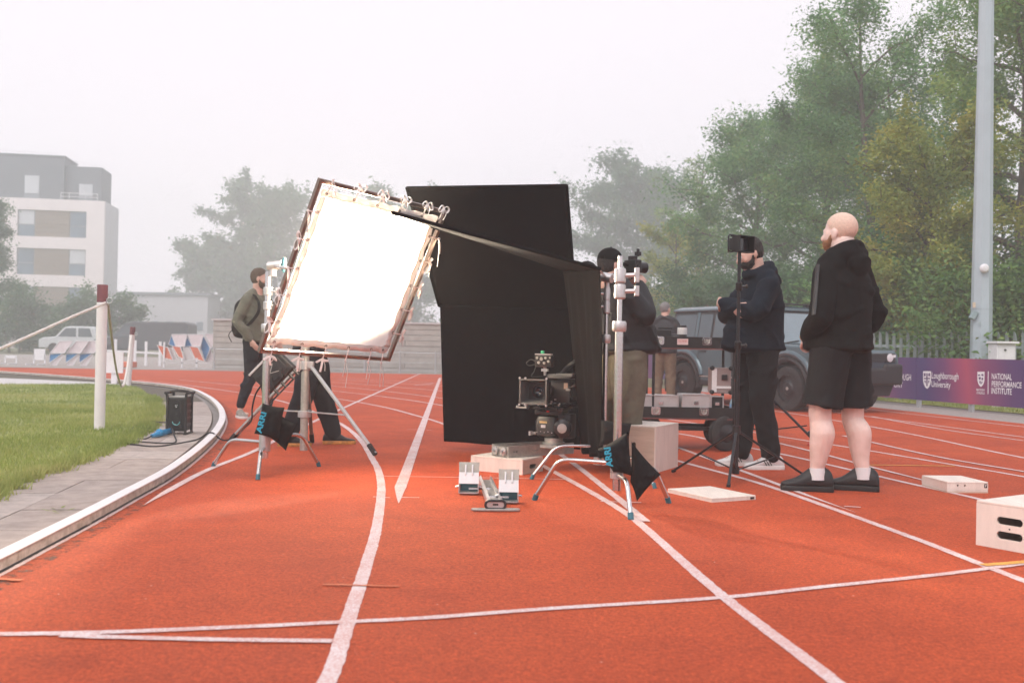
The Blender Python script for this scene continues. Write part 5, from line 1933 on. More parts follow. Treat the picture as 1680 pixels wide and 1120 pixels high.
m.tube(smooth_path([(-0.10, -0.115, 0.32), (-0.105, -0.15, 0.26), (-0.10, -0.20, 0.22), (-0.02, -0.05, 0.23)], 5), 0.0035, 6)
lb(m, 'cable', M_rubber, cc)
m = MB()
m.tube(smooth_path([(0.13, -0.04, 0.14), (0.18, -0.06, 0.16), (0.19, 0.05, 0.19), (0.15, 0.16, 0.18)], 5), 0.006, 6)
lb(m, 'cable', M_rubber, cc)
m = MB()
m.tube(smooth_path([(0.0, -0.02, 0.05), (0.02, -0.07, 0.0), (0.08, -0.08, -0.02), (0.14, 0.02, 0.02)], 5), 0.005, 6)
lb(m, 'cable', M_rubber, cc)

m = MB()
m.prism([(0, 0), (0.018, 0.0), (0.03, 0.06), (0.012, 0.19), (-0.004, 0.13)], (0.175, 0.02, 0.215), (1, 0, 0), (0, 0, 1), (0, 0.004, 0))
lb(m, 'cloth_tag', M_label, cc, smooth=0)
m = MB()
for k in range(14):
    m.cyl((-0.16 + 0.02 * k, -0.15 + 0.012 * (k * 7 % 5), 0.012 + 0.015 * (k * 5 % 4)), (-0.16 + 0.02 * k, -0.165 + 0.012 * (k * 7 % 5), 0.012 + 0.015 * (k * 5 % 4)), 0.006, n=6)
lb(m, 'bolt', M_alu, cc)

# ---- starting blocks
sbk = thing('starting_blocks', 'silver starting blocks with two tilted foot pads on the track', 'starting blocks', G(812, 835))
r0p, r1p = G(813, 836), G(796, 794)
ru = (r1p - r0p).normalized()
rv = V3((ru.y, -ru.x, 0))
m = MB()
Lr = (r1p - r0p).length
ch_ = [(-0.045, 0.0), (-0.045, 0.035), (-0.030, 0.05), (-0.030, 0.02), (0.030, 0.02), (0.030, 0.05), (0.045, 0.035), (0.045, 0.0)]
m.prism(ch_, r0p + V3((0, 0, 0.012)), rv, (0, 0, 1), ru * Lr)
m.build('spine', M_alu, sbk, smooth=0, bevel=0.002)
m = MB()
e0, e1_ = G(773, 837.5), G(853, 838)
ev = (e1_ - e0)
el_ = ev.length
ev.normalize()
eh = V3((-ev.y, ev.x, 0))
m.prism(rect2(el_, 0.05, 0.024, 5, el_ / 2, 0), e0 + V3((0, 0, 0.002)), ev, eh, (0, 0, 0.012))
m.build('end_bar', M_alud, sbk, smooth=30, bevel=0.003)
m = MB()
mid = e0 + ev * el_ * 0.5 + eh * 0.01
m.tube([mid + ev * x + V3((0, -0.012, z + 0.012)) for x, z in rect2(0.11, 0.045, 0.020, 5, 0, 0.022)], 0.007, 8, closed=True)
hb = m.build('end_hoop', M_blackm, sbk)
m = MB()
m.prism(rect2(0.095, 0.034, 0.016, 5, 0, 0.022), mid + V3((0, -0.010, 0.012)), ev, (0, 0, 1), (0, 0.012, 0))
m.build('end_plate', M_alu, hb, smooth=30)
m = MB()
m.prism(rect2(0.032, 0.010, 0.004, 3, 0, 0.024), mid + V3((0, -0.012, 0.012)), ev, (0, 0, 1), (0, 0.001, 0))
m.build('slot', M_dark, hb, smooth=0)
M_padg = PM('pad_grey', (0.36, 0.34, 0.30), 0.6, metal=0.3, var=0.2, vs=18)
M_padw = PM('pad_white', (0.72, 0.72, 0.72), 0.5, var=0.06, vs=10)
M_padt = PM('pad_inside_teal', (0.06, 0.16, 0.19), 0.45, metal=0.4, var=0.25, vs=10)
for px, pyb, ptop, nm in ((768.5, 812, 763, 'l'), (834, 827, 775, 'r')):
    c = G(px, pyb)
    sc_ = c.y / FPX
    w_ = 33 * sc_
    ht = (pyb - ptop) * sc_
    lean = 0.085
    def PP(x, f, d=0.0): return c + V3((x, lean * max(0, f - 0.32) + d, 0.012 + ht * f))
    # lower open box
    bxm = MB()
    d_ = 0.09
    for a, b in ((-w_ / 2, -w_ / 2 + 0.006), (w_ / 2 - 0.006, w_ / 2)):
        bxm.box(c + V3(((a + b) / 2, d_ / 2, 0.012 + ht * 0.16)), (0.006, d_, ht * 0.32))
    bxm.box(c + V3((0, d_ / 2, 0.0125)), (w_ - 0.013, d_, 0.007))
    pb_ = bxm.build('pad_carrier', M_alu, sbk, smooth=0)
    m = MB()
    m.box(c + V3((0, d_ - 0.004, 0.012 + ht * 0.16)), (w_ - 0.014, 0.005, ht * 0.30))
    m.build('carrier_back', M_padt, pb_, smooth=0)
    m = MB()
    m.add([PP(-w_ / 2, 0.32), PP(w_ / 2, 0.32), PP(w_ / 2 * 0.98, 0.68), PP(-w_ / 2 * 0.98, 0.68), PP(-w_ / 2, 0.32, 0.008), PP(w_ / 2, 0.32, 0.008), PP(w_ / 2 * 0.98, 0.68, 0.008), PP(-w_ / 2 * 0.98, 0.68, 0.008)], [(0, 1, 2, 3), (7, 6, 5, 4), (0, 4, 5, 1), (1, 5, 6, 2), (2, 6, 7, 3), (3, 7, 4, 0)])
    m.build('lower_pad', M_padw, pb_, smooth=0)
    m = MB()
    m.add([PP(-w_ / 2, 0.685), PP(w_ / 2, 0.685), PP(w_ / 2 * 1.03, 1.0), PP(-w_ / 2 * 1.03, 1.0), PP(-w_ / 2, 0.685, 0.010), PP(w_ / 2, 0.685, 0.010), PP(w_ / 2 * 1.03, 1.0, 0.010), PP(-w_ / 2 * 1.03, 1.0, 0.010)], [(0, 1, 2, 3), (7, 6, 5, 4), (0, 4, 5, 1), (1, 5, 6, 2), (2, 6, 7, 3), (3, 7, 4, 0)])
    m.build('upper_pad', M_padg, pb_, smooth=0)
    for x in (-0.17, 0.17):
        m = MB()
        m.bar(PP(x * w_, 0.60, -0.004), PP(x * w_, 0.93, -0.004), 0.010, 0.010)
        m.build('pad_rib', M_padw, pb_, smooth=0, bevel=0.003)
    m = MB()
    for s in (-1, 1):
        m.cyl(c + V3((s * w_ / 2, 0.03, 0.05)), c + V3((s * (w_ / 2 + 0.02), 0.03, 0.045)), 0.007, n=8)
    m.cyl(c + V3((0, 0.05, 0.035)), c + V3((r0p.lerp(r1p, 0.5).x - c.x, 0.05, 0.035)), 0.008, n=8)
    m.build('axle', M_chrome, pb_)

# ---- monitor on its light stand
msx, msy = W(1210, 600, 7.02).x, 7.02
mst_ = thing('monitor_stand', 'thin black tripod light stand holding the director monitor', 'stand', (msx, msy, 0))
ztm = W(1214, 418, 7.02).z
m = MB()
m.cyl((msx, msy, 0.10), (msx, msy, 0.95), 0.0165, n=14)
m.build('lower_column', M_blackm, mst_)
m = MB()
m.cyl((msx, msy, 0.95), (msx, msy, ztm), 0.0125, n=12)
m.build('riser', M_blackm, mst_)
for z in (0.955, W(1213, 470, 7.02).z):
    m = MB()
    m.lathe([(0.019, -0.03), (0.023, -0.024), (0.023, 0.024), (0.018, 0.03)], (msx, msy, z))
    m.cyl((msx, msy, z), (msx + 0.045, msy - 0.02, z), 0.008, n=8)
    m.ell((msx + 0.05, msy - 0.02, z), (0.012, 0.012, 0.016), nu=8, nv=6)
    m.build('lock_collar', M_black, mst_)
ztc = 0.36
for fp in ((1104, 775), (1195, 799), (1323, 784)):
    f = G(*fp)
    m = MB()
    m.bar((msx, msy, ztc), f + V3((0, 0, 0.012)), 0.020, 0.014)
    lg = m.build('leg', M_blackm, mst_, smooth=0, bevel=0.003)
    m = MB()
    dv = (f - V3((msx, msy, 0))).normalized()
    m.bar(f - dv * 0.02 + V3((0, 0, 0.018)), f + dv * 0.006 + V3((0, 0, 0.010)), 0.026, 0.02)
    m.build('foot_cap', M_rubber, lg, smooth=0, bevel=0.003)
    pm_ = V3((msx, msy, ztc)).lerp(f, 0.55)
    m = MB()
    m.bar((msx, msy, 0.075), pm_, 0.018, 0.006)
    m.build('brace', M_blackm, mst_, smooth=0)
m = MB()
m.cyl((msx, msy, ztc - 0.03), (msx, msy, ztc + 0.03), 0.028, n=14)
m.cyl((msx, msy, 0.05), (msx, msy, 0.10), 0.026, n=14)
m.build('leg_collar', M_black, mst_)
mon = thing('monitor', 'small black hooded video monitor on the thin black stand', 'monitor', (msx, msy, ztm), R(38), None, 0.86)
m = MB()
m.box((0.005, 0.0, 0.085), (0.17, 0.035, 0.125))
ms_ = lb(m, 'housing', M_black, mon, smooth=0, bevel=0.006)
m = MB()
m.box((0.005, -0.0185, 0.085), (0.145, 0.003, 0.095))
lb(m, 'screen', PM('dark_screen', (0.012, 0.013, 0.018), 0.12, var=0.2, spec=0.8), ms_, smooth=0)
m = MB()
for (x, z, w_, h_) in ((0.005, 0.150, 0.18, 0.005), (0.005, 0.020, 0.18, 0.005)):
    m.box((x, -0.04, z), (w_, 0.075, h_))
for x in (-0.085, 0.095): m.box((x, -0.04, 0.085), (0.005, 0.075, 0.125))
lb(m, 'sun_hood', M_black, mon, smooth=0)
m = MB()
m.box((0.0, 0.045, 0.09), (0.09, 0.055, 0.10))
m.box((-0.03, 0.03, 0.155), (0.07, 0.03, 0.02))
lb(m, 'battery', M_black, mon, smooth=0, bevel=0.006)
m = MB()
for x in (-0.115, ): 
    m.tube([(x, 0.01, 0.02), (x - 0.012, 0.01, 0.03), (x - 0.012, 0.01, 0.145), (x, 0.01, 0.155), (x + 0.03, 0.01, 0.155)], 0.007, 8)
    m.box((x + 0.015, 0.01, 0.02), (0.05, 0.02, 0.01))
lb(m, 'side_handle', M_blackm, mon)
m = MB()
m.cyl((0, 0, -0.012), (0, 0, 0.022), 0.014, n=10)
lb(m, 'mount', M_blackm, mon)

# ---- camera cart and what stands on it
YC = 9.1
ca = W(1046, 560, YC).x
cb = W(1212, 560, YC).x
cmx = (ca + cb) / 2
cwid = cb - ca
crt = thing('camera_cart', 'black two-shelf camera cart on fat rubber wheels', 'cart', (cmx, YC + 0.3, 0))
CD = 0.52
def tray(zb, zt_, x0, x1, lat):
    m = MB()
    th = 0.018
    for (xx0, xx1, y0, y1) in ((x0, x1, YC, YC + th), (x0, x1, YC + CD - th, YC + CD), (x0, x0 + th, YC + th, YC + CD - th), (x1 - th, x1, YC + th, YC + CD - th)):
        m.box(((xx0 + xx1) / 2, (y0 + y1) / 2, (zb + zt_) / 2), (xx1 - xx0 - 0.0005, y1 - y0 - 0.0005, zt_ - zb))
    m.box(((x0 + x1) / 2, YC + CD / 2, zb + 0.012), (x1 - x0 - 2 * th, CD - 2 * th, 0.016))
    t_ = m.build('tray', M_black, crt, smooth=0, bevel=0.002)
    m = MB()
    m.box(((x0 + x1) / 2, YC - 0.002, zb - 0.006), (x1 - x0 + 0.01, 0.02, 0.012))
    m.build('tray_edge', PM('brown_edge', (0.14, 0.05, 0.045), 0.5), t_, smooth=0)
    for lx in lat:
        x = W(lx, 560, YC).x
        m = MB()
        m.prism(rect2(0.085, 0.075, 0.016, 4), (x, YC - 0.001, (zb + zt_) / 2 + (0.012)), (1, 0, 0), (0, 0, 1), (0, -0.004, 0))
        la = m.build('latch', M_chrome, t_, smooth=30, bevel=0.001)
        m = MB()
        m.tube([V3((x + a, YC - 0.008, (zb + zt_) / 2 + 0.012 + b)) for a, b in ((-0.025, 0.02), (-0.018, -0.016), (0, -0.024), (0.018, -0.016), (0.025, 0.02))], 0.005, 6)
        m.box((x, YC - 0.008, (zb + zt_) / 2 + 0.016), (0.024, 0.008, 0.03))
        m.build('latch_handle', M_alud, la)
    return t_
zu0, zu1 = W(1140, 571, YC).z, W(1140, 552.5, YC).z
zl0, zl1 = W(1140, 686, YC).z, W(1140, 668, YC).z
tu = tray(zu0, zu1, W(1068, 560, YC).x, cb - 0.02, (1082, 1160))
tl = tray(zl0, zl1, ca, cb, (1078, 1157))
m = MB()
sx0 = W(1120, 557, YC).x
m.box((sx0, YC - 0.002, (zu0 + zu1) / 2 + 0.005), (0.10, 0.003, 0.055))
stk_ = m.build('sticker', PM('pink_sticker', (0.66, 0.5, 0.48), 0.5, var=0.1, vs=60), tu, smooth=0)
text_part('TECHNIK', PM('red_ink', (0.5, 0.1, 0.1), 0.6), stk_, (sx0 - 0.042, YC - 0.0045, (zu0 + zu1) / 2 + 0.002), (1, 0, 0), (0, 0, 1), width=0.084, height=0.018)
for x in (W(1072, 560, YC).x + 0.01, cb - 0.035):
    for y in (YC + 0.03, YC + CD - 0.03):
        m = MB()
        m.cyl((x, y, zl0 - 0.05), (x, y, zu0 + 0.01), 0.014, n=10)
        m.build('upright', M_blackm, crt)
m = MB()
m.bar((ca + 0.02, YC + 0.06, 0.20), (cb - 0.05, YC + 0.06, 0.20), 0.035, 0.035)
m.bar((ca + 0.02, YC + CD - 0.06, 0.20), (cb - 0.05, YC + CD - 0.06, 0.20), 0.035, 0.035)
for x in (ca + 0.06, cb - 0.12): 
    m.bar((x, YC + 0.06, 0.20), (x, YC + CD - 0.06, 0.20), 0.03, 0.03)
    for y in (YC + 0.06, YC + CD - 0.06): m.box((x, y, (0.2 + zl0) / 2), (0.05, 0.05, zl0 - 0.2 + 0.012))
m.build('chassis', M_blackm, crt, smooth=0)
for x, y in ((cb - 0.10, YC + 0.03), (cb - 0.06, YC + CD - 0.02), (ca + 0.10, YC + 0.06), (ca + 0.10, YC + CD - 0.02)):
    rw = 0.165
    m = MB()
    m.lathe([(0.085, -0.035), (rw - 0.03, -0.042), (rw - 0.006, -0.03), (rw, 0), (rw - 0.006, 0.03), (rw - 0.03, 0.042), (0.085, 0.035)], (x, y, rw), (0.35, -1, 0), 28, cap=False)
    wh = m.build('wheel', M_rubber, crt)
    m = MB()
    m.lathe([(0.086, -0.03), (0.086, 0.03), (0.06, 0.034), (0.03, 0.05), (0.001, 0.052)], (x, y, rw), (0.35, -1, 0), 20)
    m.build('rim', M_blackm, wh)
# things on the cart
def item(name, label, cat): return thing(name, label, cat, (0, 0, 0))
def case(label, x0, x1, zb, zt_, y0, dep, mat, name='metal_case'):
    t = thing(name, label, 'case', ((x0 + x1) / 2, y0 + dep / 2, zb), 0, 'silver cases on the cart')
    m = MB()
    m.box(((x0 + x1) / 2, y0 + dep / 2, (zb + zt_) / 2), (x1 - x0, dep, zt_ - zb))
    m.build('shell', mat, t, smooth=0, bevel=0.006)
    m = MB()
    for x in (x0, x1):
        m.box((x, y0, (zb + zt_) / 2), (0.012, 0.012, zt_ - zb + 0.004))
    for z in (zb + 0.004, zt_):
        m.box(((x0 + x1) / 2, y0, z), (x1 - x0 + 0.01, 0.010, 0.012))
    m.build('edge_trim', M_alu, t, smooth=0, bevel=0.002)
    m = MB()
    m.box(((x0 + x1) / 2, y0 - 0.004, zb + (zt_ - zb) * 0.62), (0.04, 0.008, 0.03))
    m.build('clasp', M_chrome, t, smooth=0, bevel=0.002)
    return t
M_case = PM('case_aluminium', (0.50, 0.48, 0.48), 0.5, metal=0.35, var=0.12, vs=5, bump=0.2, bs=200)
zt0 = zl0 + 0.0205
case('silver case on the lower cart shelf, left of its neighbour', W(1056, 660, 9.13).x, W(1112, 660, 9.13).x, zt0, W(1085, 648.5, 9.13).z, YC + 0.022, 0.30, M_case)
case('silver case in the middle of the lower cart shelf', W(1119, 660, 9.13).x, W(1165, 660, 9.13).x, zt0, W(1140, 647, 9.13).z, YC + 0.022, 0.30, M_case)
bk2 = case('black case beside the silver ones on the lower cart shelf', W(1166.5, 660, 9.15).x, W(1186, 660, 9.15).x, zt0, W(1175, 650, 9.15).z, YC + 0.04, 0.25, M_black, 'black_case')
# tall silver flight case standing on the others
zc0 = W(1140, 647, 9.13).z + 0.0125
y9 = 9.22
tc0, tc1 = W(1168, 640, y9), W(1199, 640, y9)
ztt = W(1183, 603, y9).z
fc = thing('flight_case', 'tall brown-grey metal flight case with black corners on the lower cart shelf', 'case', ((tc0.x + tc1.x) / 2, y9 + 0.1, zc0))
m = MB()
m.box(((tc0.x + tc1.x) / 2, y9 + 0.1, (zc0 + ztt) / 2), (tc1.x - tc0.x, 0.2, ztt - zc0))
m.build('shell', PM('case_taupe', (0.33, 0.27, 0.26), 0.45, metal=0.3, var=0.1, vs=6), fc, smooth=0, bevel=0.006)
m = MB()
m.box((tc0.x - 0.002 + 0.022, y9 - 0.003, (zc0 + ztt) / 2), (0.045, 0.006, ztt - zc0 - 0.02))
m.box(((tc0.x + tc1.x) / 2, y9 - 0.004, zc0 + 0.055), (tc1.x - tc0.x, 0.006, 0.022))
m.build('white_edging', M_label, fc, smooth=0)
for x in (tc0.x, tc1.x):
    for z in (zc0 + 0.015, ztt):
        m = MB()
        m.ell((x, y9, z - 0.005), (0.024, 0.024, 0.022), nu=10, nv=6)
        m.build('corner', M_black, fc)
m = MB()
m.box(((tc0.x * 0.35 + tc1.x * 0.65), y9 - 0.008, (zc0 + ztt) / 2 + 0.03), (0.05, 0.02, 0.05))
m.build('clasp', M_blackm, fc, smooth=0, bevel=0.004)
# white telephoto lens on the upper shelf
zu = zu0 + 0.0205
def lens_at(px, y):
    p = W(px, 550, y)
    t = thing('telephoto_lens', 'white telephoto lens standing on the upper cart shelf', 'lens', (p.x, y, zu))
    prof = [(0.044, 0.0), (0.046, 0.01), (0.046, 0.05), (0.038, 0.055), (0.038, 0.07)]
    m = MB(); m.lathe(prof, (p.x, y, zu), n=24); m.build('barrel', PM('lens_white', (0.72, 0.70, 0.68), 0.45, var=0.04), t)
    m = MB(); m.lathe([(0.041, 0.07), (0.042, 0.075), (0.042, 0.10), (0.040, 0.105)], (p.x, y, zu), n=24); m.build('zoom_ring', M_rubber, t)
    m = MB(); m.lathe([(0.044, 0.105), (0.046, 0.11), (0.044, 0.165), (0.040, 0.17)], (p.x, y, zu), n=24); m.build('front_barrel', MATS['lens_white'], t)
    m = MB(); m.lathe([(0.041, 0.17), (0.042, 0.175), (0.040, 0.19), (0.03, 0.192)], (p.x, y, zu), n=24); m.build('cap', M_black, t)
lens_at(1119, 9.3)
hp = thing('headphones', 'grey headphones lying on the upper cart shelf', 'headphones', (W(1140, 550, 9.3).x, 9.3, zu))
hx0 = W(1132, 550, 9.3).x
for k, (xo, r_) in enumerate(((0.035, 0.052), (0.095, 0.06))):
    m = MB()
    m.tube([V3((hx0 + xo + r_ * math.cos(a), 9.3 + 0.02 * k, zu + 0.012 + 1.05 * r_ * math.sin(a))) for a in [PI * q / 14 for q in range(15)]], 0.008, 8)
    hb_ = m.build('headband', M_alud if k == 0 else M_black, hp)
for xo in (-0.02, 0.085, 0.155):
    m = MB()
    m.lathe([(0.02, 0), (0.034, 0.006), (0.034, 0.02), (0.02, 0.028)], (hx0 + xo, 9.32, zu + 0.035), (0.5, -1, 0), 16)
    m.build('ear_cup', M_black, hp)
cr_ = thing('camera_rig', 'black camera rig lying on the upper cart shelf', 'camera', (W(1092, 548, 9.32).x, 9.32, zu))
p = W(1092, 548, 9.32)
for nm, c, d_ in (('body', (p.x - 0.03, 9.35, zu + 0.075), (0.16, 0.14, 0.145)), ('battery', (p.x - 0.10, 9.36, zu + 0.07), (0.05, 0.12, 0.13)), ('handle', (p.x + 0.0, 9.35, zu + 0.165), (0.14, 0.025, 0.02))):
    m = MB(); m.box(c, d_); m.build(nm, M_black, cr_, smooth=0, bevel=0.006)
m = MB(); m.cyl((p.x + 0.06, 9.34, zu + 0.07), (p.x + 0.13, 9.30, zu + 0.07), 0.04, n=18); m.build('lens', M_blackm, cr_)
m = MB()
for k in range(4): m.cyl((p.x + 0.03 + 0.02 * k, 9.30, zu + 0.02), (p.x + 0.03 + 0.02 * k, 9.30, zu + 0.10 - 0.015 * k), 0.008, n=8)
m.build('cable_plugs', M_rubber, cr_)
bt = thing('water_bottle', 'clear plastic water bottle at the right end of the lower cart shelf', 'bottle', (W(1202.5, 670, 9.2).x, 9.2, zt0))
bx_ = W(1202.5, 670, 9.2).x
m = MB(); m.lathe([(0.028, 0.0), (0.032, 0.006), (0.032, 0.05), (0.029, 0.06), (0.032, 0.07), (0.032, 0.12), (0.02, 0.155), (0.013, 0.165), (0.013, 0.178)], (bx_, 9.2, zt0), n=18)
m.build('bottle_body', PM('clear_plastic', (0.42, 0.55, 0.68), 0.1, var=0.15, vs=20), bt)
m = MB(); m.cyl((bx_, 9.2, zt0 + 0.178), (bx_, 9.2, zt0 + 0.195), 0.015, n=12); m.build('cap', M_label, bt)
m = MB(); m.cyl((bx_, 9.2, zt0 + 0.072), (bx_, 9.2, zt0 + 0.112), 0.0328, n=18, cap=False); m.build('bottle_label', PM('bottle_label', (0.25, 0.45, 0.7), 0.5), bt)

# ---- short camera tripod behind the man with crossed arms
ta = W(1252, 648, 9.95)
tr_ = thing('camera_tripod', 'short black camera tripod with a spreader behind the man with crossed arms', 'tripod', (ta.x, ta.y, 0))
for fp in ((1334, 731), (1168, 722), (1262, 693)):
    f = G(*fp)
    a = ta + (f - V3((ta.x, ta.y, 0))).normalized() * 0.06
    d_ = (f - a)
    s_ = d_.cross(V3((0, 0, 1))).normalized() * 0.030
    lg = None
    for k in (-1, 0, 1):
        m = MB()
        m.cyl(a + s_ * k, f + s_ * k + V3((0, 0, 0.06)), 0.0125, n=10)
        o = m.build('leg' if lg is None else 'leg_tube', M_blackm, tr_ if lg is None else lg)
        if lg is None: lg = o
    m = MB()
    m.bar(f + V3((0, 0, 0.10)) - d_.normalized() * 0.06, f + V3((0, 0, 0.03)), 0.07, 0.035)
    m.build('foot_bracket', M_blackm, lg, smooth=0, bevel=0.006)
    m = MB()
    m.box(f + V3((0, 0, 0.014)), (0.10, 0.05, 0.026))
    m.build('red_foot', M_red, lg, smooth=0, bevel=0.006)
    m = MB()
    m.bar(a.lerp(f, 0.08), a.lerp(f, 0.18), 0.075, 0.03)
    m.build('leg_clamp', M_black, lg, smooth=0, bevel=0.005)
    m = MB()
    m.bar(V3((ta.x, ta.y, 0.13)), f + V3((0, 0, 0.13)) - d_.normalized() * 0.09, 0.018, 0.012)
    m.build('spreader_arm', M_blackm, tr_, smooth=0)
m = MB()
m.lathe([(0.03, -0.06), (0.06, -0.03), (0.075, 0.0), (0.08, 0.03), (0.06, 0.035)], ta, n=20)
m.build('bowl', M_blackm, tr_)

# ================================================================== PARKED CAR
M_paint = PM('satin_grey_paint', (0.085, 0.130, 0.150), 0.22, metal=0.35, var=0.05, vs=1.5, coat=0.15)
M_trim = PM('black_trim', (0.015, 0.015, 0.016), 0.55, var=0.2, vs=12)
M_glassc = PM('car_glass', (0.05, 0.075, 0.09), 0.06, var=0.15, vs=1.2, spec=0.9)
M_wscreen = PM('windscreen_glass', (0.16, 0.22, 0.25), 0.05, var=0.12, vs=1.0, spec=1.0)
M_tyre = PM('tyre', (0.022, 0.021, 0.021), 0.85, var=0.25, vs=20, bump=0.4, bs=40)
M_rimk = PM('rim_black', (0.02, 0.02, 0.022), 0.4, metal=0.3, var=0.15)
M_headl = PM('headlamp', (0.75, 0.77, 0.80), 0.1, var=0.1, spec=0.9)
th_ = math.atan2(-0.88, 0.47)
car = thing('parked_car', 'boxy dark grey off-road car parked behind the two men on the right', 'car', (4.47, 17.3, 0), th_, None, 0.88)
WR, AX = 0.405, 1.51
def arch(cx, r, n=10): return [(cx - r * math.cos(PI * k / n), 0.40 + r * math.sin(PI * k / n)) for k in range(n + 1)]
ZB = 1.19
def side_poly():
    p = [(-2.12, 0.62)] + arch(-AX, 0.49) + [(-0.98, 0.36), (0.98, 0.36)] + arch(AX, 0.49) + [(2.08, 0.46), (2.30, 0.58), (2.36, 0.80), (2.34, 1.02), (2.26, 1.12), (2.10, 1.165), (1.10, 1.215), (0.95, ZB + 0.01), (-2.14, ZB), (-2.18, 1.0), (-2.17, 0.75)]
    return p
m = MB()
m.prism(side_poly(), (0, -0.95, 0), (1, 0, 0), (0, 0, 1), (0, 1.9, 0))
body = lb(m, 'body', M_paint, car, smooth=30, bevel=0.045, seg=3)
# cabin
def ringz(z, xr, xf, w): return [V3((xr, -w, z)), V3((xf, -w, z)), V3((xf, w, z)), V3((xr, w, z))]
zc0_, zc1_ = ZB - 0.02, 1.86
xr0, xf0, w0_ = -2.12, 0.98, 0.915
xr1, xf1, w1_ = -1.98, 0.42, 0.80
m = MB()
m.loft([ringz(zc0_, xr0, xf0, w0_), ringz(zc1_, xr1, xf1, w1_)])
lb(m, 'cabin', M_trim, car, smooth=0, bevel=0.03)
m = MB()
m.loft([ringz(1.85, xr1 - 0.05, xf1 + 0.03, w1_ + 0.025), ringz(1.90, xr1 - 0.05, xf1 + 0.02, w1_ + 0.02), ringz(1.955, xr1 + 0.10, xf1 - 0.12, w1_ - 0.10)])
lb(m, 'roof', M_paint, car, smooth=0, bevel=0.025)
def side_pt(x, f, s, off=0.0):
    """point on the cabin flank: x along, f from belt to roof"""
    z = zc0_ + (zc1_ - zc0_) * f
    w = w0_ + (w1_ - w0_) * f + off
    return V3((x, s * w, z))
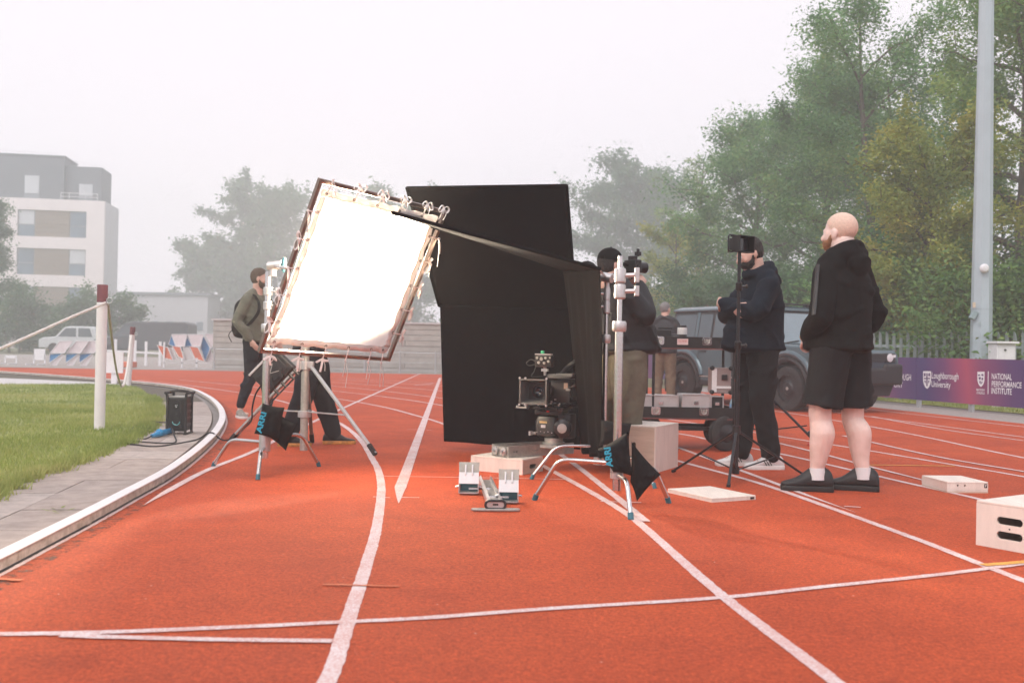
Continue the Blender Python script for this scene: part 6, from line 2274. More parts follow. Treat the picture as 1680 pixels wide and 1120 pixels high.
for s in (-1, 1):
    for i, (a0, a1, b0, b1) in enumerate(((-1.95, -1.22, -1.90, -1.22), (-1.10, -0.72, -1.10, -0.72), (-0.64, 0.86, -0.64, 0.36))):
        # lower edge a0..a1, upper edge b0..b1
        q = [side_pt(a0, 0.09, s, 0.004), side_pt(a1, 0.09, s, 0.004), side_pt(b1, 0.90, s, 0.004), side_pt(b0, 0.90, s, 0.004)]
        if i == 2:
            q2 = [side_pt(-0.64, 0.09, s, 0.004), side_pt(0.02, 0.09, s, 0.004), side_pt(0.02, 0.90, s, 0.004), side_pt(-0.64, 0.90, s, 0.004)]
            q = [side_pt(0.10, 0.09, s, 0.004), side_pt(0.84, 0.09, s, 0.004), side_pt(0.36, 0.90, s, 0.004), side_pt(0.10, 0.90, s, 0.004)]
            mm = MB()
            mm.add(q2 + [p - V3((0, s * 0.02, 0)) for p in q2], [(0, 1, 2, 3), (7, 6, 5, 4), (0, 4, 5, 1), (1, 5, 6, 2), (2, 6, 7, 3), (3, 7, 4, 0)])
            lb(mm, 'side_window', M_glassc, car, smooth=0)
        mm = MB()
        mm.add(q + [p - V3((0, s * 0.02, 0)) for p in q], [(0, 1, 2, 3), (7, 6, 5, 4), (0, 4, 5, 1), (1, 5, 6, 2), (2, 6, 7, 3), (3, 7, 4, 0)])
        lb(mm, 'side_window', M_glassc, car, smooth=0)
    # body-colour pillar panel behind the second window and the flank strip under the roof
    m = MB()
    q = [side_pt(-1.20, 0.03, s, 0.006), side_pt(-1.12, 0.03, s, 0.006), side_pt(-1.12, 0.97, s, 0.006), side_pt(-1.20, 0.97, s, 0.006)]
    m.add(q + [p - V3((0, s * 0.02, 0)) for p in q], [(0, 1, 2, 3), (7, 6, 5, 4), (0, 4, 5, 1), (1, 5, 6, 2), (2, 6, 7, 3), (3, 7, 4, 0)])
    lb(m, 'pillar', M_paint, car, smooth=0)
    for x in (-1.02, 0.0, 0.98):
        m = MB()
        m.box((x, s * 0.9515, 0.80), (0.012, 0.004, 0.70))
        lb(m, 'door_seam', M_dark, body, smooth=0)
    for x in (-0.86, 0.15):
        m = MB()
        m.box((x, s * 0.965, 1.05), (0.20, 0.03, 0.03))
        lb(m, 'door_handle', M_trim, body, smooth=0, bevel=0.006)
    m = MB()
    m.box((0, s * 0.965, 0.43), (1.85, 0.04, 0.10))
    lb(m, 'sill', M_trim, car, smooth=0, bevel=0.01)
    m = MB()
    m.box((0.0, s * 0.955, 0.55), (1.9, 0.02, 0.02))
    lb(m, 'side_moulding', M_alud, car, smooth=0)
    # haunch swellings and flares over the wheels
    for cx in (-AX, AX):
        m = MB()
        ar_ = [V3((cx - 0.53 * math.cos(PI * k / 14), s * 0.955, 0.40 + 0.53 * math.sin(PI * k / 14))) for k in range(15)]
        m.tube([ar_[0] - V3((0, 0, 0.08))] + ar_ + [ar_[-1] - V3((0, 0, 0.08))], 0.045, 8)
        lb(m, 'wheel_arch_trim', M_trim, car)
        m = MB()
        ar2 = [V3((cx - 0.62 * math.cos(PI * k / 14), s * 0.935, 0.44 + 0.60 * math.sin(PI * k / 14))) for k in range(1, 14)]
        m.tube(ar2, 0.062, 10)
        lb(m, 'fender_swell', M_paint, car)
        # wheel
        wx = V3((cx, s * 0.84, WR))
        m = MB()
        m.lathe([(0.24, -0.12), (0.33, -0.128), (0.385, -0.115), (WR, -0.08), (WR, 0.08), (0.385, 0.115), (0.33, 0.128), (0.255, 0.12), (0.25, 0.06)], wx, (0, s, 0), 40, cap=False)
        wh = lb(m, 'wheel', M_tyre, car)
        m = MB()
        m.lathe([(0.255, -0.10), (0.258, 0.115), (0.245, 0.118), (0.235, 0.07), (0.19, 0.055), (0.12, 0.075), (0.10, 0.10), (0.03, 0.105), (0.001, 0.106)], wx, (0, s, 0), 32)
        rm = lb(m, 'rim', M_rimk, wh)
        m = MB()
        for k in range(16):
            a = 2 * PI * k / 16
            m.cyl(wx + V3((0.205 * math.cos(a), s * 0.052, 0.205 * math.sin(a))), wx + V3((0.205 * math.cos(a), s * 0.0635, 0.205 * math.sin(a))), 0.017, n=8)
        so2 = lb(m, 'rim_holes', M_dark, rm)
        so2['kind'] = 'stuff'
        m = MB()
        m.cyl(wx + V3((0, s * 0.104, 0)), wx + V3((0, s * 0.112, 0)), 0.03, n=14)
        lb(m, 'hub_cap', M_alud, rm)
        m = MB()
        m.box((cx - 0.55, s * 0.84, 0.32), (0.02, 0.26, 0.26))
        lb(m, 'mud_flap', M_trim, car, smooth=0)
    # mirror
    m = MB()
    m.ell((0.86, s * 1.08, 1.28), (0.07, 0.13, 0.09), nu=14, nv=8)
    m.bar((0.88, s * 0.93, 1.24), (0.87, s * 1.02, 1.26), 0.05, 0.04)
    lb(m, 'mirror', M_trim, car)
    # lamps
    m = MB()
    m.box((2.33, s * 0.70, 0.99), (0.08, 0.27, 0.17))
    hl_ = lb(m, 'headlight', M_trim, car, smooth=0, bevel=0.02)
    m = MB()
    m.lathe([(0.075, 0), (0.075, 0.012), (0.055, 0.016), (0.001, 0.017)], (2.368, s * 0.68, 0.99), (1, 0, 0), 20)
    m.box((2.372, s * 0.79, 1.02), (0.012, 0.06, 0.05))
    lb(m, 'lens', M_headl, hl_)
    m = MB()
    m.box((2.36, s * 0.72, 0.66), (0.03, 0.14, 0.05))
    lb(m, 'fog_lamp', M_headl, car, smooth=0, bevel=0.008)
    m = MB()
    m.box((-2.19, s * 0.80, 1.02), (0.03, 0.12, 0.12))
    lb(m, 'tail_lamp', M_red, car, smooth=0, bevel=0.008)
    # roof rail pods near the windscreen
    for x in (0.28, -0.35):
        m = MB()
        m.prism([(-0.14, 0), (0.14, 0), (0.10, 0.07), (-0.08, 0.07)], (x, s * 0.72 - 0.03, 1.935), (1, 0, 0), (0, 0, 1), (0, 0.06, 0))
        lb(m, 'roof_mount', M_trim, car, smooth=0, bevel=0.01)
for x in (0.28, -0.35):
    m = MB()
    m.bar((x, -0.72, 2.0), (x, 0.72, 2.0), 0.06, 0.03)
    lb(m, 'roof_bar', M_trim, car, smooth=0, bevel=0.01)
# windscreen
def ws(y, f, off):
    x = xf0 + (xf1 - xf0) * f + off
    w = w0_ + (w1_ - w0_) * f
    return V3((x, y * w, zc0_ + (zc1_ - zc0_) * f))
q = [ws(-0.92, 0.06, 0.006), ws(0.92, 0.06, 0.006), ws(0.90, 0.93, 0.006), ws(-0.90, 0.93, 0.006)]
m = MB()
m.add(q + [p - V3((0.02, 0, 0)) for p in q], [(0, 1, 2, 3), (7, 6, 5, 4), (0, 4, 5, 1), (1, 5, 6, 2), (2, 6, 7, 3), (3, 7, 4, 0)])
lb(m, 'windscreen', M_wscreen, car, smooth=0)
for y0, y1 in ((-0.75, -0.12), (0.0, 0.62)):
    m = MB()
    m.bar(ws(y0, 0.05, 0.03), ws(y1, 0.16, 0.03), 0.018, 0.018)
    m.bar(ws(y0, 0.05, 0.03) + V3((0.06, 0, -0.02)), ws(y0 * 0.6 + y1 * 0.4, 0.10, 0.035), 0.014, 0.012)
    lb(m, 'wiper', M_trim, car, smooth=0)
m = MB()
m.box((1.05, 0, 1.215), (0.20, 1.5, 0.02))
lb(m, 'cowl', M_trim, car, smooth=0)
m = MB()
m.prism([(1.22, 1.212), (2.05, 1.172), (2.05, 1.185), (1.24, 1.232)], (0, -0.62, 0), (1, 0, 0), (0, 0, 1), (0, 1.24, 0))
lb(m, 'bonnet_panel', M_paint, car, smooth=0, bevel=0.01)
m = MB()
m.box((2.352, 0, 0.99), (0.05, 1.12, 0.15))
gr = lb(m, 'grille', M_trim, car, smooth=0, bevel=0.01)
for z in (0.945, 0.985, 1.025):
    m = MB()
    m.box((2.381, 0, z), (0.012, 1.0, 0.014))
    lb(m, 'grille_bar', M_rimk, gr, smooth=0)
m = MB()
m.prism([(-0.98, 0.50), (0.98, 0.50), (0.98, 0.88), (0.55, 0.88), (0.52, 0.80), (-0.52, 0.80), (-0.55, 0.88), (-0.98, 0.88)], (2.30, 0, 0), (0, 1, 0), (0, 0, 1), (0.12, 0, 0))
bm_ = lb(m, 'front_bumper', M_trim, car, smooth=0, bevel=0.05)
m = MB()
m.box((2.425, 0, 0.70), (0.012, 0.52, 0.115))
lb(m, 'number_plate', M_trim, bm_, smooth=0)
m = MB()
m.prism([(-0.75, 0.30), (0.75, 0.30), (0.85, 0.50), (-0.85, 0.50)], (2.22, 0, 0), (0, 1, 0), (0, 0, 1), (0.10, 0, 0))
lb(m, 'skid_plate', M_trim, car, smooth=0, bevel=0.01)
m = MB()
m.box((0, 0, 0.42), (4.0, 1.3, 0.14))
lb(m, 'underbody', M_dark, car, smooth=0)
m = MB()
m.lathe([(0.12, -0.1), (0.36, -0.1), (0.39, -0.05), (0.39, 0.06), (0.34, 0.10), (0.05, 0.10)], (-2.28, 0.15, 1.0), (-1, 0, 0), 30)
lb(m, 'spare_wheel', M_tyre, car)

# ================================================================== LEFT SIDE: POSTS, ROPES, POWER UNIT, FAR BITS
M_maroon = PM('maroon_paint', (0.16, 0.045, 0.06), 0.6, var=0.1, vs=6)
M_postw = PM('post_white', (0.78, 0.74, 0.76), 0.6, var=0.06, vs=5, bump=0.15, bs=40)
M_rope = PM('white_rope', (0.70, 0.66, 0.62), 0.9, var=0.12, vs=60, bump=0.8, bs=120)
M_ropeg = PM('weathered_rope', (0.42, 0.40, 0.33), 0.9, var=0.15, vs=60, bump=0.8, bs=120)
def rope_post(label, px, py, ptop, pcap, lean=0.0, r=0.052):
    b = G(px, py)
    zt_ = W(px, ptop, b.y).z
    zc_ = W(px, pcap, b.y).z
    t = thing('rope_post', label, 'post', b, 0, 'white rope posts')
    up = V3((lean, 0, 1))
    m = MB()
    m.cyl(b - V3((0, 0, 0.05)), b + up * zc_, r, n=20)
    m.build('post_tube', M_postw, t)
    m = MB()
    m.cyl(b + up * (zc_ + 0.0005), b + up * zt_, r * 0.99, n=20)
    cp = m.build('cap', M_maroon, t, bevel=0.004)
    m = MB()
    c = b + up * (zc_ + 0.02) + V3((r + 0.03, -0.02, 0))
    m.tube([c + V3((0.028 * math.cos(a), 0.004 * math.sin(a), 0.028 * math.sin(a))) for a in [2 * PI * k / 16 for k in range(16)]], 0.006, 8, closed=True)
    m.cyl(b + up * (zc_ + 0.03), c + V3((-0.02, 0, 0.015)), 0.007, n=8)
    m.build('ring', M_post, t)
    return b, zc_, up
b1_, z1_, u1_ = rope_post('tall white rope post with a maroon top at the edge of the grass', 163, 706, 467, 496)
b2_, z2_, u2_ = rope_post('leaning white rope post with a maroon top, further away on the bend', 210, 633, 536, 549, 0.06)
nb_ = V3((-5.9, 6.3, 0))
t3 = thing('rope_post', 'white rope post out of view left of the grass', 'post', nb_, 0, 'white rope posts')
m = MB()
m.cyl(nb_, nb_ + V3((0, 0, 1.25)), 0.052, n=20)
m.build('post_tube', M_postw, t3)
m = MB()
m.cyl(nb_ + V3((0, 0, 1.2505)), nb_ + V3((0, 0, 1.42)), 0.0515, n=20)
m.build('cap', M_maroon, t3)
def twist(pts, r):
    P = smooth_path(pts, 10)
    m = MB()
    m.tube(P, [r * (1 + 0.10 * math.sin(i * 2.1)) for i in range(len(P))], 10)
    return m
twist([W(173, 497, 9.95), W(120, 519, 9.45), W(60, 546, 8.9), W(0, 572, 8.35), W(-90, 606, 7.7), nb_ + V3((0.05, 0, 1.22))], 0.014).solo('rope', M_rope, 'white rope sagging from the tall post out of the left edge', 'rope', W(60, 546, 8.9), 'white ropes')
twist([W(177, 499, 10.0), W(180.5, 530, 10.9), W(186, 575, 12.6), W(192, 612, 14.6), W(199, 634, 16.4)], 0.014).solo('rope', M_ropeg, 'weathered rope hanging from the tall post towards the leaning post', 'rope', W(192, 612, 14.6), 'white ropes')
twist([W(199, 634, 16.4), W(204, 628, 17.4), W(209.5, 600, 18.6), W(213.5, 565, 19.6), W(216, 550, 20.1)], 0.022).solo('rope', M_rope, 'white rope rising to the leaning post on the bend', 'rope', W(206, 622, 18), 'white ropes')
# white board on a leg by the far post
bb = G(190, 629)
t = thing('sign_board', 'plain white board on a short leg beside the leaning rope post', 'sign', bb)
a, b = W(174, 577, bb.y), W(202, 612, bb.y)
m = MB(); m.box(((a.x + b.x) / 2, bb.y, (a.z + b.z) / 2), (b.x - a.x, 0.03, a.z - b.z)); m.build('board', M_postw, t, smooth=0)
m = MB(); m.box((bb.x - 0.05, bb.y + 0.03, a.z / 2), (0.12, 0.03, a.z)); m.build('leg', M_postw, t, smooth=0)

# portable power unit
pb0 = G(292, 713)
pu = thing('power_unit', 'black portable power unit with a tubular frame standing on the slabs', 'power unit', pb0, R(3))
m = MB()
m.box((0, 0.04, 0.205), (0.165, 0.22, 0.33))
sh_ = lb(m, 'shell', M_black, pu, smooth=0, bevel=0.012)
m = MB()
m.prism(rect2(0.085, 0.25, 0.042, 6, 0, 0.215), (0, -0.0705, 0), (1, 0, 0), (0, 0, 1), (0, -0.006, 0))
fp_ = lb(m, 'front_panel', M_blackm, sh_, smooth=30)
m = MB()
m.tube([V3((0.034 * math.cos(a), -0.078, 0.135 + 0.034 * math.sin(a))) for a in [PI + PI * k / 12 for k in range(13)]], 0.004, 6)
lb(m, 'teal_ring', PM('teal_light', (0.10, 0.40, 0.42), 0.4), fp_)
m = MB()
m.prism(rect2(0.05, 0.045, 0.02, 4, 0, 0.285), (0, -0.077, 0), (1, 0, 0), (0, 0, 1), (0, -0.003, 0))
dsp = lb(m, 'display', M_lens, fp_, smooth=30)
m = MB()
for x, z in ((-0.008, 0.290), (0.008, 0.292), (0.0, 0.277)): m.box((x, -0.0812, z), (0.008, 0.002, 0.006))
lb(m, 'display_digits', M_label, dsp, smooth=0)
m = MB()
m.lathe([(0.014, 0), (0.014, 0.006), (0.001, 0.007)], (0, -0.077, 0.215), (0, -1, 0), 14)
lb(m, 'power_button', M_rubber, fp_)
for sx_ in (-1, 1):
    for y in (-0.07, 0.15):
        m = MB()
        m.tube(smooth_path([V3((sx_ * 0.085, y, 0.03)), V3((sx_ * 0.088, y, 0.06)), V3((sx_ * 0.088, y, 0.36)), V3((sx_ * 0.105, y - 0.015 * (1 if y < 0 else -1), 0.41))], 3), 0.013, 10)
        lb(m, 'frame_post', M_rubber, pu)
for sx_ in (-1, 1):
    for x_, y0_, y1_, z_ in ((0.105, -0.085, 0.165, 0.41), (0.09, -0.10, 0.17, 0.014)):
        m = MB()
        m.tube([V3((sx_ * x_, y0_, z_)), V3((sx_ * x_, y1_, z_))], 0.013, 8)
        lb(m, 'frame_rail', M_rubber, pu)
    m = MB()
    for k in range(4): m.box((sx_ * 0.086, 0.04, 0.10 + 0.065 * k), (0.012, 0.15, 0.02))
    lb(m, 'side_fins', M_blackm, pu, smooth=0)
m = MB()
m.tube(smooth_path([V3((-0.105, 0.04, 0.41)), V3((-0.05, 0.04, 0.425)), V3((0.05, 0.04, 0.425)), V3((0.105, 0.04, 0.41))], 4), 0.013, 10)
lb(m, 'carry_handle', M_rubber, pu)
m = MB()
m.box((0, 0.04, 0.3725), (0.15, 0.20, 0.006))
lb(m, 'top_plate', M_alud, pu, smooth=0)
# blue connector and cable
def gz(px, py, z=0.012):
    p = G(px, py)
    return V3((p.x, p.y, z))
ct = thing('cable_connector', 'blue plug connector lying on the slabs in front of the power unit', 'connector', gz(266, 716, 0))
a, b = gz(249, 721, 0.035), gz(284, 713, 0.05)
m = MB(); m.tube([a, a.lerp(b, 0.12), a.lerp(b, 0.3), a.lerp(b, 0.62), a.lerp(b, 0.64), a.lerp(b, 1.0)], [0.016, 0.022, 0.030, 0.030, 0.024, 0.024], 14); m.build('plug', M_blue, ct)
m = MB(); m.ell(a.lerp(b, 0.36) + V3((0, -0.01, 0.012)), (0.038, 0.03, 0.034)); m.build('hinged_cap', M_blue, ct)
def ring_pts(cx, cy, rx, ry, a0, a1, n, z=0.012): return [gz(cx + rx * math.cos(R(a)), cy + ry * math.sin(R(a)), z + 0.012 * (i % 3)) for i, a in enumerate(np.linspace(a0, a1, n))]
def cable(name, label, pts, r=0.007, mat=None):
    m = MB()
    m.tube(smooth_path(pts, 6), r, 8)
    m.solo(name, mat or M_rubber, label, 'cable', pts[len(pts) // 2], 'black cables by the power unit')
cable('power_cable', 'black cable coiled round the blue plug and running off into the grass', [gz(249, 721, 0.035), gz(236, 722), gz(218, 719), gz(214, 710), gz(222, 700), gz(243, 696, 0.03), gz(262, 700, 0.05), gz(276, 710, 0.09), gz(286, 720, 0.03), gz(288, 727), gz(270, 729), gz(222, 726), gz(206, 722)])
cable('power_cable', 'black cable crossing the slabs and kerb to the left chrome stand', [gz(190, 722), gz(198, 729), gz(222, 731.5), gz(245, 734), gz(262, 734), gz(283, 731), gz(305, 727), gz(325, 723.5, 0.02), gz(340, 722.5, 0.066), gz(349, 722.5, 0.07), gz(358, 723, 0.03), gz(366, 723.5), gz(378, 723), gz(388, 718), gz(400, 706, 0.02), W(412, 690, 8.2), W(414, 668, 8.0), W(420, 645, 7.95), W(432, 628, 7.93)])
cable('power_cable', 'short black cable from the power unit into the blue plug', [gz(284, 713, 0.05), gz(290, 708, 0.07), W(296, 701, 9.62), W(297, 697, 9.66)], 0.009)

# weed in the slab joints
wd2 = thing('weed', 'small yellowing weed growing from a joint between the slabs', 'weed', gz(92, 842, 0))
for k in range(9):
    c = gz(90 + rnd.uniform(-8, 20), 842 + rnd.uniform(-7, 3), 0.008)
    a = rnd.uniform(0, 6.28)
    d_ = V3((math.cos(a), math.sin(a), 0.25)) * rnd.uniform(0.03, 0.06)
    s_ = V3((-math.sin(a), math.cos(a), 0)) * 0.008
    m = MB(); m.add([c, c + d_ * 0.5 + s_, c + d_, c + d_ * 0.5 - s_], [(0, 1, 2, 3)])
    m.build('leaf', LEAF['yellow'], wd2, smooth=0)

# folded barriers on a trolley at the far side
M_bor = PM('barrier_orange', (0.62, 0.16, 0.09), 0.6, var=0.12, vs=5)
M_bbl = PM('barrier_blue', (0.05, 0.20, 0.42), 0.6, var=0.15, vs=5)
M_bwh = PM('barrier_white', (0.68, 0.62, 0.64), 0.6, var=0.12, vs=7)
M_bedge = PM('barrier_edge', (0.78, 0.78, 0.80), 0.5, var=0.05)
def barrier(label, Y, panels, dep=0.5, group='folding barriers by the far wall'):
    p0 = W(panels[0][1][0][0], panels[0][1][0][1], Y)
    zmin = min(W(x, y, Y).z for _, pl in panels for x, y in pl)
    t = thing('folding_barrier', label, 'barrier', (p0.x, Y, zmin), 0, group)
    for i, (mt, pl) in enumerate(panels):
        m = MB()
        q = [W(x, y, Y + 0.03 * i) for x, y in pl]
        n = len(q)
        m.add(q + [p + V3((0, 0.04, 0)) for p in q], [tuple(range(n)), tuple(range(n, 2 * n))[::-1]] + [(k, (k + 1) % n, n + (k + 1) % n, n + k) for k in range(n)])
        pn = m.build('panel', mt, t, smooth=0)
        m = MB()
        m.tube([p + V3((0, -0.005, 0)) for p in q], 0.018, 5, closed=True)
        m.build('edge', M_bedge, pn)
    return t
YF = 35.6
def c5(x, y): return (60 + x / 4.941, 500 + y / 4.941)
def c5p(*pts): return [c5(*p) for p in pts]
barrier('leftmost white and blue barrier on top of the stack by the far wall', YF, [(M_bwh, c5p((1095, 240), (1218, 240), (1200, 335), (1135, 335))), (M_bbl, c5p((1095, 245), (1130, 338), (1070, 320)))])
barrier('middle white and blue barrier on top of the stack by the far wall', YF + 0.1, [(M_bwh, c5p((1226, 240), (1352, 240), (1330, 335), (1262, 335))), (M_bbl, c5p((1222, 262), (1262, 335), (1195, 338)))])
barrier('right grey and blue crossed barrier on top of the stack by the far wall', YF + 0.2, [(M_bwh, c5p((1362, 235), (1488, 235), (1416, 350))), (M_bbl, c5p((1340, 262), (1358, 258), (1408, 352), (1368, 456), (1330, 352))), (M_bbl, c5p((1490, 270), (1508, 330), (1462, 446), (1424, 354))), (M_bwh, c5p((1410, 362), (1456, 458), (1370, 460)))])
barrier('first orange barrier from the left in the lower row by the far wall', YF - 0.25, [(M_bor, c5p((978, 325), (1065, 345), (1104, 446), (1030, 430)))])
barrier('second orange barrier from the left in the lower row by the far wall', YF - 0.15, [(M_bor, c5p((1098, 332), (1165, 340), (1196, 440), (1150, 420))), (M_conc, c5p((1066, 346), (1100, 350), (1140, 440), (1108, 446)))])
barrier('third orange barrier from the left in the lower row by the far wall', YF - 0.05, [(M_bor, c5p((1238, 335), (1308, 345), (1362, 456), (1286, 438))), (M_conc, c5p((1192, 345), (1232, 350), (1280, 440), (1200, 450)))])
barrier('rightmost orange barrier in the lower row by the far wall', YF, [(M_bor, c5p((1596, 318), (1528, 352), (1466, 456), (1530, 440), (1560, 402)))])
tl_ = thing('barrier_trolley', 'low grey trolley frame carrying the folded barriers', 'trolley', W(320, 603, YF))
m = MB()
for x0_, x1_, y_ in ((1030, 1540, 470), (1040, 1530, 515)):
    m.bar(W(*c5(x0_, y_), YF - 0.3), W(*c5(x1_, y_), YF - 0.3), 0.05, 0.05)
    m.bar(W(*c5(x0_, y_), YF + 0.3), W(*c5(x1_, y_), YF + 0.3), 0.05, 0.05)
m.build('rail', M_conc, tl_, smooth=0)
for x in (1036, 1180, 1300, 1500):
    m = MB()
    for dy in (-0.3, 0.3):
        p = W(*c5(x, 300 if x in (1036, 1500) else 430), YF + dy)
        m.bar(V3((p.x, YF + dy, 0.0)), p, 0.05, 0.05)
    m.build('upright', M_bedge, tl_, smooth=0)
for i, (x, nm) in enumerate(((130, 'left'), (262, 'second'), (372, 'third'))):
    barrier('%s pale board with a blue end leaning in front of the pickup' % nm, YF + 0.1 * i, [(M_bwh, c5p((x + 60, 292), (x + 165, 292), (x + 95, 390), (x - 20, 390))), (M_bbl, c5p((x - 22, 400), (x + 78, 395), (x - 24, 470))), (M_bwh, c5p((x - 10, 475), (x + 70, 402), (x + 90, 402), (x + 20, 510), (x - 15, 510)))], group='boards leaning in front of the pickup')
# white railing with posts
rlw = thing('white_railing', 'low white railing beside the folded barriers', 'railing', W(240, 600, 37))
for px, p0_ in ((240, 560), (263, 560), (190, 556), (222, 558)):
    a = W(px, p0_, 37)
    m = MB(); m.box((a.x, 37, a.z / 2), (0.09, 0.06, a.z)); m.build('post', M_bedge, rlw, smooth=0)
m = MB(); m.bar(W(176, 575, 37), W(272, 580, 37), 0.05, 0.07); m.build('rail', M_bedge, rlw, smooth=0)
for i, (px, nm) in enumerate(((17, 'leftmost'), (64, 'second'))):
    a, b = W(px - 8, 585 - 4 * i, 36), W(px + 10, 585 - 4 * i, 36)
    t = thing('hurdle', '%s white hurdle standing at the far left edge of the track' % nm, 'hurdle', ((a.x + b.x) / 2, 36, 0), 0, 'hurdles at the far left')
    m = MB(); m.box(((a.x + b.x) / 2, 36, a.z), (b.x - a.x, 0.04, 0.10 + 0.3 * i)); m.build('bar', M_bedge, t, smooth=0)
    for x in (a.x, b.x):
        m = MB(); m.bar((x, 36, a.z), (x, 36, 0.02), 0.04, 0.04); m.bar((x, 36, 0.02), (x, 35.4, 0.02), 0.04, 0.04); m.build('leg', M_bedge, t, smooth=0)
mat_ = MB(); p = W(206, 600, 34.5); mat_.box((p.x, 34.6, 0.10), (0.55, 0.5, 0.2)); mat_.solo('foam_block', M_bor, 'small orange foam block on the far edge of the track', 'foam block', (p.x, 34.6, 0), smooth=0, bevel=0.03)

# vans parked beyond
M_vand = PM('van_dark', (0.06, 0.07, 0.08), 0.4, var=0.05, vs=2)
M_vanw = PM('van_white', (0.55, 0.58, 0.60), 0.4, var=0.05, vs=2)
def van(name, label, cat, Y, px0, px1, ptop, mat, prof, glass, scale_h=1.0):
    """seen from its side, nose to the left; prof in fractions of length and height"""
    a, b = W(px0, 600, Y), W(px1, 600, Y)
    L, H = b.x - a.x, W((px0 + px1) / 2, ptop, Y).z
    t = thing(name, label, cat, ((a.x + b.x) / 2, Y + 1.0, 0))
    m = MB()
    m.prism([(a.x + x * L, z * H) for x, z in prof], (0, Y, 0), (1, 0, 0), (0, 0, 1), (0, 1.9, 0))
    m.build('body', mat, t, smooth=30, bevel=0.06)
    for g in glass:
        m = MB()
        m.prism([(a.x + x * L, z * H) for x, z in g], (0, Y - 0.006, 0), (1, 0, 0), (0, 0, 1), (0, 0.012, 0))
        m.build('window', M_glassc, t, smooth=0)
    for x in (0.2, 0.8):
        m = MB()
        m.lathe([(0.12, -0.1), (0.33, -0.1), (0.36, -0.05), (0.36, 0.05), (0.33, 0.1), (0.2, 0.1), (0.001, 0.08)], (a.x + x * L, Y + 0.06, 0.36), (0, -1, 0), 24)
        wh = m.build('wheel', M_tyre, t)
    m = MB(); m.box((a.x + 0.02 * L, Y + 0.25, 0.38 * H), (0.06, 0.25, 0.14)); m.build('headlight', M_headl, t, smooth=0)
    return t
van('dark_van', 'dark grey panel van parked in the fog behind the rope posts', 'van', 60, 150, 306, 527, M_vand, [(0, 0.2), (0.0, 0.42), (0.05, 0.50), (0.20, 0.56), (0.34, 0.93), (0.42, 1.0), (0.97, 1.0), (1.0, 0.94), (1.0, 0.18)], [[(0.23, 0.56), (0.34, 0.88), (0.44, 0.90), (0.44, 0.56)]])
van('pickup_truck', 'pale pickup parked in the fog behind the leaning boards at far left', 'truck', 66, 62, 185, 535, M_vanw, [(0, 0.2), (0.0, 0.50), (0.06, 0.58), (0.22, 0.62), (0.34, 0.96), (0.42, 1.0), (0.68, 1.0), (0.74, 0.96), (0.78, 0.62), (1.0, 0.60), (1.0, 0.2)], [[(0.26, 0.62), (0.36, 0.92), (0.50, 0.93), (0.50, 0.62)], [(0.53, 0.62), (0.53, 0.93), (0.68, 0.93), (0.72, 0.62)]])

# ================================================================== PEOPLE
def remesh(mb, voxel, it=4, disp=None, name='m', fac=0.5):
    o = bpy.data.objects.new('tmp', mb.mesh('tmp'))
    COL.objects.link(o)
    r = o.modifiers.new('r', 'REMESH')
    r.mode = 'VOXEL'
    r.voxel_size = voxel
    if it:
        s = o.modifiers.new('s', 'SMOOTH')
        s.iterations = it
        s.factor = fac
    dg = bpy.context.evaluated_depsgraph_get()
    me = bpy.data.meshes.new_from_object(o.evaluated_get(dg))
    old = o.data
    bpy.data.objects.remove(o)
    bpy.data.meshes.remove(old)
    me.name = name
    n = len(me.vertices)
    if disp is not None and n:
        co = np.empty(n * 3, dtype=np.float32)
        me.vertices.foreach_get('co', co)
        co = co.reshape(-1, 3)
        nr = np.empty(n * 3, dtype=np.float32)
        me.vertex_normals.foreach_get('vector', nr)
        nr = nr.reshape(-1, 3)
        co = co + nr * disp(co)[:, None]
        me.vertices.foreach_set('co', co.astype(np.float32).ravel())
        me.update()
    me.polygons.foreach_set('use_smooth', np.ones(len(me.polygons), dtype=bool))
    me.materials.clear()
    return me
def folds(amp, kz, seed, z0=None, z1=None, low=0.35):
    """drape: crumpled rolls running round the limb, strongest between z0 and z1"""
    rg = np.random.default_rng(seed)
    ph = rg.uniform(0, 6.28, 10)
    dirs = [(rg.uniform(-1, 1), rg.uniform(-1, 1), rg.uniform(0.35, 1.0)) for _ in range(5)]
    def f(P):
        x, y, z = P[:, 0], P[:, 1], P[:, 2]
        w1 = np.sin(9 * x + 6 * y + 4 * z + ph[0]) + 0.7 * np.sin(14 * y - 8 * x + 6 * z + ph[1])
        w2 = np.sin(7 * x - 9 * y + 5 * z + ph[2])
        # sharp creases at changing slants, each fading in and out
        d = np.zeros(len(P))
        for i in range(5):
            sl = dirs[i]
            q = (sl[0] * x + sl[1] * y) * kz * 0.9 + kz * sl[2] * z + 1.8 * w1 * (0.6 + 0.2 * i) + ph[3 + i]
            msk = np.clip(0.15 + np.sin(6.5 * x * (1 + 0.3 * i) - 5 * y + (7 + 2 * i) * z + ph[(i * 3) % 10]), 0, 1)
            d += (1 - 2 * np.abs(np.sin(0.5 * q))) * msk * (0.9, 0.8, 0.6, 0.5, 0.4)[i]
        d += 0.5 * np.sin(0.3 * kz * z + 9 * x + 7 * y + w1)
        a = np.full(len(P), amp)
        if z0 is not None:
            t = np.clip((z - z0) / (z1 - z0), 0, 1)
            a = amp * (low + (1 - low) * (1 - np.abs(2 * t - 1)))if z1 > z0 else a
        return a * np.clip(d, -0.3, 1.3)
    return f
M_skin = PM('skin', (0.60, 0.37, 0.29), 0.55, var=0.10, vs=14, bump=0.12, bs=90, col2=(0.68, 0.43, 0.35))
M_skinp = PM('skin_pale', (0.76, 0.55, 0.48), 0.55, var=0.08, vs=12, bump=0.10, bs=90, col2=(0.83, 0.64, 0.58))
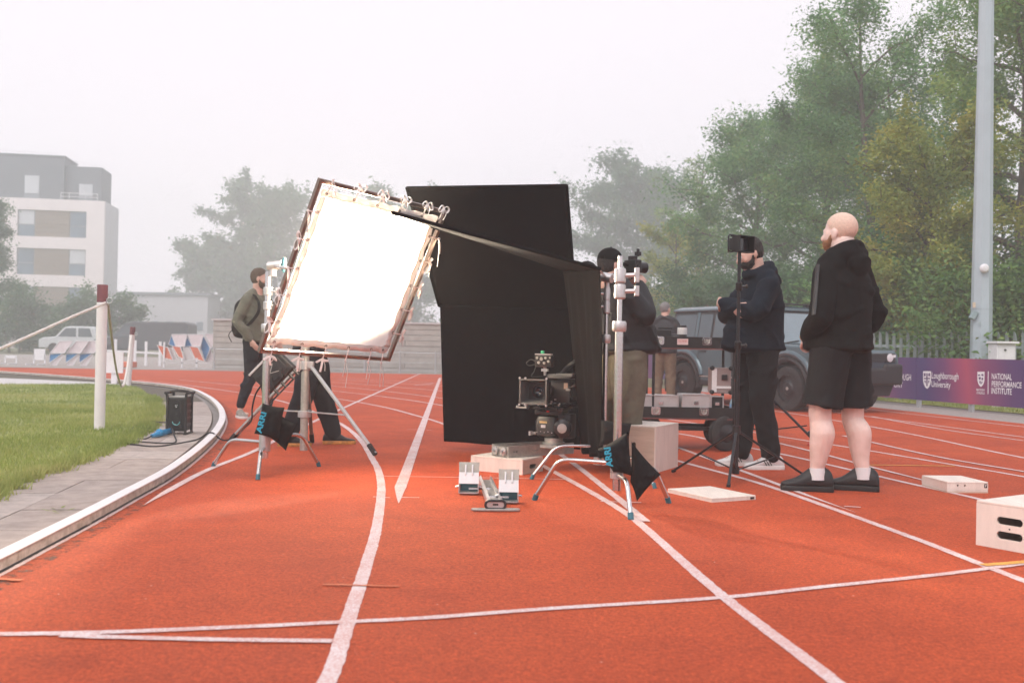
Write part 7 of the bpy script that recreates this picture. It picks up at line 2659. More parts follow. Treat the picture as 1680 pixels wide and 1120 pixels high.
M_eye = PM('eye_white', (0.7, 0.68, 0.66), 0.2, var=0.02)
M_iris = PM('iris', (0.05, 0.04, 0.03), 0.15)

def chain(mb, pts, n=14, flat=1.0):
    """limb: rounded tube through (point, radius) stations"""
    P = smooth_path([p for p, r in pts], 4)
    rr = []
    for i in range(len(pts) - 1):
        for k in range(4): rr.append(pts[i][1] + (pts[i + 1][1] - pts[i][1]) * (k / 4))
    rr.append(pts[-1][1])
    mb.tube(P, rr, n, flat=flat)
    mb.ell(P[0], rr[0] * 0.98, nu=n, nv=8)
    mb.ell(P[-1], rr[-1] * 0.98, nu=n, nv=8)
def hand(mb, wr, d, nrm, side, curl=0.5, s=1.0):
    """palm, four unequal bent fingers and a thumb leaving the side of the palm; side=+1 puts the thumb along d x nrm"""
    d, nrm = V3(d).normalized(), V3(nrm)
    nrm = (nrm - d * nrm.dot(d)).normalized()
    lat = d.cross(nrm).normalized() * side
    wr = V3(wr)
    M_ = Matrix((lat, d, nrm)).transposed()
    mb.ell(wr + d * 0.05 * s, (0.041 * s, 0.056 * s, 0.017 * s), M_, 14, 8)
    mb.ell(wr + d * 0.015 * s, (0.029 * s, 0.035 * s, 0.02 * s), M_, 12, 8)
    for k, (off, L) in enumerate(((0.030, 0.072), (0.010, 0.081), (-0.011, 0.076), (-0.030, 0.058))):
        p = wr + d * (0.092 - 0.004 * abs(k - 1)) * s + lat * off * s
        a = 0.15 * curl
        pts = [(wr + d * 0.06 * s + lat * off * s * 0.9, 0.0105 * s), (p, 0.0100 * s)]
        q = V3(p)
        for j, f in enumerate((0.45, 0.31, 0.24)):
            a += curl * (0.75, 0.95, 0.6)[j]
            q = q + (d * math.cos(a) + nrm * math.sin(a)) * L * f * s
            pts.append((V3(q), (0.0095, 0.0088, 0.0078)[j] * s))
        chain(mb, pts, 8)
    b = wr + d * 0.025 * s + lat * 0.028 * s
    t1 = b + (lat * 0.75 + d * 0.55 + nrm * 0.35).normalized() * 0.038 * s
    t2 = t1 + (lat * 0.35 + d * 0.8 + nrm * (0.3 + 0.4 * curl)).normalized() * 0.032 * s
    t3 = t2 + (lat * 0.05 + d * 0.8 + nrm * (0.3 + 0.7 * curl)).normalized() * 0.026 * s
    chain(mb, [(b, 0.015 * s), (t1, 0.0125 * s), (t2, 0.0108 * s), (t3, 0.0090 * s)], 8)
def head_shape(mb, c, M, k=1.0, fat=1.0):
    def at(x, y, z): return V3(c) + M @ (V3((x, y, z)) * k)
    def e(x, y, z, rx, ry, rz): mb.ell(at(x, y, z), (rx * k, ry * k, rz * k), M, 16, 12)
    e(0, -0.015, 0.030, 0.076, 0.096, 0.088)
    e(0, 0.022, -0.015, 0.068 * fat, 0.070, 0.082)
    e(0, 0.036, -0.060, 0.056 * fat, 0.052, 0.050)
    e(0, 0.062, -0.094, 0.032, 0.026, 0.020)
    e(0, 0.076, 0.018, 0.046, 0.016, 0.012)
    for s in (-1, 1):
        e(s * 0.042, 0.050, -0.030, 0.026, 0.030, 0.026)
        e(s * 0.078, -0.012, -0.012, 0.009, 0.021, 0.032)
        e(s * 0.075, -0.006, -0.032, 0.008, 0.012, 0.014)
    mb.tube([at(0, 0.086, 0.008), at(0, 0.102, -0.016), at(0, 0.110, -0.030)], [0.009 * k, 0.012 * k, 0.014 * k], 10)
    e(0, 0.104, -0.034, 0.017, 0.013, 0.011)
    e(0, 0.086, -0.062, 0.025, 0.010, 0.007)
    e(0, 0.084, -0.074, 0.021, 0.010, 0.007)
def cut_ell(mb, c, M, k, cen, rad, pn, pd_, nu=28, nv=18):
    """ellipsoid flattened onto a plane in head space (hair, beard, cap crown)"""
    t = MB()
    t.ell((0, 0, 0), rad, None, nu, nv)
    pn = V3(pn).normalized()
    vs = []
    for p in t.v:
        q = p + V3(cen)
        d = q.dot(pn) - pd_
        if d < 0: q = q - pn * d
        vs.append(V3(c) + M @ (q * k))
    mb.add(vs, t.f)
def shoe(par, an, yaw, mu, ms, name='shoe', k=1.0, pitch=0.0, mstripe=None, hh=1.0):
    """upper lofted over a foot, with its own sole; an = ankle point above the ground (local)"""
    st = [(-0.092, 0.018, 0.045), (-0.086, 0.031, 0.085), (-0.050, 0.037, 0.108), (-0.005, 0.038, 0.116), (0.035, 0.040, 0.108), (0.075, 0.046, 0.078), (0.115, 0.051, 0.054), (0.150, 0.049, 0.047), (0.178, 0.038, 0.041), (0.196, 0.018, 0.034)]
    Rz = Matrix.Rotation(yaw, 3, 'Z') @ Matrix.Rotation(pitch, 3, 'X')
    o = V3((an[0], an[1], 0.0))
    zb = max(0.0, an[2] - 0.105)
    st = [(y, w, h * hh) for y, w, h in st]
    def T(p): return o + V3((0, 0, zb)) + Rz @ (V3(p) * k)
    m = MB()
    rings = []
    for y, w, h in st:
        xo = 0.006 * math.sin((y + 0.09) * 11)
        ring = []
        for j in range(18):
            a = 2 * PI * j / 18
            cx_, cz2 = math.cos(a), math.sin(a)
            x = w * math.copysign(abs(cx_) ** 0.75, cx_)
            z = 0.024 + (h - 0.024) * 0.5 * (1 + math.copysign(abs(cz2) ** (0.85 if cz2 > 0 else 0.3), cz2))
            if cz2 > 0: x *= 1 - 0.45 * cz2 * max(0, (h - 0.06) / 0.05)
            ring.append(T((x + xo, y, z)))
        rings.append(ring)
    m.loft(rings)
    s = lbl(m, name, mu, par)
    sub = s.modifiers.new('sub', 'SUBSURF')
    sub.levels = sub.render_levels = 1
    m = MB()
    out = []
    for y, w, h in st:
        out.append((y, w + 0.004, 0.006 * math.sin((y + 0.09) * 11)))
    lo = [(xo + w, y) for y, w, xo in out] + [(xo - w, y) for y, w, xo in out[::-1]]
    r0 = [T((x * 0.97, y * 0.985, 0.0)) for x, y in lo]
    r1 = [T((x, y, 0.008)) for x, y in lo]
    r2 = [T((x, y, 0.024)) for x, y in lo]
    r3 = [T((x * 0.95, y * 0.985, 0.030)) for x, y in lo]
    m.loft([r0, r1, r2, r3])
    lbl(m, 'sole', ms, s, smooth=60)
    m = MB()
    for q in range(5):
        y = 0.052 + q * 0.016
        hgt = 0.082 - q * 0.0075
        m.tube([T((-0.018 + 0.006, y, hgt - 0.004)), T((0.006, y + 0.002, hgt + 0.003)), T((0.018 + 0.006, y, hgt - 0.004))], 0.0028 * k, 5)
    lbl(m, 'laces', mstripe or ms, s)
    if mstripe:
        m = MB()
        for sd in (-1, 1):
            for q in range(3):
                y = 0.02 + q * 0.019
                m.tube([T((sd * 0.0435, y - 0.008, 0.032)), T((sd * 0.041, y + 0.002, 0.05)), T((sd * 0.030, y + 0.012, 0.068))], 0.0035 * k, 5)
        lbl(m, 'stripes', mstripe, s)
    return s
def lbl(mb, name, mat, par, smooth=60, **k): return mb.build(name, mat, par, world=False, smooth=smooth, **k)
def put(me, name, mat, par):
    me.materials.append(mat)
    return link_mesh(name, me, par)

def person(label, loc, rz, J, top=None, legs=None, skin=M_skin, k=1.0, head=(0, 0, 0), hk=1.0, voxel=0.0075, cvox=0.0105, hands=None, hair=None, beard=None, cap=None, shoes=None, build=1.0, belly=0.0, fatface=1.0, seed=1, bare=False, arms_r=1.0, calfk=1.0, neckk=1.0):
    t = thing('person', label, 'person', (loc[0], loc[1], 0), rz, None, k)
    D = dict(pelvis=(0, 0, 0.94), chest=(0, 0.0, 1.28), neck=(0, -0.01, 1.475), head=(0, 0.025, 1.66),
             shl=(-0.18, -0.012, 1.39), ell=(-0.26, -0.03, 1.14), wrl=(-0.25, 0.09, 0.91), shr=(0.18, -0.012, 1.39), elr=(0.26, -0.03, 1.14), wrr=(0.25, 0.09, 0.91),
             hil=(-0.09, 0, 0.90), knl=(-0.11, 0.025, 0.49), anl=(-0.12, -0.01, 0.105), hir=(0.09, 0, 0.90), knr=(0.11, 0.025, 0.49), anr=(0.12, -0.01, 0.105))
    D.update(J)
    D = {a: V3(b) for a, b in D.items()}
    MH = Matrix.Rotation(head[0], 3, 'Z') @ Matrix.Rotation(head[1], 3, 'X') @ Matrix.Rotation(head[2], 3, 'Y')
    right = (D['shr'] - D['shl']).normalized()
    def spine(ts):
        P = [D['pelvis'] - V3((0, 0, 0.06)), D['pelvis'], D['pelvis'].lerp(D['chest'], 0.5), D['chest'], D['neck']]
        S = smooth_path(P, 8)
        out = []
        for x in ts:
            q = x * (len(S) - 1)
            i = min(int(q), len(S) - 2)
            out.append((S[i].lerp(S[i + 1], q - i), (S[i + 1] - S[i]).normalized()))
        return out
    def trunk(mb, tab, n=26):
        rings = []
        for (x, hw, hd, yo), (p, T) in zip(tab, spine([r[0] for r in tab])):
            rgt = (right - T * right.dot(T)).normalized()
            fw = T.cross(rgt).normalized()
            rings.append([p + fw * yo + rgt * math.cos(2 * PI * j / n) * hw + fw * math.sin(2 * PI * j / n) * hd for j in range(n)])
        mb.loft(rings)
    b = build
    # --- the body, one continuous surface
    m = MB()
    trunk(m, [(0.0, 0.12 * b, 0.09 * b, 0), (0.12, 0.155 * b, 0.115 * b, -0.01), (0.3, 0.145 * b, 0.105 * b + belly * 0.5, belly * 0.4), (0.5, 0.148 * b, 0.105 * b + belly * 0.4, belly * 0.3), (0.72, 0.165 * b, 0.11 * b, 0), (0.88, 0.165 * b, 0.085 * b, -0.01), (0.96, 0.10, 0.07, -0.005), (1.0, 0.06, 0.058, 0)])
    hc_ = D['head']
    m.tube([D['neck'] - V3((0, 0, 0.04)), D['neck'].lerp(hc_, 0.35) + MH @ V3((0, -0.008, 0)), hc_ + MH @ V3((0, -0.018, -0.05))], [0.068 * b * neckk, 0.060 * b * neckk, 0.060 * b * neckk], 16)
    head_shape(m, hc_, MH, hk, fatface)
    for s in 'lr':
        chain(m, [(D['sh' + s], 0.046 * b), (D['sh' + s].lerp(D['el' + s], 0.45), 0.040 * b), (D['el' + s], 0.034), (D['el' + s].lerp(D['wr' + s], 0.3), 0.036), (D['wr' + s], 0.026)])
        h_ = (hands or {}).get(s)
        if h_: hand(m, D['wr' + s], h_[0], h_[1], h_[2], h_[3])
        else: hand(m, D['wr' + s], D['wr' + s] - D['el' + s], V3((-1 if s == 'r' else 1, 0.1, 0)), 1 if s == 'l' else -1, 0.4)
        hi, kn, an = D['hi' + s], D['kn' + s], D['an' + s]
        bk_ = (kn - hi).normalized().cross(right)
        lk = 0.84 if (legs and not legs.get('shorts')) else 1.0
        calfk_ = calfk * lk
        calf = kn.lerp(an, 0.30) - V3((0, 0.022, 0))
        chain(m, [(hi, 0.080 * b), (hi.lerp(kn, 0.4), 0.070 * b * lk), (kn + V3((0, 0.004, 0.06)), 0.058 * b * calfk_), (kn - V3((0, 0, 0.04)), 0.055 * b * calfk_), (calf, 0.063 * b * calfk_), (kn.lerp(an, 0.5) - V3((0, 0.014, 0)), 0.056 * b * calfk_), (kn.lerp(an, 0.72) - V3((0, 0.006, 0)), 0.044 * b * calfk_), (an + V3((0, 0, 0.03)), 0.036 * b * (0.5 + 0.5 * calfk_)), (an - V3((0, 0, 0.03)), 0.034)])
        m.ell(an + V3((0, 0.05, -0.055)), (0.032, 0.085, 0.026))
    me = remesh(m, voxel, 3, None, 'body')
    bo_ = put(me, 'body', skin, t)
    for s in (-1, 1):
        em = MB()
        em.ell(hc_ + MH @ (V3((s * 0.030, 0.0745, -0.002)) * hk), 0.0115 * hk, nu=10, nv=8)
        eo = lbl(em, 'eye', M_eye, bo_)
        em = MB()
        em.ell(hc_ + MH @ (V3((s * 0.030, 0.0835, -0.002)) * hk), (0.0055 * hk, 0.0045 * hk, 0.0055 * hk), MH, 8, 6)
        lbl(em, 'iris', M_iris, eo)
    # --- clothes
    if top:
        m = MB()
        L = top.get('loose', 0.025)
        h0 = top.get('hem', 0.03)
        trunk(m, [(h0, 0.158 * b + L * 0.8, 0.125 * b + L * 0.7 + belly * 0.7, belly * 0.35), (h0 + 0.04, 0.163 * b + L, 0.128 * b + L + belly * 0.8, belly * 0.4), (h0 + 0.09, 0.166 * b + L * 1.25, 0.130 * b + L * 1.2 + belly, belly * 0.5), (0.32, 0.162 * b + L * 1.1, 0.118 * b + L + belly, belly * 0.6), (0.5, 0.165 * b + L, 0.118 * b + L + belly * 0.7, belly * 0.4), (0.7, 0.178 * b + L, 0.120 * b + L, 0), (0.84, 0.178 * b + L * 0.9, 0.102 * b + L * 0.7, -0.012), (0.93, 0.13 * b + L * 0.5, 0.082 * b + L * 0.4, -0.012), (1.0, 0.074 * b + L * 0.3, 0.070 * b + L * 0.2, -0.005)])
        ar = arms_r
        for s in 'lr':
            sh_, el, wr = D['sh' + s], D['el' + s], D['wr' + s]
            cf = (el - wr).normalized() * (0.01 + top.get('short', 0.0))
            nk = D['neck']
            m.tube([nk + V3((0, -0.012, 0.035)), nk.lerp(sh_, 0.35) + V3((0, -0.012, 0.040)), nk.lerp(sh_, 0.7) + V3((0, -0.008, 0.022)), sh_ + (sh_ - nk) * 0.12], [0.050 * b, 0.060 * b + L * 0.2, 0.068 * b + L * 0.3, 0.06 * b], 14)
            chain(m, [(sh_ - V3((0, 0, 0.005)), (0.066 * b + L * 0.35) * ar), (sh_.lerp(el, 0.4), (0.060 * b + L * 0.5) * ar), (el, (0.050 * b + L * 0.55) * ar), (el.lerp(wr, 0.45), (0.049 * b + L * 0.5) * ar), (wr + cf + (el - wr).normalized() * 0.05, (0.040 + L * 0.45) * ar), (wr + cf, 0.032 + L * 0.2)], 16)
        if top.get('hood'):
            c = D['neck']
            m.ell(c + V3((0, -0.085, 0.035)), (0.130, 0.066, 0.062), Matrix.Rotation(0.3, 3, 'X'))
            m.ell(c + V3((0, -0.130, -0.035)), (0.105, 0.045, 0.070))
            m.tube([c + V3((0.100 * math.cos(a), -0.008 + 0.088 * math.sin(a), 0.045 - 0.045 * math.sin(a))) for a in [2 * PI * q / 16 for q in range(16)]], 0.040, 8, closed=True)
        elif top.get('collar'):
            c = D['neck']
            m.tube([c + V3((0.078 * math.cos(a), 0.0 + 0.075 * math.sin(a), 0.018 - 0.02 * math.sin(a))) for a in [2 * PI * q / 16 for q in range(16)]], 0.022, 8, closed=True)
        me = remesh(m, cvox, 5, folds(top.get('fold', 0.006), top.get('kz', 42), seed, 0.85, 1.75, 0.8), top.get('name', 'hoodie'))
        to = put(me, top.get('name', 'hoodie'), top['mat'], t)
    else: to = None
    if legs:
        m = MB()
        L = legs.get('loose', 0.018)
        trunk(m, [(0.0, 0.135 * b + L, 0.105 * b + L, -0.005), (0.06, 0.150 * b + L, 0.118 * b + L + belly * 0.3, -0.008), (0.16, 0.155 * b + L, 0.118 * b + L + belly * 0.4, -0.004 + belly * 0.2), (0.26, 0.148 * b + L * 0.7, 0.108 * b + L * 0.6 + belly * 0.5, belly * 0.3)])
        for s in 'lr':
            hi, kn, an = D['hi' + s], D['kn' + s], D['an' + s]
            if legs.get('shorts'):
                e = hi.lerp(kn, legs['shorts'])
                m.ell(hi, 0.097 * b + L)
                m.tube([hi + (hi - e) * 0.1, hi, hi.lerp(e, 0.5), hi.lerp(e, 0.85), e], [0.08 * b, 0.097 * b + L, 0.093 * b + L, 0.092 * b + L * 1.1, 0.094 * b + L * 1.25], 22)
            else:
                hem = an + V3((0, 0, legs.get('up', 0.0)))
                w = legs.get('width', 1.0)
                chain(m, [(hi, 0.094 * b + L), (hi.lerp(kn, 0.45), (0.082 * b + L) * w), (kn, (0.064 * b + L) * w), (kn.lerp(hem, 0.4), (0.060 * b + L) * w), (kn.lerp(hem, 0.8), (0.050 * b + L * 1.1) * w), (hem, (0.044 * b + L * 1.1) * w)], 16)
        f1 = folds(legs.get('fold', 0.006), legs.get('kz', 48), seed + 5, 0.0, 0.9, 0.6)
        me = remesh(m, cvox, 5, f1, legs.get('name', 'trousers'))
        lo_ = put(me, legs.get('name', 'trousers'), legs['mat'], t)
        D['_legs'] = lo_
    if hair:
        m = MB()
        cut_ell(m, hc_, MH, hk, (0, -0.017, 0.032), hair.get('r', (0.081, 0.102, 0.095)), hair.get('n', (0, -0.62, 0.78)), hair.get('d', 0.012))
        if hair.get('sides'):
            cut_ell(m, hc_, MH, hk, (0, -0.030, 0.005), (0.0795, 0.082, 0.085), (0, -1, 0.12), hair['sides'])
        rg = np.random.default_rng(seed)
        hm_ = hair.get('amp', 0.0025)
        def hd_(P):
            return hm_ * (np.sin(190 * P[:, 0] + 120 * P[:, 2]) * np.sin(170 * P[:, 1] - 60 * P[:, 2]) + 0.6 * np.sin(330 * P[:, 1] + 200 * P[:, 0]))
        put(remesh(m, 0.005, 2, hd_, 'hair'), 'hair', hair['mat'], t)
    if beard:
        m = MB()
        cut_ell(m, hc_, MH, hk, (0, 0.030, -0.062), (0.064 * fatface, 0.066, 0.060), (0, 0.35, -1), beard.get('d', 0.028))
        for s in (-1, 1):
            m.tube([hc_ + MH @ (V3(p) * hk) for p in ((s * 0.073 * fatface, 0.004, -0.015), (s * 0.068 * fatface, 0.016, -0.045), (s * 0.058 * fatface, 0.035, -0.07))], [0.008 * hk, 0.014 * hk, 0.018 * hk], 8)
        m.tube([hc_ + MH @ (V3(p) * hk) for p in ((-0.03, 0.080, -0.066), (-0.015, 0.095, -0.052), (0, 0.0975, -0.05), (0.015, 0.095, -0.052), (0.03, 0.080, -0.066))], 0.007 * hk, 8)
        put(remesh(m, 0.005, 2, lambda P: 0.0022 * np.sin(260 * P[:, 0] + 80 * P[:, 2]) * np.sin(240 * P[:, 2] + 150 * P[:, 1]), 'beard'), 'beard', beard['mat'], t)
    if cap:
        m = MB()
        cut_ell(m, hc_, MH, hk, (0, -0.014, 0.045), (0.086, 0.106, 0.090), (0, 0.02, 1), 0.030)
        co_ = lbl(m, 'cap', cap['mat'], t)
        m = MB()
        bp_ = []
        for q in range(13):
            a = PI * q / 12
            bp_.append((math.cos(a) * 0.074, 0.055 + math.sin(a) * 0.105))
        n_ = len(bp_)
        vs = []
        for dz in (0.0, 0.006):
            for x, y in bp_:
                vs.append(hc_ + MH @ (V3((x, y, 0.040 - 3.2 * x * x - (y - 0.06) * 0.22 + dz)) * hk))
        m.add(vs, [tuple(range(n_)), tuple(range(n_, 2 * n_))[::-1]] + [(i, (i + 1) % n_, n_ + (i + 1) % n_, n_ + i) for i in range(n_)])
        lbl(m, 'brim', cap['mat'], co_, smooth=40)
        m = MB()
        m.ell(hc_ + MH @ (V3((0, -0.014, 0.136)) * hk), 0.007 * hk, nu=8, nv=6)
        lbl(m, 'button', cap['mat'], co_)
        m = MB()
        m.ell(hc_ + MH @ (V3((0, 0.083, 0.075)) * hk), (0.016 * hk, 0.008 * hk, 0.010 * hk), MH, 8, 6)
        lbl(m, 'badge', M_label, co_)
    for s in 'lr':
        if shoes:
            f = shoes.get(s, {})
            shoe(t, D['an' + s], f.get('yaw', 0), shoes['mat'] if 'mat' not in f else f['mat'], shoes['sole'] if 'sole' not in f else f['sole'], pitch=f.get('pitch', 0), k=shoes.get('k', 1.0), mstripe=shoes.get('stripe'), hh=shoes.get('hh', 1.0))
        if shoes and shoes.get('sock'):
            m = MB()
            a = D['an' + s]
            m.tube([a + V3((0, -0.005, -0.03)), a + V3((0, -0.004, 0.01)), a + V3((0, -0.002, shoes.get('sock_h', 0.03)))], [0.046 * b, 0.0445 * b, 0.0425 * b], 16)
            lbl(m, 'sock', shoes['sock'], t)
    return t, D, MH, to

M_hoodk = PM('hoodie_black', (0.009, 0.0088, 0.009), 0.9, var=0.2, vs=10, bump=0.25, bs=260, spec=0.12)
M_hoodn = PM('hoodie_navy', (0.009, 0.014, 0.022), 0.9, var=0.2, vs=10, bump=0.25, bs=260, spec=0.12)
M_sweat = PM('sweat_olive', (0.135, 0.135, 0.10), 0.92, var=0.12, vs=12, bump=0.3, bs=240, sheen=0.2, spec=0.2)
M_jack = PM('jacket_black', (0.014, 0.0145, 0.018), 0.6, var=0.2, vs=9, bump=0.2, bs=150, spec=0.35)
M_khaki = PM('khaki_cotton', (0.15, 0.135, 0.10), 0.92, var=0.2, vs=12, bump=0.3, bs=220, spec=0.2)
M_khaki2 = PM('khaki_brown', (0.16, 0.125, 0.085), 0.92, var=0.2, vs=12, bump=0.3, bs=220, spec=0.2)
M_pants = PM('trouser_black', (0.010, 0.010, 0.0115), 0.85, var=0.2, vs=10, bump=0.25, bs=220, spec=0.25)
M_pantn = PM('trouser_dark', (0.015, 0.015, 0.019), 0.88, var=0.2, vs=10, bump=0.25, bs=220, spec=0.2)
M_beige = PM('beige_cotton', (0.42, 0.36, 0.29), 0.92, var=0.12, vs=10, bump=0.25, bs=220)
M_shoek = PM('shoe_black', (0.010, 0.010, 0.011), 0.5, var=0.25, vs=30, bump=0.3, bs=180)
M_solek = PM('sole_black', (0.009, 0.009, 0.009), 0.55, var=0.2, vs=20)
M_shoew = PM('shoe_white', (0.68, 0.66, 0.66), 0.65, var=0.08, vs=30, bump=0.3, bs=200)
M_solew = PM('sole_white', (0.72, 0.70, 0.68), 0.6, var=0.06, vs=30)
M_soley = PM('sole_yellow', (0.62, 0.62, 0.10), 0.6, var=0.1)
M_shoeg = PM('shoe_taupe', (0.26, 0.23, 0.20), 0.7, var=0.2, vs=30, bump=0.3, bs=180)
M_soleo = PM('sole_orange', (0.45, 0.20, 0.05), 0.6, var=0.5, vs=26)
M_sock = PM('sock_white', (0.72, 0.71, 0.72), 0.9, var=0.05, bump=0.4, bs=200)
M_hairb = PM('hair_brown', (0.085, 0.055, 0.038), 0.75, var=0.35, vs=60, bump=0.6, bs=300)
M_hairk = PM('hair_dark', (0.022, 0.017, 0.015), 0.7, var=0.35, vs=60, bump=0.6, bs=300)
M_hairg = PM('hair_grey', (0.20, 0.20, 0.20), 0.75, var=0.35, vs=60, bump=0.6, bs=300)
M_hairp = PM('hair_fair_stubble', (0.72, 0.53, 0.43), 0.7, var=0.12, vs=90, bump=0.4, bs=400)
M_beardg = PM('beard_ginger', (0.30, 0.15, 0.075), 0.8, var=0.35, vs=80, bump=0.6, bs=300)

# 1 - bald man in shorts, seen from behind, facing left and away
sp_ = G(1372, 806)
S = 1.03
t, D, MH, to = person('bald bearded man in a black hoodie, black shorts and black trainers, back to the camera', (sp_.x + 0.03, 6.62), R(36),
    dict(pelvis=(0, 0, 0.955), chest=(0, 0.0, 1.28), neck=(0, -0.005, 1.49), head=(0, 0.03, 1.663), shl=(-0.185, -0.01, 1.395), shr=(0.185, -0.01, 1.395), ell=(-0.275, -0.05, 1.12), wrl=(-0.14, 0.17, 0.985), elr=(0.275, -0.05, 1.12), wrr=(0.14, 0.19, 0.985),
         hil=(-0.10, 0, 0.90), hir=(0.10, 0, 0.90), knl=(-0.150, 0.035, 0.49), knr=(0.140, 0.0, 0.49), anl=(-0.155, 0.055, 0.105), anr=(0.145, -0.075, 0.105)),
    top=dict(mat=M_hoodk, loose=0.034, hood=True, hem=0.055, fold=0.013, kz=36), legs=dict(mat=M_pants, name='shorts', shorts=0.88, loose=0.023, fold=0.013, kz=30), skin=M_skinp, k=S, head=(R(6), 0, 0), hk=1.09,
    hair=dict(mat=M_hairp, r=(0.0775, 0.0985, 0.0905), n=(0, -0.75, 0.66), d=0.0, amp=0.0006), beard=dict(mat=M_beardg, d=0.03), shoes=dict(mat=M_shoek, sole=M_solek, sock=M_sock, sock_h=0.045, k=1.14, hh=1.28, l=dict(yaw=R(44)), r=dict(yaw=R(34))),
    build=1.12, belly=0.035, fatface=1.08, calfk=1.13, neckk=1.2, seed=3, hands={'l': ((0.5, 0.6, -0.5), (0.3, -0.6, -0.3), -1, 0.9), 'r': ((-0.5, 0.6, -0.5), (-0.3, -0.6, -0.3), 1, 0.9)})
# shoulder stripe along the left arm, watch, pale hem of the shirt
m = MB()
sh_, el = D['shl'], D['ell']
for f0, f1 in ((0.0, 1.0),):
    pts = []
    for q in range(9):
        f = q / 8
        p = sh_.lerp(el, f) + V3((-0.098 + 0.006 * f, -0.012, 0.045 * (1 - f) ** 2))
        pts.append(p)
    m.tube(pts, 0.016, 8, flat=0.3)
lbl(m, 'sleeve_stripe', PM('stripe_grey', (0.012, 0.015, 0.019), 0.6), to)
m = MB()
wp = D['wrl'] + (D['ell'] - D['wrl']).normalized() * 0.004
wd_ = (D['wrl'] - D['ell']).normalized()
m.lathe([(0.037, -0.009), (0.040, -0.006), (0.040, 0.006), (0.037, 0.009)], wp, wd_, 18)
wt = thing('wristwatch', 'gold wristwatch on the wrist of the bald man', 'watch', (0, 0, 0))
wt.parent = None
wt.matrix_world = t.matrix_basis
M_gold = PM('gold', (0.62, 0.42, 0.16), 0.3, metal=0.8, var=0.1)
lbl(m, 'bracelet', M_gold, wt)
m = MB()
fd = (V3((-0.55, -0.75, 0.2))).normalized()
m.lathe([(0.021, -0.008), (0.023, 0.0), (0.021, 0.006), (0.001, 0.007)], wp + fd * 0.040, fd, 18)
lbl(m, 'dial', M_gold, wt)
# 2 - man with crossed arms in a navy hoodie, facing left
np_ = G(1243, 768)
t, D, MH, to = person('dark-haired bearded man in a navy hoodie with his arms crossed, looking down', (np_.x, 7.88), R(102),
    dict(pelvis=(0, 0, 0.945), chest=(0, -0.015, 1.27), neck=(0, 0.015, 1.475), head=(0, 0.085, 1.645), shl=(-0.185, 0.0, 1.385), shr=(0.185, 0.0, 1.385), ell=(-0.27, 0.15, 1.185), wrl=(0.10, 0.265, 1.275), elr=(0.27, 0.14, 1.18), wrr=(-0.11, 0.255, 1.205),
         knl=(-0.115, 0.01, 0.49), knr=(0.11, 0.04, 0.49), anl=(-0.12, -0.07, 0.105), anr=(0.115, 0.07, 0.105)),
    top=dict(mat=M_hoodn, loose=0.030, hood=True, hem=0.075, fold=0.012, kz=38), legs=dict(mat=M_pants, loose=0.016, fold=0.013, kz=52), k=1.025, head=(R(-4), R(-24), 0), hk=1.03,
    hair=dict(mat=M_hairk, sides=0.012), beard=dict(mat=M_hairk, d=0.040), shoes=dict(mat=M_shoew, sole=M_solew, stripe=PM('stripe_black', (0.02, 0.02, 0.02), 0.6), k=1.06, l=dict(yaw=R(-6))),
    build=1.16, belly=0.07, fatface=1.05, seed=11, hands={'l': ((0.95, -0.15, 0.05), (0, -0.9, -0.2), 1, 0.35), 'r': ((-0.95, -0.1, 0.12), (0, -0.9, 0.1), -1, 0.5)})
lg = D['_legs']
for pts, r_ in (([(0.155, 0.115, 0.90), (0.175, 0.085, 0.86), (0.185, 0.06, 0.82)], 0.010), ([(0.185, 0.10, 0.70), (0.192, 0.085, 0.62), (0.188, 0.075, 0.55), (0.180, 0.085, 0.60)], 0.007)):
    m = MB()
    m.tube(smooth_path([V3(p) for p in pts], 4), r_, 6, flat=0.5)
    lbl(m, 'red_zip', PM('zip_red', (0.55, 0.05, 0.03), 0.6), lg)
# 3 - man with the backpack
bp_ = G(392, 684)
t, D, MH, to = person('young man in an olive sweatshirt, one hand in his pocket, left of the silk', (bp_.x + 0.20, 12.2), R(-118),
    dict(pelvis=(0, 0, 0.95), chest=(0, -0.01, 1.28), head=(0, 0.03, 1.665), elr=(0.275, -0.06, 1.15), wrr=(0.20, 0.09, 0.92), ell=(-0.27, -0.02, 1.14), wrl=(-0.26, 0.10, 0.92), knl=(-0.13, 0.03, 0.49), knr=(0.13, 0.02, 0.49), anl=(-0.17, 0.05, 0.105), anr=(0.19, -0.06, 0.105)),
    top=dict(mat=M_sweat, name='sweatshirt', loose=0.022, collar=False, hem=0.08, fold=0.010, kz=40), legs=dict(mat=M_pantn, loose=0.012, up=0.05, fold=0.011, kz=50, width=0.95), k=1.02, head=(R(32), R(-4), 0),
    hair=dict(mat=M_hairb, r=(0.080, 0.102, 0.099), sides=0.010), beard=dict(mat=M_hairb, d=0.034), shoes=dict(mat=M_shoeg, sole=M_solew, r=dict(yaw=R(-30))), seed=21, voxel=0.009, cvox=0.012)
m = MB()
for k_ in range(5): m.box((0.045 + 0.0 - 0.022 * k_ , 0.150, 1.335), (0.014, 0.004, 0.020))
lbl(m, 'chest_print', M_label, to, smooth=0)
bg = thing('backpack', 'black backpack worn by the man in the olive sweatshirt', 'backpack', (0, 0, 0))
bg.matrix_world = t.matrix_basis
m = MB()
m.ell((0, -0.22, 1.20), (0.150, 0.105, 0.235))
m.ell((0, -0.25, 1.08), (0.145, 0.10, 0.14))
m.ell((0, -0.30, 1.12), (0.105, 0.06, 0.12))
me = remesh(m, 0.012, 5, folds(0.008, 36, 4), 'pack_bag')
put(me, 'pack_bag', M_cloth2, bg)
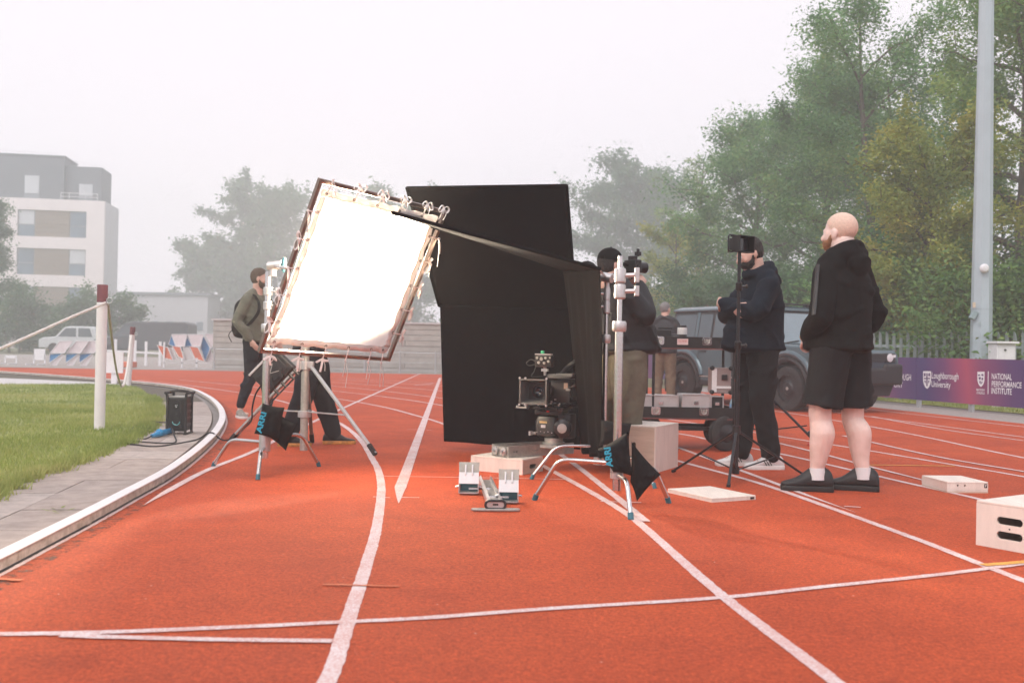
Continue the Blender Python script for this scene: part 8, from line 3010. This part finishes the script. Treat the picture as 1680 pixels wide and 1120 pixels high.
for s in (-1, 1):
    m = MB()
    m.tube(smooth_path([(s * 0.10, -0.17, 1.36), (s * 0.115, -0.08, 1.478), (s * 0.115, 0.03, 1.47), (s * 0.12, 0.125, 1.37), (s * 0.14, 0.135, 1.25), (s * 0.185, 0.05, 1.12), (s * 0.16, -0.14, 1.03)], 5), 0.026, 8, flat=0.35)
    lbl(m, 'shoulder_strap', M_cloth2, bg)
m = MB()
m.tube(smooth_path([(0.11, -0.29, 1.05), (0.13, -0.33, 0.98), (0.10, -0.31, 0.90)], 4), 0.010, 6, flat=0.4)
lbl(m, 'loose_strap', M_cloth2, bg)
# 4 - person behind the silk
t, D, MH, to = person('person in dark trousers and dark trail shoes, mostly hidden behind the silk', (W(512, 600, 8.98).x, 8.98), R(-78),
    dict(pelvis=(0, -0.02, 0.93), chest=(0, 0.03, 1.25), knl=(-0.10, 0.09, 0.50), anl=(-0.10, 0.21, 0.105), knr=(0.11, -0.07, 0.48), anr=(0.12, -0.20, 0.105), wrr=(0.12, 0.30, 1.15), elr=(0.26, 0.05, 1.12), wrl=(-0.1, 0.32, 1.2), ell=(-0.26, 0.06, 1.13)),
    top=dict(mat=M_jack, name='jacket', loose=0.03, collar=True, hem=0.05), legs=dict(mat=M_pantn, loose=0.022, fold=0.007, kz=40, width=1.15), hair=dict(mat=M_hairb, sides=0.010), shoes=dict(mat=M_shoek, sole=M_soleo, k=1.08), seed=31, voxel=0.010, cvox=0.012, k=0.97)
# 5 - photographer in cap and black jacket
t, D, MH, to = person('photographer in a black cap, black jacket and khaki trousers raising a camera', (W(1016, 600, 7.75).x, 7.75), R(-58),
    dict(pelvis=(0, 0.03, 0.93), chest=(0, -0.01, 1.24), neck=(0, -0.10, 1.42), head=(0, -0.10, 1.56), shl=(-0.18, -0.08, 1.335), shr=(0.18, -0.08, 1.335), ell=(-0.25, 0.06, 1.17), wrl=(-0.075, 0.12, 1.43), elr=(0.25, 0.06, 1.17), wrr=(0.075, 0.13, 1.43),
         hil=(-0.09, 0.03, 0.90), hir=(0.09, 0.03, 0.90), knl=(-0.12, 0.04, 0.49), knr=(0.12, 0.0, 0.49), anl=(-0.17, 0.0, 0.105), anr=(0.16, -0.08, 0.105)),
    top=dict(mat=M_jack, name='jacket', loose=0.036, collar=True, hem=0.10, fold=0.013, kz=34), legs=dict(mat=M_khaki, loose=0.030, fold=0.014, kz=40, width=1.15), cap=dict(mat=M_hoodk), head=(R(0), R(-5), 0), hair=dict(mat=M_hairk, sides=0.02),
    shoes=dict(mat=M_shoew, sole=M_solew), build=1.16, belly=0.085, seed=41, hands={'l': ((0.45, 0.75, 0.5), (0.5, 0, -0.2), -1, 0.8), 'r': ((-0.45, 0.75, 0.5), (-0.5, 0, -0.2), 1, 0.8)})
pc = thing('stills_camera', 'black stills camera held up by the photographer in the cap', 'camera', (0, 0, 0))
pc.matrix_world = t.matrix_basis
m = MB(); m.box((0, 0.115, 1.565), (0.14, 0.07, 0.10)); cbo = lbl(m, 'body', M_black, pc, smooth=0, bevel=0.008)
m = MB(); m.box((0, 0.115, 1.628), (0.05, 0.06, 0.035)); lbl(m, 'viewfinder', M_black, cbo, smooth=0, bevel=0.006)
m = MB(); m.cyl((0, 0.145, 1.56), (0, 0.24, 1.56), 0.040, 0.044, n=20); lbl(m, 'lens', M_blackm, pc)
m = MB(); m.tube(smooth_path([(0.07, 0.115, 1.59), (0.13, 0.06, 1.56), (0.15, -0.02, 1.45), (0.10, -0.09, 1.47)], 5), 0.006, 6); lbl(m, 'strap', M_cloth2, pc)
m = MB(); m.cyl((0.05, 0.125, 1.64), (0.05, 0.125, 1.70), 0.012, n=8); m.box((0.05, 0.125, 1.66), (0.04, 0.035, 0.03)); lbl(m, 'receiver', M_black, pc, smooth=30)
# 6 - second man in a cap behind the flags
c6 = W(958, 600, 10.9)
person('man in a black cap and beige trousers hidden behind the black flags', (c6.x, 10.9), R(-100),
    dict(pelvis=(0, 0, 0.95), knl=(-0.10, 0.03, 0.49), anl=(-0.10, 0.03, 0.105), anr=(0.12, -0.06, 0.105)), top=dict(mat=M_jack, name='jacket', loose=0.03, collar=True), legs=dict(mat=M_beige, loose=0.018), cap=dict(mat=M_hoodk), shoes=dict(mat=M_shoek, sole=M_solew), hair=dict(mat=M_hairk, sides=0.02), head=(R(30), R(-4), 0), seed=51, voxel=0.010, cvox=0.013, k=1.045)
# 7 - grey-haired man in the background
c7 = W(1090, 600, 17.2)
person('grey-haired man in a dark jacket and khaki trousers standing by the car, seen from behind', (c7.x, 17.2), R(-18),
    dict(ell=(-0.24, 0.04, 1.14), wrl=(-0.08, 0.22, 1.12), elr=(0.25, 0.02, 1.13), wrr=(0.10, 0.22, 1.10)), top=dict(mat=M_jack, name='jacket', loose=0.034, collar=True, hem=0.03), legs=dict(mat=M_khaki2, loose=0.02, fold=0.008), hair=dict(mat=M_hairg, sides=0.015), shoes=dict(mat=M_shoek, sole=M_solek), head=(R(-28), 0, 0), build=1.08, seed=61, voxel=0.011, cvox=0.013, k=0.985)

# ================================================================== THE FOG
hz = MB()
hz.box((0, 80, 12.2), (300, 190, 26.4))
ho = hz.build('haze', None, None, smooth=0)
hm = bpy.data.materials.new('fog')
hm.use_nodes = True
hn = hm.node_tree
for n in list(hn.nodes):
    if n.type == 'BSDF_PRINCIPLED': hn.nodes.remove(n)
pv = hn.nodes.new('ShaderNodeVolumePrincipled')
pv.inputs['Color'].default_value = (0.93, 0.985, 1.0, 1)
pv.inputs['Density'].default_value = 0.0048
pv.inputs['Anisotropy'].default_value = 0.0
hn.links.new(pv.outputs[0], hn.nodes['Material Output'].inputs['Volume'])
ho.data.materials.append(hm)
tag(ho, 'pale morning fog lying over the whole stadium', 'fog', kind='stuff')
